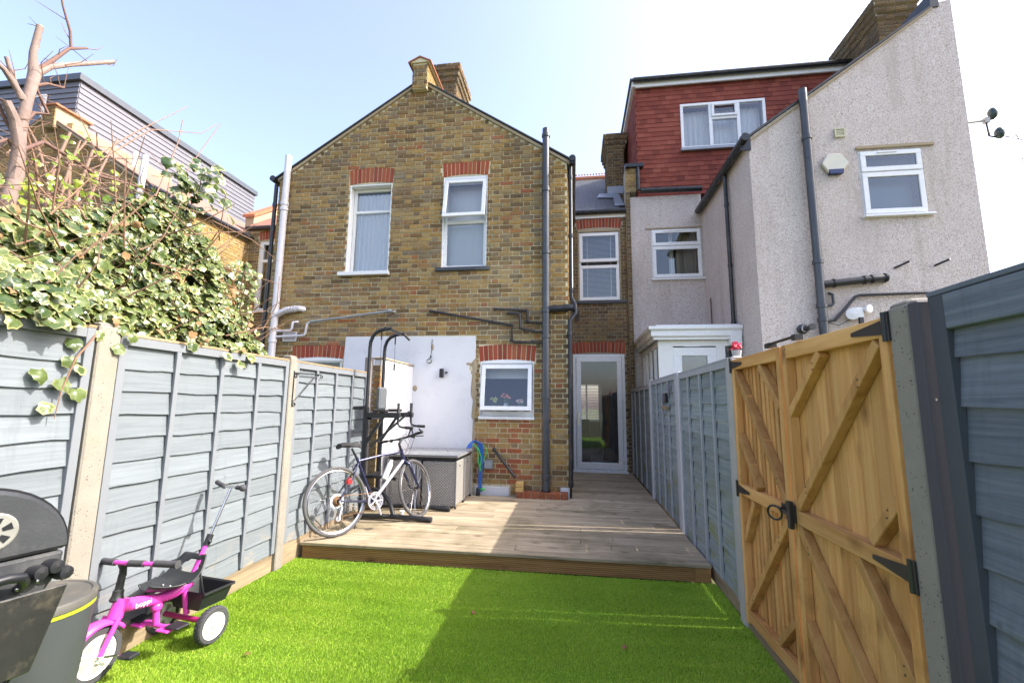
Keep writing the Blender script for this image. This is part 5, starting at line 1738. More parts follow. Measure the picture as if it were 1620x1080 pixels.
# ------------------------------------------------------------------ ivy
def leaf_mat(name, dark, mid, rim, rimw):
    n = NT(name)
    e = n.attr('edge'); t = n.attr('tint'); p = n.pos()
    nz = n.noise(p, 22, 4, 0.6)
    g = n.ramp(n.math('ADD', n.math('MULTIPLY', t, 0.7), n.math('MULTIPLY', nz, 0.3)), [(0.15, dark), (0.75, mid)])
    ee = n.math('ADD', e, n.math('MULTIPLY', n.math('SUBTRACT', nz, 0.5), 1.3))
    ee = n.math('ADD', ee, n.math('MULTIPLY', n.math('SUBTRACT', n.math('FRACT', n.math('MULTIPLY', t, 7.7)), 0.6), 0.55))
    c = n.mix(n.ramp(ee, [(rimw - .08, 0), (rimw + 0.26, 1)]), g, rim)
    c = n.mix(n.ramp(n.noise(p, 2.2, 4), [(0.5, 0), (0.8, 0.3)]), c, (0.22, 0.25, 0.04))
    n.fin(c, 0.22, None, 0, 0.6)
    tl = n.n('ShaderNodeBsdfTranslucent'); n.l(c, tl.inputs[0])
    mx = n.n('ShaderNodeMixShader'); mx.inputs[0].default_value = 0.18
    n.l(n.p.outputs[0], mx.inputs[1]); n.l(tl.outputs[0], mx.inputs[2])
    n.l(mx.outputs[0], n.out.inputs[0])
    return n.m


M_IVY = leaf_mat('variegated_ivy_leaf', (0.028, 0.062, 0.020), (0.125, 0.165, 0.052), (0.36, 0.35, 0.15), 0.70)
M_SPRING = leaf_mat('yellow_green_leaf', (0.11, 0.18, 0.015), (0.24, 0.30, 0.035), (0.32, 0.36, 0.07), 0.9)


def leaf_shape(seed):
    r = random.Random(seed)
    base = [(0, -0.40), (0.28, -0.50), (0.50, -0.24), (0.44, 0.02), (0.40, 0.26), (0.20, 0.36), (0, 0.58), (-0.22, 0.34), (-0.42, 0.24), (-0.44, 0.0), (-0.50, -0.24), (-0.28, -0.50)]
    V = []
    bend_ = r.uniform(-.25, .25)
    cup = r.uniform(0.15, 0.7)
    f = lambda x, y: -cup * (x * x * 1.2 + y * y * 0.7) + 0.05 * math.sin(x * 9 + seed) - 0.05 * math.sin(y * 7 + seed * 2)
    for x, y in base:
        x *= r.uniform(.9, 1.1); y *= r.uniform(.9, 1.1)
        V.append((x, y, f(x, y)))
    for x, y, _ in list(V):
        V.append((x * .55, y * .55, f(x * .55, y * .55) + .02))
    V.append((0, -0.02, -0.015))
    V = [(x, y, z + bend_ * x * y + .10 * abs(x)) for x, y, z in V]
    n = 12; F = []
    for k in range(n):
        k2 = (k + 1) % n
        F.append((k, k2, n + k2, n + k)); F.append((n + k, n + k2, 2 * n))
    E = [1.0] * n + [0.42] * n + [0.0]
    return V, F, E


LEAVES = [leaf_shape(s) for s in range(8)]


def leaf_mesh(name, places, mt, o0):
    V = []; F = []; E = []; T = []; b = 0
    for s, m, t in places:
        v, f, e = LEAVES[s]
        A = np.array(m)
        V.append(np.array(v) @ A[:3, :3].T + A[:3, 3] - np.array(o0))
        F += [tuple(b + k for k in q) for q in f]; E += e; T += [t] * len(f); b += len(v)
    me = bpy.data.meshes.new(name)
    me.from_pydata(np.concatenate(V).tolist(), [], F)
    me.attributes.new('edge', 'FLOAT', 'POINT').data.foreach_set('value', E)
    me.attributes.new('tint', 'FLOAT', 'FACE').data.foreach_set('value', T)
    me.polygons.foreach_set('use_smooth', [True] * len(me.polygons))
    me.materials.append(mt)
    return me


def leaf_matrix(p, nrm, size, r, droop=0.5):
    z = Vector(nrm).normalized()
    y = Vector((r.uniform(-.7, .7), r.uniform(-.7, .7), -1.0))       # tip hangs down
    y = (y - z * y.dot(z)).normalized()
    x = y.cross(z)
    m = Matrix(((x.x, y.x, z.x, p[0]), (x.y, y.y, z.y, p[1]), (x.z, y.z, z.z, p[2]), (0, 0, 0, 1)))
    return m @ Matrix.Diagonal((size, size, size, 1))


ivy = thing('ivy_bush', 'big variegated cream edged ivy spilling over the left fence', 'ivy', (-3.3, 2.4, 0))
tops = [(0.3, 2.55), (1.3, 2.50), (1.85, 2.52), (2.3, 2.68), (2.6, 2.90), (2.85, 3.05), (3.05, 3.08), (3.2, 2.92), (3.36, 2.66), (3.5, 2.35), (3.62, 1.95)]


def ztop(y):
    for (a, za), (b, zb) in zip(tops, tops[1:]):
        if a <= y <= b: return za + (zb - za) * (y - a) / (b - a)
    return 1.9


ri = random.Random(5)
cand = []
for _ in range(15000):
    y = ri.uniform(0.5, 3.62)
    zt = ztop(y) + 0.10 * mnoise.noise(Vector((y * 3, 1.1, 0)))
    u = ri.random()
    lo = 1.90 + 0.04 * mnoise.noise(Vector((y * 4, 7, 0)))
    if u < 0.72:       # front face
        z = lo + (zt - lo) * ri.random() ** 0.85
        rel = (z - lo) / max(0.1, zt - lo)
        x = -2.70 - 0.42 * rel ** 1.3 + 0.16 * mnoise.noise(Vector((y * 2.4, z * 2.4, 2.0))) + ri.gauss(0, .035)
        x -= 0.5 * max(0, (y - 3.25))
        nr = (1.0, ri.uniform(-.5, .3), 0.55 + ri.uniform(-.3, .7))
        if mnoise.noise(Vector((y * 3.6, z * 3.6, 9.0))) > 0.22 and ri.random() < 0.8: continue
    elif u < 0.88:     # top
        x = ri.uniform(-3.9, -3.05); z = zt + ri.uniform(-.2, .06) - (abs(x + 3.3) * .25)
        nr = (0.6, ri.uniform(-.4, .2), 1.0)
    else:              # depth behind
        x = ri.uniform(-3.3, -2.85); z = ri.uniform(lo, zt - .1)
        nr = (1.0, ri.uniform(-.6, .6), ri.uniform(-.2, .8))
    sz = (ri.uniform(0.032, 0.078) if ri.random() < .88 else ri.uniform(.075, .105)) * (1.1 if y < 2.4 else 0.9)
    cand.append((ri.randrange(8), leaf_matrix((x, y, z), (nr[0] + ri.gauss(0, .25), nr[1] + ri.gauss(0, .25), nr[2] + ri.gauss(0, .2)), sz, ri), ri.random()))
# trailing sprays over the fence face
trail = [(-2.66, 2.02, 1.80), (-2.65, 2.00, 1.70), (-2.645, 1.98, 1.58), (-2.65, 2.06, 1.66), (-2.64, 1.88, 1.62), (-2.64, 1.92, 1.46), (-2.65, 2.14, 1.86), (-2.64, 2.24, 1.80),
         (-2.62, 3.05, 1.84), (-2.62, 3.2, 1.80), (-2.63, 3.32, 1.86), (-2.62, 1.72, 1.86), (-2.60, 1.82, 1.9), (-2.63, 1.95, 1.9), (-2.62, 2.3, 1.87), (-2.64, 2.06, 1.53), (-2.64, 2.75, 1.88), (-2.62, 1.6, 1.88)]
for p in trail:
    cand.append((ri.randrange(8), leaf_matrix(p, (1, ri.uniform(-.5, .2), ri.uniform(0, .6)), ri.uniform(.06, .085), ri), ri.uniform(.3, 1)))
# a shoot of big leaves standing up at the right of the bush
for _ in range(60):
    p = Vector((-2.95, 2.98, 3.22)) + Vector((ri.gauss(0, .08), ri.gauss(0, .10), ri.gauss(0, .11)))
    cand.append((ri.randrange(8), leaf_matrix(p, (1, -.4 + ri.gauss(0, .4), .5 + ri.gauss(0, .3)), ri.uniform(.06, .10), ri), ri.uniform(0, .6)))
for _ in range(110):
    p = Vector((-2.95 + ri.gauss(0, .05), 3.53 + ri.gauss(0, .05), ri.uniform(2.0, 2.75)))
    cand.append((ri.randrange(8), leaf_matrix(p, (1, -.3 + ri.gauss(0, .4), .4 + ri.gauss(0, .3)), ri.uniform(.05, .08), ri), ri.uniform(0, .8)))
o0 = org(ivy)


def score(c):
    p = c[1].translation
    d = (p - CAM).length
    px = 810 + 700 * (p - CAM).dot(cr) / (p - CAM).dot(fwd)
    if px < 5: return 0
    return c[1].to_scale().x / d * (1.0 if p.x > -2.95 + 0.0 * p.z else 0.3)


cand.sort(key=score, reverse=True)
lm = {}
for c in cand[:300]:
    k = (c[0], round(c[2] * 5))
    if k not in lm: lm[k] = leaf_mesh('leaf', [(c[0], Matrix.Identity(4), round(c[2] * 5) / 5)], M_IVY, (0, 0, 0))
    ob = bpy.data.objects.new('leaf', lm[k]); COL.objects.link(ob); ob.parent = ivy
    ob.matrix_local = Matrix.Translation(-o0) @ c[1]
ob = bpy.data.objects.new('foliage', leaf_mesh('foliage', cand[300:], M_IVY, o0))
COL.objects.link(ob); ob.parent = ivy; tag(ob, kind='stuff')
dead = []
for _ in range(160):
    y = ri.uniform(.6, 3.5); z = ri.uniform(1.9, ztop(y))
    dead.append((ri.randrange(8), leaf_matrix((-2.72 - .35 * (z - 1.9) + ri.gauss(0, .05), y, z), (1, ri.gauss(0, .6), ri.gauss(.3, .6)), ri.uniform(.03, .06), ri), ri.random()))
ob = bpy.data.objects.new('dead_leaves', leaf_mesh('dead_leaves', dead, plain('dead_ivy_leaf', (0.24, 0.14, 0.06), 0.8, var=0.4), o0))
COL.objects.link(ob); ob.parent = ivy; tag(ob, kind='stuff')
M_TWIG = plain('brown_twig', (0.20, 0.115, 0.075), 0.85, var=0.3, bump=0.4)
M_TWIGP = plain('pinkish_stem', (0.25, 0.155, 0.115), 0.8, var=0.25, bump=0.3)
mb = MB()
for _ in range(170):
    y = ri.uniform(.6, 3.7); z = ri.uniform(1.8, ztop(y)); x = ri.uniform(-3.2, -2.72)
    d = Vector((ri.uniform(-.2, .5), ri.gauss(0, .5), ri.uniform(-.3, 1))).normalized() * ri.uniform(.2, .6)
    p = Vector((x, y, z)); mid = p + d * .5 + Vector((ri.gauss(0, .03), ri.gauss(0, .03), ri.gauss(0, .03)))
    mb.tube([p, mid, p + d], [.006, .0045, .002], 5)
mb.tube([(-2.72, 2.22, 1.95), (-2.66, 2.12, 1.86), (-2.64, 2.02, 1.72), (-2.645, 1.98, 1.55), (-2.65, 1.97, 1.40)], [.007, .006, .005, .004, .002], 6)
mb.build('ivy_stems', M_TWIG, ivy)
# dark cards added as the bush's inner shade, to keep daylight from showing through
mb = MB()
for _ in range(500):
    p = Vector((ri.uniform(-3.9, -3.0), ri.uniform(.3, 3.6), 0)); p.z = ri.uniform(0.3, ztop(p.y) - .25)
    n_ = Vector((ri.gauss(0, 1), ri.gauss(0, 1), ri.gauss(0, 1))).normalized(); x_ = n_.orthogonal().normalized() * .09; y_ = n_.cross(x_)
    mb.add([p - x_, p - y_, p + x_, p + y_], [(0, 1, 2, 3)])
mb.build('inner_shade_cards', plain('inner_shade_dark', (0.035, 0.05, 0.02), 0.8, var=0.3), ivy)

# pruned tree in front of the loft
M_BARK = plain('grey_pink_bark', (0.24, 0.175, 0.155), 0.85, var=0.55, scale=9, bump=1.0, bscale=30, dirt=((0.12, 0.08, 0.06), 0.7))
M_BARKD = plain('dark_branch_bark', (0.15, 0.085, 0.07), 0.85, var=0.3, bump=0.5, bscale=40)
M_CUT = plain('cut_wood', (0.50, 0.38, 0.25), 0.8, var=0.15)
tr = thing('pruned_tree', 'bare pruned tree with sawn stubs behind the ivy', 'tree', (-3.3, 2.0, 0))
tk = [(-3.3, 1.93, 0), (-3.3, 1.95, 1.2), (-3.3, 1.97, 2.1), (-3.3, 2.03, 2.55), (-3.3, 2.06, 2.84), (-3.3, 2.04, 3.12), (-3.3, 2.05, 3.34), (-3.3, 2.06, 3.50), (-3.3, 2.035, 3.62), (-3.3, 2.045, 3.82)]
MB().tube(tk, [.08, .06, .044, .037, .035, .029, .026, .031, .0185, .017], 14).build('trunk', M_BARK, tr, smooth=True)
MB().lathe((-3.3, 2.047, 3.821), (0, 0.05, 1), [(0, 0.0), (0.016, 0.0), (0.016, .003), (0, .003)], 14).build('sawn_end', M_CUT, tr)
limbs = [([(-3.3, 2.05, 2.80), (-3.27, 2.03, 3.0), (-3.26, 1.98, 3.14), (-3.26, 1.93, 3.22)], [.034, .030, .026, .023], M_BARK),
         ([(-3.3, 2.05, 3.50), (-3.3, 2.13, 3.65), (-3.3, 2.21, 3.81), (-3.3, 2.31, 3.90)], [.016, .013, .010, .007], M_BARKD),
         ([(-3.3, 2.22, 3.82), (-3.3, 2.20, 3.93), (-3.3, 2.14, 4.06), (-3.3, 2.08, 4.25)], [.009, .008, .006, .004], M_BARKD),
         ([(-3.3, 2.05, 3.48), (-3.3, 2.13, 3.61), (-3.3, 2.23, 3.71), (-3.3, 2.33, 3.80), (-3.3, 2.48, 3.94)], [.022, .017, .015, .014, .013], M_BARK),
         ([(-3.3, 2.06, 3.42), (-3.3, 2.13, 3.49), (-3.3, 2.22, 3.53)], [.012, .009, .006], M_BARKD),
         ([(-3.3, 2.04, 3.14), (-3.3, 2.09, 3.26), (-3.3, 2.16, 3.30), (-3.3, 2.08, 3.42)], [.015, .012, .01, .007], M_BARKD),
         ([(-3.3, 2.05, 2.98), (-3.3, 2.16, 3.11), (-3.3, 2.35, 3.09), (-3.3, 2.47, 3.06), (-3.3, 2.69, 3.11), (-3.3, 2.89, 3.14)], [.014, .012, .011, .010, .008, .006], M_BARKD),
         ([(-3.3, 1.90, 2.42), (-3.3, 2.01, 2.50), (-3.3, 2.08, 2.58), (-3.3, 2.17, 2.66)], [.018, .016, .014, .01], M_BARKD),
         ([(-3.3, 1.80, 3.46), (-3.3, 1.92, 3.42), (-3.3, 1.98, 3.36), (-3.3, 2.04, 3.30)], [.012, .014, .016, .02], M_BARK),
         ([(-3.3, 1.92, 3.50), (-3.3, 1.96, 3.41), (-3.3, 2.02, 3.30)], [.010, .013, .016], M_BARK),
         ([(-3.3, 1.93, 2.95), (-3.3, 1.99, 3.02), (-3.3, 2.05, 2.96)], [.012, .011, .012], M_BARKD),
         ([(-3.3, 1.90, 3.25), (-3.3, 1.97, 3.12), (-3.3, 2.03, 3.05)], [.008, .009, .01], M_BARKD),
         ([(-3.3, 2.20, 2.55), (-3.3, 2.17, 2.84), (-3.3, 2.13, 2.98), (-3.3, 2.02, 3.24)], [.009, .008, .007, .005], M_TWIG)]
for p, r_, m_ in limbs:
    MB().tube(p, r_, 9).build('limb', m_, tr, smooth=True)
MB().lathe((-3.3, 2.481, 3.941), (0, .73, .68), [(0, 0.0), (0.0125, 0.0), (0.0125, .002), (0, .002)], 12).build('sawn_end', M_CUT, tr)
mb = MB()
for _ in range(44):
    src = ri.choice([tk[2:]] + [q[0] for q in limbs]); i_ = ri.randrange(len(src) - 1); a = ri.random()
    d = Vector((ri.gauss(0, .5), ri.gauss(0, .7), ri.uniform(.2, 1))).normalized() * ri.uniform(.06, .22)
    p = Vector(src[i_]).lerp(Vector(src[i_ + 1]), a)
    q = p + d
    mb.tube([p, (p + q) / 2 + Vector((0, ri.gauss(0, .02), 0)), q], [.003, .0025, .001], 4)
tag(mb.build('twigs', M_TWIG, tr), kind='stuff')
sl = []
for _ in range(36):
    p = (-3.28 + ri.gauss(0, .06), ri.uniform(2.1, 2.5), ri.uniform(2.6, 3.3))
    sl.append((ri.randrange(8), leaf_matrix(p, (1, ri.uniform(-1, 1), ri.uniform(0, 1)), ri.uniform(.03, .055), ri), ri.random()))
ob = bpy.data.objects.new('spring_leaves', leaf_mesh('spring_leaves', sl, M_SPRING, org(tr))); COL.objects.link(ob); ob.parent = tr; tag(ob, kind='stuff')

# tangle of bare pinkish stems behind the ivy
sh = thing('bare_shrub', 'tangle of bare pinkish shrub stems rising behind the ivy', 'shrub', (-3.6, 2.6, 0))
mb = MB()
main = [[(-3.6, 2.56, 2.2), (-3.6, 2.57, 2.78), (-3.6, 2.53, 3.19), (-3.6, 2.57, 3.40)], [(-3.6, 2.48, 2.2), (-3.6, 2.50, 2.88), (-3.6, 2.54, 3.25), (-3.6, 2.61, 3.42)],
        [(-3.6, 2.5, 2.3), (-3.6, 2.44, 2.95), (-3.6, 2.33, 3.21), (-3.6, 2.19, 3.40)], [(-3.6, 2.6, 2.4), (-3.6, 2.68, 2.95), (-3.6, 2.73, 3.25), (-3.6, 2.82, 3.58)],
        [(-3.6, 2.4, 2.3), (-3.6, 2.44, 3.12), (-3.6, 2.50, 3.42)], [(-3.6, 2.62, 2.4), (-3.6, 2.60, 3.0), (-3.6, 2.66, 3.38)]]
for p in main: mb.tube(p, [.013, .011, .009, .005][:len(p)], 8)
mb.build('thick_stem', M_TWIGP, sh, smooth=True)
mb = MB()
arcs = [[(-3.8, 2.8, 3.4), (-3.8, 3.12, 3.85), (-3.8, 3.4, 4.20), (-3.8, 3.57, 4.42)], [(-3.8, 2.86, 3.42), (-3.8, 3.24, 3.95), (-3.8, 3.76, 4.25), (-3.8, 3.94, 4.48)],
        [(-3.8, 3.35, 3.3), (-3.8, 3.52, 4.0), (-3.8, 3.54, 4.25)], [(-3.8, 3.5, 3.4), (-3.8, 3.75, 4.0), (-3.8, 3.98, 4.5)], [(-3.7, 2.4, 3.2), (-3.7, 2.9, 3.3), (-3.7, 3.4, 3.25), (-3.7, 3.7, 3.6)]]
for p in arcs: mb.tube(p, [.007, .005, .004, .003][:len(p)], 5)
for _ in range(240):
    y = ri.uniform(1.6, 3.5)
    z = ri.uniform(2.3, min(3.35, ztop(y) + 0.45))
    p = Vector((ri.uniform(-3.9, -3.15), y, z))
    d = Vector((ri.gauss(0, .4), ri.gauss(0, .6), ri.uniform(-.1, 1))).normalized() * ri.uniform(.12, .5)
    k_ = Vector((ri.gauss(0, .04), ri.gauss(0, .04), ri.gauss(0, .04)))
    mb.tube([p, p + d * .5 + k_, p + d], [.0045, .003, .0015], 4)
tag(mb.build('twigs', M_TWIGP, sh), kind='stuff')
sl = []
for _ in range(420):
    y = ri.uniform(1.5, 3.2); p = (ri.uniform(-3.7, -3.15), y, ri.uniform(2.3, min(3.15, ztop(y) + .28)))
    sl.append((ri.randrange(8), leaf_matrix(p, (1, ri.uniform(-1, 1), ri.uniform(-.3, 1)), ri.uniform(.025, .055), ri), ri.random()))
ob = bpy.data.objects.new('spring_leaves', leaf_mesh('spring_leaves', sl, M_SPRING, org(sh))); COL.objects.link(ob); ob.parent = sh; tag(ob, kind='stuff')

# distant bare tree at the right edge
dt_ = thing('bare_tree', 'distant bare tree whose twigs reach in at the right edge', 'tree', (13.2, 12, 0))
MB().tube([(13.2, 12, 0), (13.1, 12, 4), (13.0, 12, 7.5)], [.2, .14, .07], 10).build('trunk', M_BARKD, dt_, smooth=True)
mb = MB()


def grow(p, d, L, r_, lv):
    q = p + d * L
    mb.tube([p, (p + q) / 2 + Vector((ri.gauss(0, L * .05), 0, ri.gauss(0, L * .05))), q], [r_, r_ * .8, r_ * .55], 5)
    if lv:
        for _ in range(3):
            grow(p + d * L * ri.uniform(.4, 1), (d + Vector((ri.gauss(0, .5), ri.gauss(0, .3), ri.gauss(0, .45)))).normalized(), L * ri.uniform(.45, .7), r_ * .5, lv - 1)


for z in (4.5, 5.6, 6.5, 7.2):
    grow(Vector((13.0, 12, z)), Vector((-1, 0, .7)).normalized(), 1.5, .03, 3)
    grow(Vector((13.0, 12, z)), Vector((.8, .3, .9)).normalized(), 1.4, .03, 2)
mb.build('branches', M_BARKD, dt_)

# ------------------------------------------------------------------ bicycle
M_NAVY = plain('navy_frame_paint', (0.025, 0.028, 0.07), 0.25, 0.3, var=0.15, bump=0.0)
M_SILV = plain('silver_frame_paint', (0.60, 0.60, 0.66), 0.25, 0.4, var=0.06, bump=0.0)
M_TYRE = plain('dusty_tyre', (0.085, 0.082, 0.085), 0.85, var=0.3, bump=0.5, bscale=200)
M_RED = plain('red_reflector', (0.75, 0.02, 0.02), 0.3)
M_RUST = plain('rusty_chain', (0.22, 0.13, 0.07), 0.5, 0.6, var=0.4, bump=0.3)

bike = thing('bicycle', 'navy and silver hybrid bicycle leaning by the exercise tower on the deck', 'bicycle', (-2.40, 4.45, DZ), rot=(rad(-9), 0, rad(57)))
RW_ = 0.345


def bwheel(cx_, label, steer=None, cassette=False):
    def st(mb):
        if steer: mb.v = [tuple(steer(Vector(p))) for p in mb.v]
        return mb
    c = (cx_, 0, RW_)
    rim = st(MB().torus(c, (0, 1, 0), 0.305, 0.010, 64, 8, sq=0.9).torus(c, (0, 1, 0), 0.312, 0.007, 64, 8, sq=1.3)).build('wheel', M_CHROME, bike, True, local=True)
    st(MB().torus(c, (0, 1, 0), RW_ - 0.018, 0.018, 72, 10)).build('tyre', M_TYRE, rim, True, local=True)
    mb = MB()
    for k in range(32):
        a = 2 * math.pi * k / 32; b = a + (0.35 if k % 4 < 2 else -0.35)
        s = 0.028 if k % 2 else -0.028
        mb.tube([(cx_ + .022 * math.cos(b), s, RW_ + .022 * math.sin(b)), (cx_ + .302 * math.cos(a), 0, RW_ + .302 * math.sin(a))], 0.0012, 4, cap=False)
    st(mb).build('spokes', M_CHROME, rim, local=True)
    mb = MB().lathe((cx_, -.05, RW_), (0, 1, 0), [(0, 0), (.008, 0), (.008, .02), (.022, .022), (.022, .026), (.013, .03), (.013, .07), (.022, .074), (.022, .078), (.008, .08), (.008, .1), (0, .1)], 14)
    st(mb).build('hub', M_METALBK, rim, True, local=True)
    if cassette:
        mb = MB()
        for k in range(7): mb.lathe((cx_, -.028 - k * .004, RW_), (0, 1, 0), [(.02, 0), (.052 - k * .004, 0), (.052 - k * .004, .002), (.02, .002)], 22)
        mb.build('cassette', M_RUST, rim, local=True)
        MB().lathe((cx_, -.024, RW_), (0, 1, 0), [(.03, 0), (.075, 0), (.075, .002), (.03, .002)], 26).build('spoke_guard', plain('clear_guard', (0.6, 0.62, 0.6), 0.3), rim, local=True)
    return rim


h0, h1 = Vector((.868, 0, .655)), Vector((.828, 0, .80))
ax_ = (h1 - h0).normalized()
SR = Matrix.Translation(h0) @ Matrix.Rotation(rad(22), 4, ax_) @ Matrix.Translation(-h0)
steer = lambda p: SR @ p


def stb(mb):
    mb.v = [tuple(steer(Vector(p))) for p in mb.v]
    return mb


bwheel(0.0, None, None, True)
bwheel(1.04, None, steer)
BBp = Vector((.43, 0, .285))
mb = MB()
mb.tube([BBp, (.245, 0, .765)], .016, 12)
mb.tube([(.262, 0, .725), (.56, 0, .765), (.832, 0, .785)], .015, 12)
mb.tube([h0 - ax_ * .005, h1 + ax_ * .01], .021, 14)
for s in (-1, 1):
    mb.tube([(.40, s * .02, .285), (.30, s * .05, .30), (0, s * .062, RW_)], [.011, .010, .009], 8)
    mb.tube([(.255, s * .015, .70), (.18, s * .045, .56), (0, s * .062, RW_)], [.009, .009, .008], 8)
mb.lathe(BBp + Vector((0, -.036, 0)), (0, 1, 0), [(0, 0), (.022, 0), (.022, .072), (0, .072)], 16)
mb.build('frame', M_NAVY, bike, True, local=True)
MB().tube([BBp + Vector((.015, 0, .012)), (.60, 0, .445), (.858, 0, .69)], [.018, .0205, .019], 14).build('down_tube', M_SILV, bike, True, local=True)
mb = MB().tube([(.246, 0, .76), (.19, 0, .865)], .0125, 10)
mb.build('seat_post', M_METALBK, bike, True, local=True)
# saddle: shaped shell
vs = []; fs = []
n_ = 12
prof = [(-.13, .012, .0), (-.125, .07, .012), (-.09, .088, .02), (-.04, .08, .018), (.01, .05, .014), (.06, .028, .012), (.11, .02, .008), (.135, .012, -.004), (.14, .002, -.012)]
for x, w_, zz_ in prof:
    for k in range(n_):
        a = 2 * math.pi * k / n_
        vs.append((.165 + x, w_ * math.cos(a), .895 + zz_ + (0.018 if math.sin(a) > 0 else .028) * math.sin(a) - (.015 if abs(math.cos(a)) > .8 else 0)))
for i in range(len(prof) - 1):
    for k in range(n_): fs.append((i * n_ + k, i * n_ + (k + 1) % n_, (i + 1) * n_ + (k + 1) % n_, (i + 1) * n_ + k))
fs += [tuple(range(n_)), tuple((len(prof) - 1) * n_ + k for k in range(n_ - 1, -1, -1))]
MB().add(vs, fs).build('saddle', M_RUBBER, bike, True, local=True)
# fork
mb = MB()
for s in (-1, 1):
    mb.tube([(.868, s * .02, .665), (.885, s * .052, .63), (.915, s * .055, .56)], .016, 10)
    mb.tube([(.905, s * .055, .58), (.975, s * .055, .44), (1.02, s * .055, .36), (1.04, s * .052, RW_)], [.016, .015, .011, .010], 10)
stb(mb).build('fork', M_NAVY, bike, True, local=True)
mb = MB()
mb.tube([h1, h1 + ax_ * .09], .015, 10).tube([h1 + ax_ * .08, (.875, 0, .945)], .016, 10)
pb = [(.855, -.30, .955), (.87, -.15, .952), (.88, -.05, .945), (.88, .05, .945), (.87, .15, .952), (.855, .30, .955)]
mb.tube(pb, .0125, 10)
hb_ = stb(mb).build('handlebar', M_METALBK, bike, True, local=True)
for s in (-1, 1):
    stb(MB().tube([(.852, s * .31, .956), (.862, s * .20, .955)], .0175, 10)).build('grip', M_RUBBER, hb_, True, local=True)
    stb(MB().tube([(.86, s * .30, .96), (.79, s * .305, .99)], .010, 8)).build('bar_end', M_RUBBER, hb_, True, local=True)
mb = MB()
for s in (-1, 1):
    mb.tube([(.87, s * .16, .95), (.905, s * .18, .935), (.93, s * .27, .92)], .006, 6)
    mb.ball((.875, s * .15, .945), .022, 8, 6)
stb(mb).build('brake_lever', M_METALBK, hb_, True, local=True)
mb = MB()
mb.tube([(.89, -.16, .93), (.97, -.1, .96), (.98, -.02, .86), (.93, 0, .74)], .0028, 5)
mb.tube([(.89, .16, .93), (.96, .1, .93), (.97, .02, .82), (.86, .02, .74), (.6, .03, .5)], .0028, 5)
mb.tube([(.89, .14, .93), (.95, .05, 1.0), (.93, -.04, .9), (.86, -.03, .76)], .0028, 5)
mb.build('brake_cable', M_RUBBER, bike, local=True)
# drivetrain on the right (-y) side
mb = MB()
for rr_, yy_ in ((.085, -.047), (.066, -.043)):
    mb.torus((.43, yy_, .285), (0, 1, 0), rr_, .004, 40, 6)
    mb.torus((.43, yy_, .285), (0, 1, 0), rr_ + .006, .0018, 40, 4)
for k in range(5):
    a = 1.2 + 2 * math.pi * k / 5
    mb.tube([(.43, -.046, .285), (.43 + .08 * math.cos(a), -.046, .285 + .08 * math.sin(a))], .007, 6)
mb.torus((.43, -.053, .285), (0, 1, 0), .092, .003, 40, 6)
cs = mb.build('crankset', M_SILV, bike, True, local=True)
mb = MB().tube([(.43, -.065, .285), (.455, -.075, .20), (.475, -.08, .125)], [.014, .011, .009], 8).tube([(.43, .055, .285), (.405, .068, .36), (.385, .072, .445)], [.014, .011, .009], 8)
mb.build('crank_arm', M_SILV, cs, True, local=True)
mb = MB().box(.435, .52, -.17, -.095, .115, .135).box(.345, .43, .085, .16, .435, .455)
mb.build('pedal', M_METALBK, cs, local=True, bevel=.004)
mb = MB().tube([(0, -.045, RW_ + .045), (.43, -.045, .285 + .085)], .004, 5).tube([(.43, -.045, .285 - .085), (.05, -.045, .19), (-.0, -.045, .165)], .004, 5)
mb.tube([(.0, -.045, .165), (.035, -.045, .24), (.03, -.045, .30)], .004, 5)
mb.build('chain', M_RUST, bike, local=True)
mb = MB().lathe((.03, -.05, .27), (0, 1, 0), [(0, 0), (.022, 0), (.022, .006), (0, .006)], 12).lathe((.0, -.05, .175), (0, 1, 0), [(0, 0), (.026, 0), (.026, .006), (0, .006)], 12).tube([(.0, -.07, RW_), (.03, -.065, .28), (.0, -.06, .175)], .009, 6)
mb.build('rear_derailleur', M_SILV, bike, local=True)
mb = MB().tube([(.58, 0, .50), (.67, 0, .66)], [.034, .034], 14).tube([(.67, 0, .66), (.69, 0, .70)], [.025, .018], 12)
mb.build('water_bottle', plain('frosted_bottle', (0.62, 0.66, 0.66), 0.3), bike, True, local=True)
MB().box(.085, .13, -.10, -.06, .50, .545).tube([(.10, -.06, .52), (.15, -.02, .57)], .005, 5).build('rear_reflector', M_RED, bike, local=True, bevel=.005)
MB().tube([(.37, .05, .30), (.30, .09, .20), (.27, .12, .02)], .007, 6).build('kickstand', M_METALBK, bike, local=True)
mb = MB()
for s in (-1, 1):
    mb.tube([(.89, s * .035, .70), (.91, s * .04, .64), (.93, s * .028, .60)], .008, 6)
    mb.box(.90, .95, s * .022 - .006, s * .022 + .006, .615, .63)
stb(mb).build('front_brake', M_METALBK, bike, local=True)

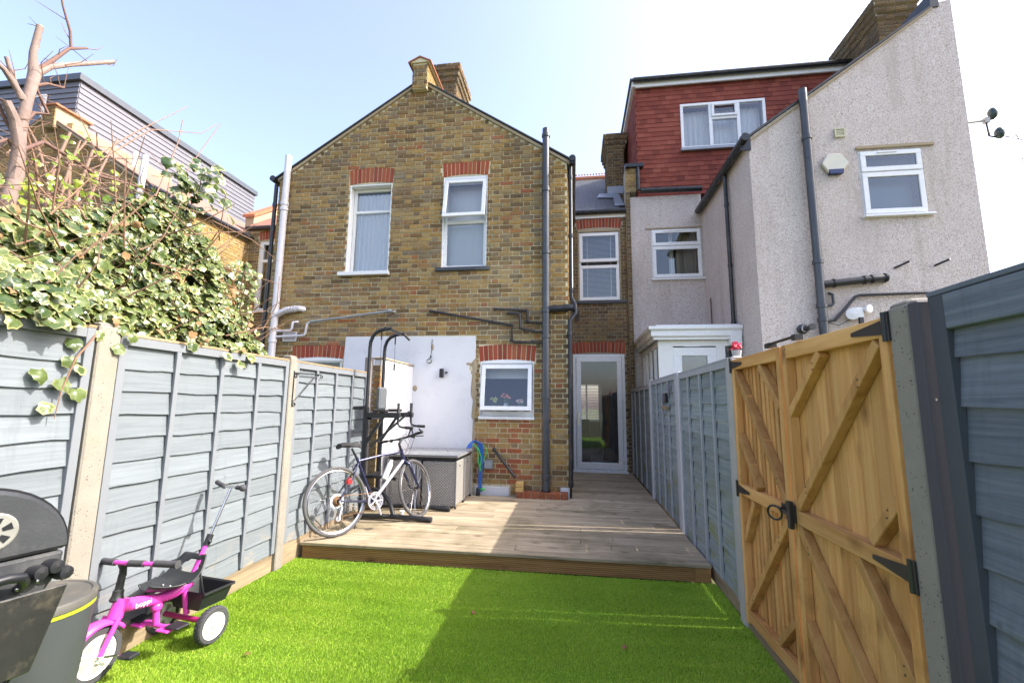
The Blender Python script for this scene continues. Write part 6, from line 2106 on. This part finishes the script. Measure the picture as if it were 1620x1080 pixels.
# ------------------------------------------------------------------ exercise tower
gy = thing('exercise_tower', 'tall black steel pull up and dip tower standing beside the left fence', 'exercise tower', (-2.3, 5.4, DZ))
Ya, Yb = 5.15, 5.58
for yy in (Ya, Yb):
    e = -1.66 if yy == Ya else -1.60
    yb = yy if yy == Ya else 5.70
    mb = MB().tube([(-2.55, yb, DZ + .035), (-2.2, yb, DZ + .045), (-1.85, yb, DZ + .04), (e, yb, DZ + .03)], .029, 12)
    o = mb.build('base_rail', M_METALBK, gy, True)
    MB().tube([(e - .005, yb, DZ + .028), (e + .035, yb, DZ + .026)], .034, 12).tube([(-2.57, yb, DZ + .034), (-2.53, yb, DZ + .034)], .034, 12).build('end_cap', M_RUBBER, o, True)
    MB().box(-2.515, -2.465, yy - .025, yy + .025, DZ + .06, 1.45).build('upright', M_METALBK, gy, bevel=.004)
    pts = [(-2.49, yy, 1.40), (-2.49, yy, 2.18), (-2.485, yy, 2.25), (-2.46, yy, 2.32), (-2.42, yy, 2.365), (-2.36, yy, 2.395), (-2.29, yy, 2.41), (-2.22, yy, 2.412)]
    o = MB().tube(pts, .022, 12).build('curved_upright', M_METALBK, gy, True)
    mb = MB()
    for k in range(9): mb.lathe((-2.468, yy, 1.50 + .05 * k), (1, 0, 0), [(0, 0), (.005, 0), (.005, .003), (0, .003)], 8)
    mb.build('adjustment_holes', M_CHROME, o)
    MB().box(-2.47, -2.06, yy - .03, yy + .03, 1.325, 1.385).build('arm', M_METALBK, gy, bevel=.004)
    MB().box(-2.40, -2.22, yy - .045, yy + .045, 1.39, 1.43).build('elbow_pad', M_RUBBER, gy, bevel=.012)
    g_ = MB().tube([(-2.085, yy, 1.50), (-2.085, yy, 1.27), (-2.075, yy, 1.24), (-2.05, yy, 1.22), (-2.01, yy, 1.215), (-1.90, yy, 1.21)], .014, 10).build('dip_handle', M_METALBK, gy, True)
    MB().tube([(-2.085, yy, 1.505), (-2.085, yy, 1.38)], .018, 10).build('grip', M_RUBBER, g_, True)
    MB().tube([(-1.895, yy, 1.21), (-1.99, yy, 1.214)], .018, 10).build('grip', M_RUBBER, g_, True)
    MB().bar((-2.48, yy, 1.02), (-2.27, yy, 1.335), .03, .035, up=(0, 1, 0)).build('arm_brace', M_METALBK, gy)
    mb = MB().tube([(-2.36, yy + .03, 2.385), (-2.355, yy + .03, 1.42)], .0028, 5).tube([(-2.36, yy + .03, 2.38), (-2.36, yy + .03, 2.28)], .009, 7)
    if yy == Yb: mb.tube([(-2.358, yy + .03, 2.02), (-2.357, yy + .03, 1.93)], .013, 7)
    mb.build('cable', M_METALBK, gy)
MB().tube([(-2.29, Ya - .04, 2.415), (-2.27, Ya + .1, 2.415), (-2.26, Yb, 2.41)], .018, 10).tube([(-2.23, Yb, 2.41), (-2.17, Yb + .06, 2.34)], .017, 10).build('pull_up_bar', M_METALBK, gy, True)
MB().box(-2.49, -2.44, Ya + .03, Yb - .03, 1.30, 1.35).box(-2.51, -2.47, Ya + .03, Yb - .03, .60, .64).build('cross_bar', M_METALBK, gy)
MB().box(-2.43, -2.37, 5.26, 5.47, 1.42, 1.70).build('back_pad', plain('grey_vinyl_pad', (0.10, 0.11, 0.12), 0.5), gy, bevel=.02)
MB().tube([(-2.46, Ya + .1, .62), (-2.2, Ya + .1, .62), (-2.12, Ya + .1, .60)], .02, 10).build('step_bar', M_METALBK, gy, True)
MB().tube([(-2.46, Ya + .22, .46), (-2.30, Ya + .16, .42), (-2.16, Ya + .06, .33), (-2.09, Ya, .21)], .026, 10).build('curved_foot_brace', M_METALBK, gy, True)
mb = MB().tube([(-2.0, 5.38, 1.35), (-2.0, 5.38, 1.22)], .003, 5)
tri = [(-2.0, 5.38, 1.20), (-2.04, 5.38, 1.09), (-1.955, 5.38, 1.075), (-2.0, 5.38, 1.20)]
mb.tube(tri, .009, 7).build('pulley_handle', M_METALBK, gy)
MB().tube([(-2.66, Ya, 1.44), (-2.49, Ya, 1.45)], .018, 8).build('side_peg', M_RUBBER, gy)
mb = MB().bar((-2.44, 5.20, .98), (-2.02, 5.36, 1.40), .035, .03).build('leg_press_tube', M_METALBK, gy)

# ------------------------------------------------------------------ rattan storage set
def rattan():
    n = NT('grey_rattan_weave')
    uv = n.n('ShaderNodeNewGeometry').outputs['Position']
    m = n.n('ShaderNodeMapping'); m.inputs['Scale'].default_value = (1, 1, 1)
    n.l(uv, m.inputs['Vector'])
    sp = n.n('ShaderNodeSeparateXYZ'); n.l(m.outputs[0], sp.inputs[0])
    h = n.math('ADD', sp.outputs[0], sp.outputs[1])
    sx = n.math('SINE', n.math('MULTIPLY', h, 6.283 / 0.040))
    row = n.math('FLOOR', n.math('MULTIPLY', sp.outputs[2], 1 / 0.017))
    par = n.math('SUBTRACT', n.math('MULTIPLY', n.math('MODULO', row, 2.0), 2.0), 1.0)
    wv = n.math('MULTIPLY', sx, par)
    fz = n.math('FRACT', n.math('MULTIPLY', sp.outputs[2], 1 / 0.017))
    edge = n.math('SUBTRACT', 1.0, n.math('POWER', n.math('ABSOLUTE', n.math('SUBTRACT', n.math('MULTIPLY', fz, 2.0), 1.0)), 4.0))
    ht = n.math('MULTIPLY', n.math('ADD', n.math('MULTIPLY', wv, 0.5), 0.5), edge)
    c = n.ramp(ht, [(0.05, (0.128, 0.117, 0.109)), (0.3, (0.362, 0.344, 0.318)), (0.9, (0.616, 0.589, 0.535))])
    c = n.mix(n.noise(n.pos((3, 3, 80)), 3, 4), c, (0.26, 0.25, 0.23))
    return n.fin(c, 0.6, n.bump(ht, 1.0, 0.006), 0, 0.3)


M_RAT = rattan()
M_SCREW = M_CHROME
M_ALU = plain('grey_aluminium_frame', (0.23, 0.23, 0.235), 0.45, 0.3, var=0.1)
M_TOPGL = plain('dusty_grey_glass_top', (0.19, 0.195, 0.20), 0.22, var=0.1, scale=4, bump=0.05, dirt=((0.26, 0.25, 0.23), 0.6))
M_RATT2 = M_RAT
TZ = 0.83
tb = thing('patio_table', 'grey glass topped rattan patio table against the white wall', 'table', (-2.0, 6.3, DZ))
MB().box(-2.50, -1.50, 5.80, 6.76, TZ - .008, TZ).build('glass_top', M_TOPGL, tb, bevel=.003)
mb = MB(); 
mb.box(-2.50, -1.50, 5.80, 6.76, TZ - .03, TZ - .011)
mb.build('table_rim', plain('pale_grey_rim', (0.24, 0.23, 0.23), 0.5), tb, bevel=.004)
MB().box(-2.47, -1.53, 5.84, 6.72, TZ - .07, TZ - .032).build('apron', M_METALBK, tb)
for x, y in ((-2.03, 5.83), (-2.46, 5.83), (-1.555, 6.70), (-2.46, 6.70)):
    MB().box(x - .018, x + .018, y - .018, y + .018, DZ, TZ - .075).build('leg', M_ALU, tb)


def cube(label, x0, x1, y0, y1, z1=TZ - .085):
    c = thing('rattan_cube', label, 'cube chair', ((x0 + x1) / 2, (y0 + y1) / 2, DZ), group='rattan cube chairs pushed under the table')
    z0 = DZ + .03
    MB().box(x0, x1, y0, y1, z0, z1).build('woven_shell', M_RAT, c, bevel=.008)
    for i_, (x, y) in enumerate(((x0, y0), (x1, y0), (x1, y1), (x0, y1))):
        MB().box(x - .008, x + .008, y - .008, y + .008, DZ, z1 + .004).build('corner_post', M_ALU, c, bevel=.002)
        MB().lathe((x, y, DZ), (0, 0, 1), [(0, 0), (.015, 0), (.015, .03), (0, .03)], 10).build('foot', M_METALBK, c)
    MB().box(x1 + .0005, x1 + .004, (y0 + y1) / 2 - .03, (y0 + y1) / 2 + .01, z1 - .085, z1 - .06).build('handle_slot', M_METALBK, c)
    return c


cube('grey rattan cube chair at the front right corner of the patio table', -1.98, -1.535, 5.84, 6.25)
cube('grey rattan cube chair under the patio table behind the front bicycle wheel', -2.46, -2.07, 5.84, 6.25)
cube('grey rattan cube chair nearest the brick wall beside the coiled hose', -1.98, -1.535, 6.29, 6.68)

# garden hose draped over the table corner
M_HB = plain('blue_hose', (0.02, 0.11, 0.42), 0.4, var=0.15)
M_HG = plain('green_hose', (0.06, 0.45, 0.10), 0.4, var=0.15)
t = thing('garden_hose', 'blue and green garden hose draped over the table corner by the wall', 'hose', (-1.42, 6.74, DZ))
for i_ in range(5):
    a = i_ * .016
    pts = [(-1.58 + a, 6.60, TZ + .02), (-1.56 + a, 6.64, TZ + .07 + a), (-1.50 + a, 6.68, TZ + .11), (-1.43 + a, 6.70, TZ + .08), (-1.40 + a * .7, 6.71, TZ - .05), (-1.41 + a * .6, 6.72, .52), (-1.41 + a * .5, 6.72, .30), (-1.40 + a * .5, 6.71, .21)]
    MB().tube(pts, .0095, 8).build('hose_loop', M_HB, t, True)
for i_ in range(2):
    a = i_ * .05
    pts = [(-1.53, 6.63, TZ + .04), (-1.48, 6.64, TZ + .075), (-1.43 + a * .3, 6.66, TZ + .0), (-1.42 + a, 6.68, .66 + a), (-1.38 - a * .3, 6.69, .52)]
    MB().tube(pts, .0085, 8).build('hose_loop', M_HG, t, True)
MB().tube([(-1.41, 6.71, .56), (-1.34, 6.72, .68), (-1.30, 6.73, .80), (-1.33, 6.72, .88), (-1.38, 6.71, .88)], .007, 8).build('hose_loop', M_HG, t, True)
MB().lathe((-1.42, 6.72, DZ), (0, 0, 1), [(0, 0), (.035, 0), (.03, .09), (.015, .12), (0, .12)], 12).build('hose_connector', M_METALBK, t, True)
MB().ball((-1.35, 6.70, DZ + .10), .03, 10, 6, sc=(1.3, 1, .8)).build('hose_nozzle', M_HG, t, True)
MB().lathe((-2.28, 5.28, DZ), (0, 0, 1), [(0, 0), (.02, 0), (.03, .05), (0, .06)], 7)

# ------------------------------------------------------------------ pink tricycle
M_PK = plain('hot_pink_paint', (0.74, 0.07, 0.48), 0.28, var=0.08, bump=0.0)
M_PKP = plain('pink_plastic', (0.76, 0.07, 0.50), 0.4, var=0.06, bump=0.03)
M_BLK = plain('matt_black_plastic', (0.020, 0.022, 0.025), 0.38, var=0.25, bump=0.08, dirt=((0.09, 0.09, 0.085), 0.3))
M_FOAM = plain('black_foam_tyre', (0.055, 0.055, 0.06), 0.75, var=0.25, bump=0.5, bscale=70)
M_WHPL = plain('white_wheel_plastic', (0.80, 0.80, 0.76), 0.45, var=0.04)
tk_ = thing('tricycle', 'hot pink child tricycle with parent push handle on the grass', 'tricycle', (-2.47, 2.745, 0.012), rot=(0, 0, rad(-99)))


M_RECESS = plain('grey_wheel_recess', (0.34, 0.33, 0.28), 0.7)


def twheel(c, r_, w_, fr_=False, turn=0.0):
    def tt(mb):
        if turn:
            m_ = Matrix.Translation(c) @ Matrix.Rotation(turn, 4, 'Z') @ Matrix.Translation(-Vector(c))
            mb.v = [tuple(m_ @ Vector(p)) for p in mb.v]
        return mb
    c = Vector(c)
    hwv = w_ / 2
    disc = tt(MB().lathe(c - Vector((0, hwv * .7, 0)), (0, 1, 0), [(0, 0), (r_ * .68, 0), (r_ * .74, -.004), (r_ * .76, .0), (r_ * .76, w_ * .7), (r_ * .74, w_ * .7 + .004), (r_ * .68, w_ * .7), (0, w_ * .7)], 36))
    wh = disc.build('wheel', M_WHPL, tk_, True, local=True)
    prof = [(r_ * .75, -hwv), (r_ * .93, -hwv), (r_ * .985, -hwv * .75), (r_, -hwv * .3), (r_, hwv * .3), (r_ * .985, hwv * .75), (r_ * .93, hwv), (r_ * .75, hwv)]
    tt(MB().lathe(c, (0, 1, 0), prof, 44)).build('tyre', M_FOAM, wh, True, local=True)
    mb = MB()
    for k in range(26):      # tread blocks
        a = 2 * math.pi * k / 26
        for s in (-1, 1):
            b = a + (.06 if s > 0 else -.06)
            p = c + Vector((r_ * math.cos(a), s * .001, r_ * math.sin(a)))
            q = c + Vector((r_ * .975 * math.cos(b + .1), s * hwv * .85, r_ * .975 * math.sin(b + .1)))
            mb.tube([p, (p + q) / 2 + (p - c).normalized() * .003, q], .0032, 4)
    tt(mb).build('tread', M_FOAM, wh, local=True)
    mb = MB()
    for s in (-1, 1):
        mb.lathe(c + Vector((0, s * hwv * .75, 0)), (0, s, 0), [(0, .012), (r_ * .12, .012), (r_ * .16, 0)], 14)
        for k in range(5):
            a = 2 * math.pi * k / 5 + .3
            d = Vector((math.cos(a), 0, math.sin(a)))
            mb.tube([c + Vector((0, s * hwv * .72, 0)) + d * r_ * .15, c + Vector((0, s * hwv * .74, 0)) + d * r_ * .66], .008, 6)
    tt(mb).build('spokes', M_WHPL, wh, True, local=True)
    mb = MB()
    for s in (-1, 1):
        for k in range(5):
            a = 2 * math.pi * (k + .5) / 5 + .3
            d = Vector((math.cos(a), 0, math.sin(a))); e_ = Vector((-math.sin(a), 0, math.cos(a)))
            o_ = c + Vector((0, s * (hwv * .70 + .0015), 0))
            q = [o_ + d * r_ * .28 - e_ * r_ * .07, o_ + d * r_ * .58 - e_ * r_ * .17, o_ + d * r_ * .62, o_ + d * r_ * .58 + e_ * r_ * .17, o_ + d * r_ * .28 + e_ * r_ * .07]
            if not fr_ or True: mb.add(q, [(0, 1, 2, 3, 4)])
    o_ = tt(mb).build('wheel_recesses', M_RECESS, wh, local=True); tag(o_, kind='stuff')
    return wh


RR_, FR = 0.104, 0.138
twheel((0, .215, RR_), RR_, .05)
twheel((0, -.215, RR_), RR_, .05)
TURN = rad(9)
FC = Vector((.505, 0, FR))
twheel(FC, FR, .052, True, TURN)
# rear axle, beam, head
MB().tube([(0, -.185, RR_ + .012), (0, .185, RR_ + .012)], .016, 12).build('rear_axle', plain('dark_pink_paint', (0.42, 0.02, 0.15), 0.35), tk_, True, local=True)
mb = MB()
mb.tube([(.40, 0, .345), (.30, 0, .325), (.20, 0, .305), (.10, 0, .300), (.0, 0, .33)], [.036, .034, .030, .030, .032], 16)
mb.tube([(.425, 0, .29), (.395, 0, .385)], .036, 16)
mb.tube([(.20, 0, .30), (.19, 0, .16)], .018, 10).ball((.197, 0, .26), .030, 12, 8)
mb.tube([(.03, 0, .30), (0, 0, .14)], .018, 10)
mb.build('frame', M_PK, tk_, True, local=True)
MB().tube([(.19, -.10, .155), (.19, .10, .155)], .014, 10).box(.15, .235, .06, .15, .145, .157).box(.15, .235, -.15, -.06, .145, .157).build('foot_rest', M_PK, tk_, local=True, bevel=.004)
for s in (-1, 1): MB().box(.13, .215, min(s * .10, s * .20), max(s * .10, s * .20), .158, .172).build('foot_pad', M_BLK, tk_, local=True, bevel=.005)
Tm = Matrix.Translation(FC) @ Matrix.Rotation(TURN, 4, 'Z') @ Matrix.Translation(-FC)


def tf(mb):
    mb.v = [tuple(Tm @ Vector(p)) for p in mb.v]
    return mb


# front fork and mudguard
mb = MB()
for s in (-1, 1):
    mb.tube([(.425, s * .042, .30), (.46, s * .046, .24), (FC.x, s * .042, FR)], [.013, .013, .012], 10)
tf(mb).build('fork', M_PK, tk_, True, local=True)
vs = []; fs = []
na = 12
for i in range(na + 1):
    a = rad(20 + 125 * i / na)
    for j, (w_, dr) in enumerate(((-.042, -.012), (-.036, .006), (0, .012), (.036, .006), (.042, -.012))):
        rr_ = FR + .020 + dr
        vs.append((FC.x + rr_ * math.cos(a), w_, FC.z + rr_ * math.sin(a)))
for i in range(na):
    for j in range(4):
        a = i * 5 + j
        fs.append((a, a + 1, a + 6, a + 5))
mg = tf(MB().add(vs, fs)).build('mudguard', M_PKP, tk_, True, local=True)
md = mg.modifiers.new('thick', 'SOLIDIFY'); md.thickness = .004
# stem and handlebar
mb = MB().lathe((.415, 0, .375), (-.12, 0, 1), [(.03, 0), (.034, .01), (.026, .03), (.026, .055), (.020, .06), (.018, .14)], 14)
mb.tube([(.395, 0, .50), (.398, 0, .545), (.41, 0, .57)], .018, 12)
tf(mb).build('handlebar_stem', M_BLK, tk_, True, local=True)
hp_ = [(.375, -.32, .572), (.40, -.15, .575), (.41, 0, .575), (.40, .15, .575), (.375, .31, .572)]
hbk = tf(MB().tube(hp_, .012, 12)).build('handlebar', M_PK, tk_, True, local=True)
for s in (-1, 1):
    tf(MB().tube([(.373, s * .315, .572), (.388, s * .19, .575)], .0185, 12).lathe((.373, s * .315, .572), (-.1, s, 0), [(0, .0), (.023, 0), (.023, .008), (0, .01)], 12)).build('grip', M_FOAM, hbk, True, local=True)
    tf(MB().tube([(.400, s * .135, .575), (.408, s * .045, .575)], .018, 12)).build('foam_sleeve', M_FOAM, hbk, True, local=True)
mb = MB().ball((.385, -.175, .60), .022, 12, 8, sc=(1, 1, .8)).box(.37, .40, -.185, -.165, .58, .60).tube([(.39, -.17, .61), (.41, -.15, .625)], .005, 6)
tf(mb).build('bell', M_BLK, hbk, True, local=True)
# seat: moulded bucket with an oval opening in the back
vs = []; fs = []
nu, nv = 20, 14
for i in range(nu + 1):
    t_ = i / nu
    # centre line from nose, along the pan, up the back
    if t_ < .5:
        s_ = t_ / .5
        cxx, czz, hw_ = .285 - .19 * s_, .365 - .012 * math.sin(s_ * 3.14) + .02 * (1 - s_) ** 2, .035 + .085 * math.sin(min(1, s_ * 1.15) * 1.57)
    else:
        s_ = (t_ - .5) / .5
        cxx, czz, hw_ = .095 - .15 * s_ ** .8, .365 + .125 * s_ ** 1.25, .12 - .045 * s_ ** 3
    for j in range(nv + 1):
        u = j / nv * 2 - 1
        cup = .028 * u * u * (1.2 if t_ < .5 else .6)
        fr2 = .03 * u * u * (max(0, t_ - .35))
        vs.append((cxx + fr2 * 2.2, hw_ * u * 1.12, czz + cup))
for i in range(nu):
    for j in range(nv):
        tc = (i + .5) / nu; uc = (j + .5) / nv * 2 - 1
        if ((tc - .80) / .105) ** 2 + (uc / .58) ** 2 < 1: continue
        a = i * (nv + 1) + j
        fs.append((a, a + 1, a + nv + 2, a + nv + 1))
st_ = MB().add(vs, fs).build('seat', M_BLK, tk_, True, local=True)
md = st_.modifiers.new('thick', 'SOLIDIFY'); md.thickness = .012; md.offset = -1
md = st_.modifiers.new('sub', 'SUBSURF'); md.levels = 1; md.render_levels = 1
mb = MB()
for y_ in (-.03, .03): mb.ball((.15, y_, .362), .007, 8, 5)
mb.build('seat_bolt', M_CHROME, st_, local=True)
# push pole
MB().tube([(.02, 0, .31), (-.10, 0, .56)], .014, 12).build('push_pole', M_PK, tk_, True, local=True)
MB().tube([(-.098, 0, .555), (-.215, 0, .83), (-.235, 0, .875)], .009, 10).tube([(-.235, -.06, .885), (-.235, .06, .885)], .009, 10).build('push_rod', M_CHROME, tk_, True, local=True)
o = MB().tube([(-.088, 0, .53), (-.115, 0, .595)], .021, 12).ball((-.095, .02, .555), .014, 8, 6).build('pole_joint', M_BLK, tk_, True, local=True)
mb = MB().tube([(-.235, -.055, .885), (-.245, -.11, .895), (-.26, -.16, .905)], .016, 12).tube([(-.235, .055, .885), (-.24, .10, .883)], .016, 12).ball((-.24, .105, .883), .024, 10, 8)
mb.build('push_grip', M_FOAM, tk_, True, local=True)
# basket
vs = []; fs = []
bx0, bx1, by = -.19, .02, .15
ring = lambda s_, z: [(bx0 + .03 * (1 - s_), -by * s_, z), (bx1 - .03 * (1 - s_), -by * s_, z), (bx1 - .03 * (1 - s_), by * s_, z), (bx0 + .03 * (1 - s_), by * s_, z)]
mb = MB()
mb.add(ring(.72, .175) + ring(1.0, .275) + ring(1.08, .285) + ring(1.08, .272), [(0, 1, 2, 3)] + [(a * 4 + k, a * 4 + (k + 1) % 4, a * 4 + 4 + (k + 1) % 4, a * 4 + 4 + k) for a in range(3) for k in range(4)])
bk = mb.build('rear_basket', M_BLK, tk_, False, local=True)
md = bk.modifiers.new('thick', 'SOLIDIFY'); md.thickness = .005
md = bk.modifiers.new('bev', 'BEVEL'); md.width = .006; md.segments = 2
MB().bar((-.005, .06, .44), (-.03, .085, .27), .03, .006).bar((-.03, .085, .27), (.01, .09, .19), .03, .006).build('strap', M_BLK, tk_, local=True)
# cranks and pedals on the front wheel
mb = MB().tube([(FC.x, .03, FR), (FC.x, .065, FR), (FC.x - .065, .075, FR - .02), (FC.x - .07, .10, FR - .02)], .006, 8).tube([(FC.x, -.03, FR), (FC.x, -.065, FR), (FC.x + .065, -.075, FR + .02), (FC.x + .07, -.10, FR + .02)], .006, 8)
cr_ = tf(mb).build('crank_arm', M_CHROME, tk_, True, local=True)
tf(MB().box(FC.x - .10, FC.x - .04, .10, .18, FR - .032, FR - .012).box(FC.x + .04, FC.x + .10, -.18, -.10, FR + .01, FR + .03)).build('pedal', M_BLK, cr_, local=True, bevel=.005)
# the maker's word on the beam
fc = bpy.data.curves.new('lettering', 'FONT')
fc.body = 'boppi'
fc.size = .040; fc.extrude = .0006; fc.align_x = 'CENTER'; fc.align_y = 'CENTER'
tmp = bpy.data.objects.new('tmp', fc)
COL.objects.link(tmp)
bpy.context.view_layer.update()
tm = bpy.data.meshes.new_from_object(tmp.evaluated_get(bpy.context.evaluated_depsgraph_get()))
bpy.data.objects.remove(tmp)
lt_ = bpy.data.objects.new('lettering', tm)
tm.materials.clear(); tm.materials.append(plain('white_print', (0.85, 0.85, 0.85), 0.5))
COL.objects.link(lt_); lt_.parent = tk_
# text plane: x axis runs towards the rear (-x local), normal +y
lt_.matrix_local = Matrix(((-1, 0, 0, .30), (0, 0, 1, .0365), (0, 1, 0, .325), (0, 0, 0, 1)))

# ------------------------------------------------------------------ barbecue
M_BBQ = plain('charcoal_barbecue_enamel', (0.035, 0.038, 0.043), 0.45, var=0.25, scale=5, bump=0.25, bscale=80, dirt=((0.15, 0.15, 0.14), 0.45))
M_SHELF = plain('dusty_black_shelf', (0.022, 0.022, 0.022), 0.4, var=0.3, bump=0.2, dirt=((0.20, 0.17, 0.12), 0.6))
bbq = thing('barbecue', 'black barrel barbecue with vented lid and dusty folding shelf', 'barbecue', (-1.94, 1.25, 0), rot=(0, 0, rad(-15)))
# local: x = outward normal of the end plate, y = along the plate (away from the camera)
Rb, zc = .262, .945
L0 = -.58
def halfdisc(r_, a0, a1, x0, x1, zc_, n=22, sq=1.0):
    pts = [(x0, r_ * math.cos(rad(a0 + (a1 - a0) * i / n)), zc_ + sq * r_ * math.sin(rad(a0 + (a1 - a0) * i / n))) for i in range(n + 1)]
    return MB().prism(pts, (x1 - x0, 0, 0))
lid = halfdisc(Rb, 0, 180, L0, 0, zc + .012, sq=.92).build('lid', M_BBQ, bbq, local=True, bevel=.012)
halfdisc(Rb + .008, 0, 180, -.03, -.022, zc + .012, sq=.925).build('lid_rim', M_METALBK, lid, local=True)
halfdisc(Rb - .004, 180, 360, L0, -.012, zc + .004, sq=.95).build('firebox', M_BBQ, bbq, local=True, bevel=.01)
vy, vz = .055, zc + .112
vp = MB().lathe((.0, vy, vz), (1, 0, 0), [(0, .0), (.062, .0), (.062, .004), (.058, .006), (0, .006)], 30).build('vent_disc', plain('brushed_ash_metal', (0.36, 0.36, 0.33), 0.4, 0.5), lid, local=True)
mb = MB()
for k in range(6):
    a = 2 * math.pi * k / 6 + .35
    w_ = .28
    mb.add([(.0075, vy + .022 * math.cos(a - w_), vz + .022 * math.sin(a - w_)), (.0075, vy + .048 * math.cos(a - w_ * .9), vz + .048 * math.sin(a - w_ * .9)), (.0075, vy + .048 * math.cos(a + w_ * .9), vz + .048 * math.sin(a + w_ * .9)), (.0075, vy + .022 * math.cos(a + w_), vz + .022 * math.sin(a + w_))], [(0, 1, 2, 3)])
mb.build('vent_hole', M_METALBK, vp, local=True)
MB().lathe((.006, vy, vz), (1, 0, 0), [(0, .006), (.010, .004), (.012, 0)], 12).build('vent_rivet', plain('orange_rivet', (0.6, 0.28, 0.05), 0.5), vp, local=True)
MB().tube([(.0, -.20, zc - .05), (.05, -.19, zc - .045), (.06, -.15, zc - .042), (.06, .09, zc - .034), (.055, .125, zc - .042), (.035, .14, zc - .065), (-.01, .145, zc - .095)], .016, 12).build('side_handle', M_METALBK, bbq, True, local=True)
MB().tube([(.003, -.1, zc - .135), (.003, .0, zc - .125)], .004, 6).build('nameplate_slot', M_METALBK, bbq, local=True)
mb = MB()
for y_, z_ in ((.175, zc - .050), (.215, zc - .040), (.245, zc - .070)):
    mb.lathe((-.01, y_, z_), (1, .2, 0), [(0, 0), (.024, 0), (.026, .02), (.022, .045), (0, .05)], 12)
mb.build('latch_knob', M_METALBK, bbq, True, local=True)
mb = MB().ball((.045, .12, zc - .08), .006, 8, 5).ball((.045, .17, zc - .07), .006, 8, 5)
mb.build('latch_screw', M_CHROME, bbq, local=True)
MB().hexa([(.085, -.62, .60), (.085, .165, .60), (.095, .165, .60), (.095, -.62, .60), (.105, -.62, .862), (.105, .225, .862), (.117, .225, .862), (.117, -.62, .862)]).build('folded_shelf', M_SHELF, bbq, local=True, bevel=.004)
MB().tube([(.05, -.02, .56), (.09, .03, .545), (.09, .10, .56), (.05, .13, .60)], .012, 10).build('shelf_bracket', M_METALBK, bbq, True, local=True)
for x, y in ((-.04, -.2), (-.04, .12), (-.54, -.2), (-.54, .12)):
    MB().tube([(x, y * .8, .74), (x, y * 1.4, .01)], .016, 10).build('leg', M_METALBK, bbq, True, local=True)
MB().tube([(-.04, -.25, .25), (-.04, .15, .25)], .010, 8).tube([(-.54, -.25, .25), (-.54, .15, .25)], .010, 8).box(-.54, -.04, -.2, .12, .245, .25).build('bottom_rack', M_METALBK, bbq, local=True)

# round drum table
M_DRUM = plain('grey_moulded_plastic', (0.052, 0.058, 0.064), 0.5, var=0.1, scale=4, bump=0.08)
dr = thing('drum_table', 'round grey plastic drum table with lime green ring behind the barbecue', 'drum table', (-2.39, 1.80, 0))
c_ = (-2.405, 1.81, 0)
MB().lathe(c_, (0, 0, 1), [(0, 0), (.16, 0), (.165, .02), (.195, .34), (.213, .555), (.213, .565)], 44).build('drum_body', M_DRUM, dr, True)
MB().lathe(c_, (0, 0, 1), [(.210, .565), (.217, .567), (.217, .580), (.210, .582)], 44).build('lime_ring', plain('lime_green_plastic', (0.36, 0.44, 0.03), 0.45), dr, True)
MB().lathe(c_, (0, 0, 1), [(.213, .582), (.220, .586), (.221, .615), (.216, .622), (.20, .624), (.195, .619), (.0, .619)], 44).build('drum_lid', plain('dusty_drum_lid', (0.09, 0.088, 0.08), 0.6, var=0.3, scale=6, bump=0.1, dirt=((0.20, 0.165, 0.12), 0.7)), dr, True)

# bits: plastic cup by the tower, leaves on the lawn, small puddle-free deck litter
t = thing('plastic_cup', 'small white plastic scrap lying by the base of the exercise tower', 'plastic cup', (-2.12, 5.42, DZ))
MB().lathe((-2.10, 5.45, DZ + .002), (0, 0, 1), [(0, 0), (.022, 0), (.03, .045), (.028, .045), (.02, .004), (0, .004)], 9).build('cup_shell', M_WHPL, t)
dl = plain('dry_leaf', (0.22, 0.10, 0.04), 0.8)
for i_, (x, y, lb) in enumerate(((-1.93, 2.62, 'curled brown leaf on the grass beside the tricycle'), (.3, 3.05, 'tiny brown leaf on the shaded lawn towards the gate'), (-.72, 3.35, 'tiny brown leaf near the middle of the lawn'))):
    me_, m_ = leaf_mesh('fallen_leaf', [(i_, Matrix.Diagonal((.035, .035, .035, 1)), .5)], dl, (0, 0, 0)), None
    ob = bpy.data.objects.new('fallen_leaf', me_); COL.objects.link(ob); ob.location = (x, y, .027); ob.rotation_euler = (R.uniform(-.5, .5), R.uniform(-.5, .5), R.uniform(0, 6))
    tag(ob, lb, 'leaf')

SC.render.engine = 'CYCLES'
bpy.context.view_layer.update()
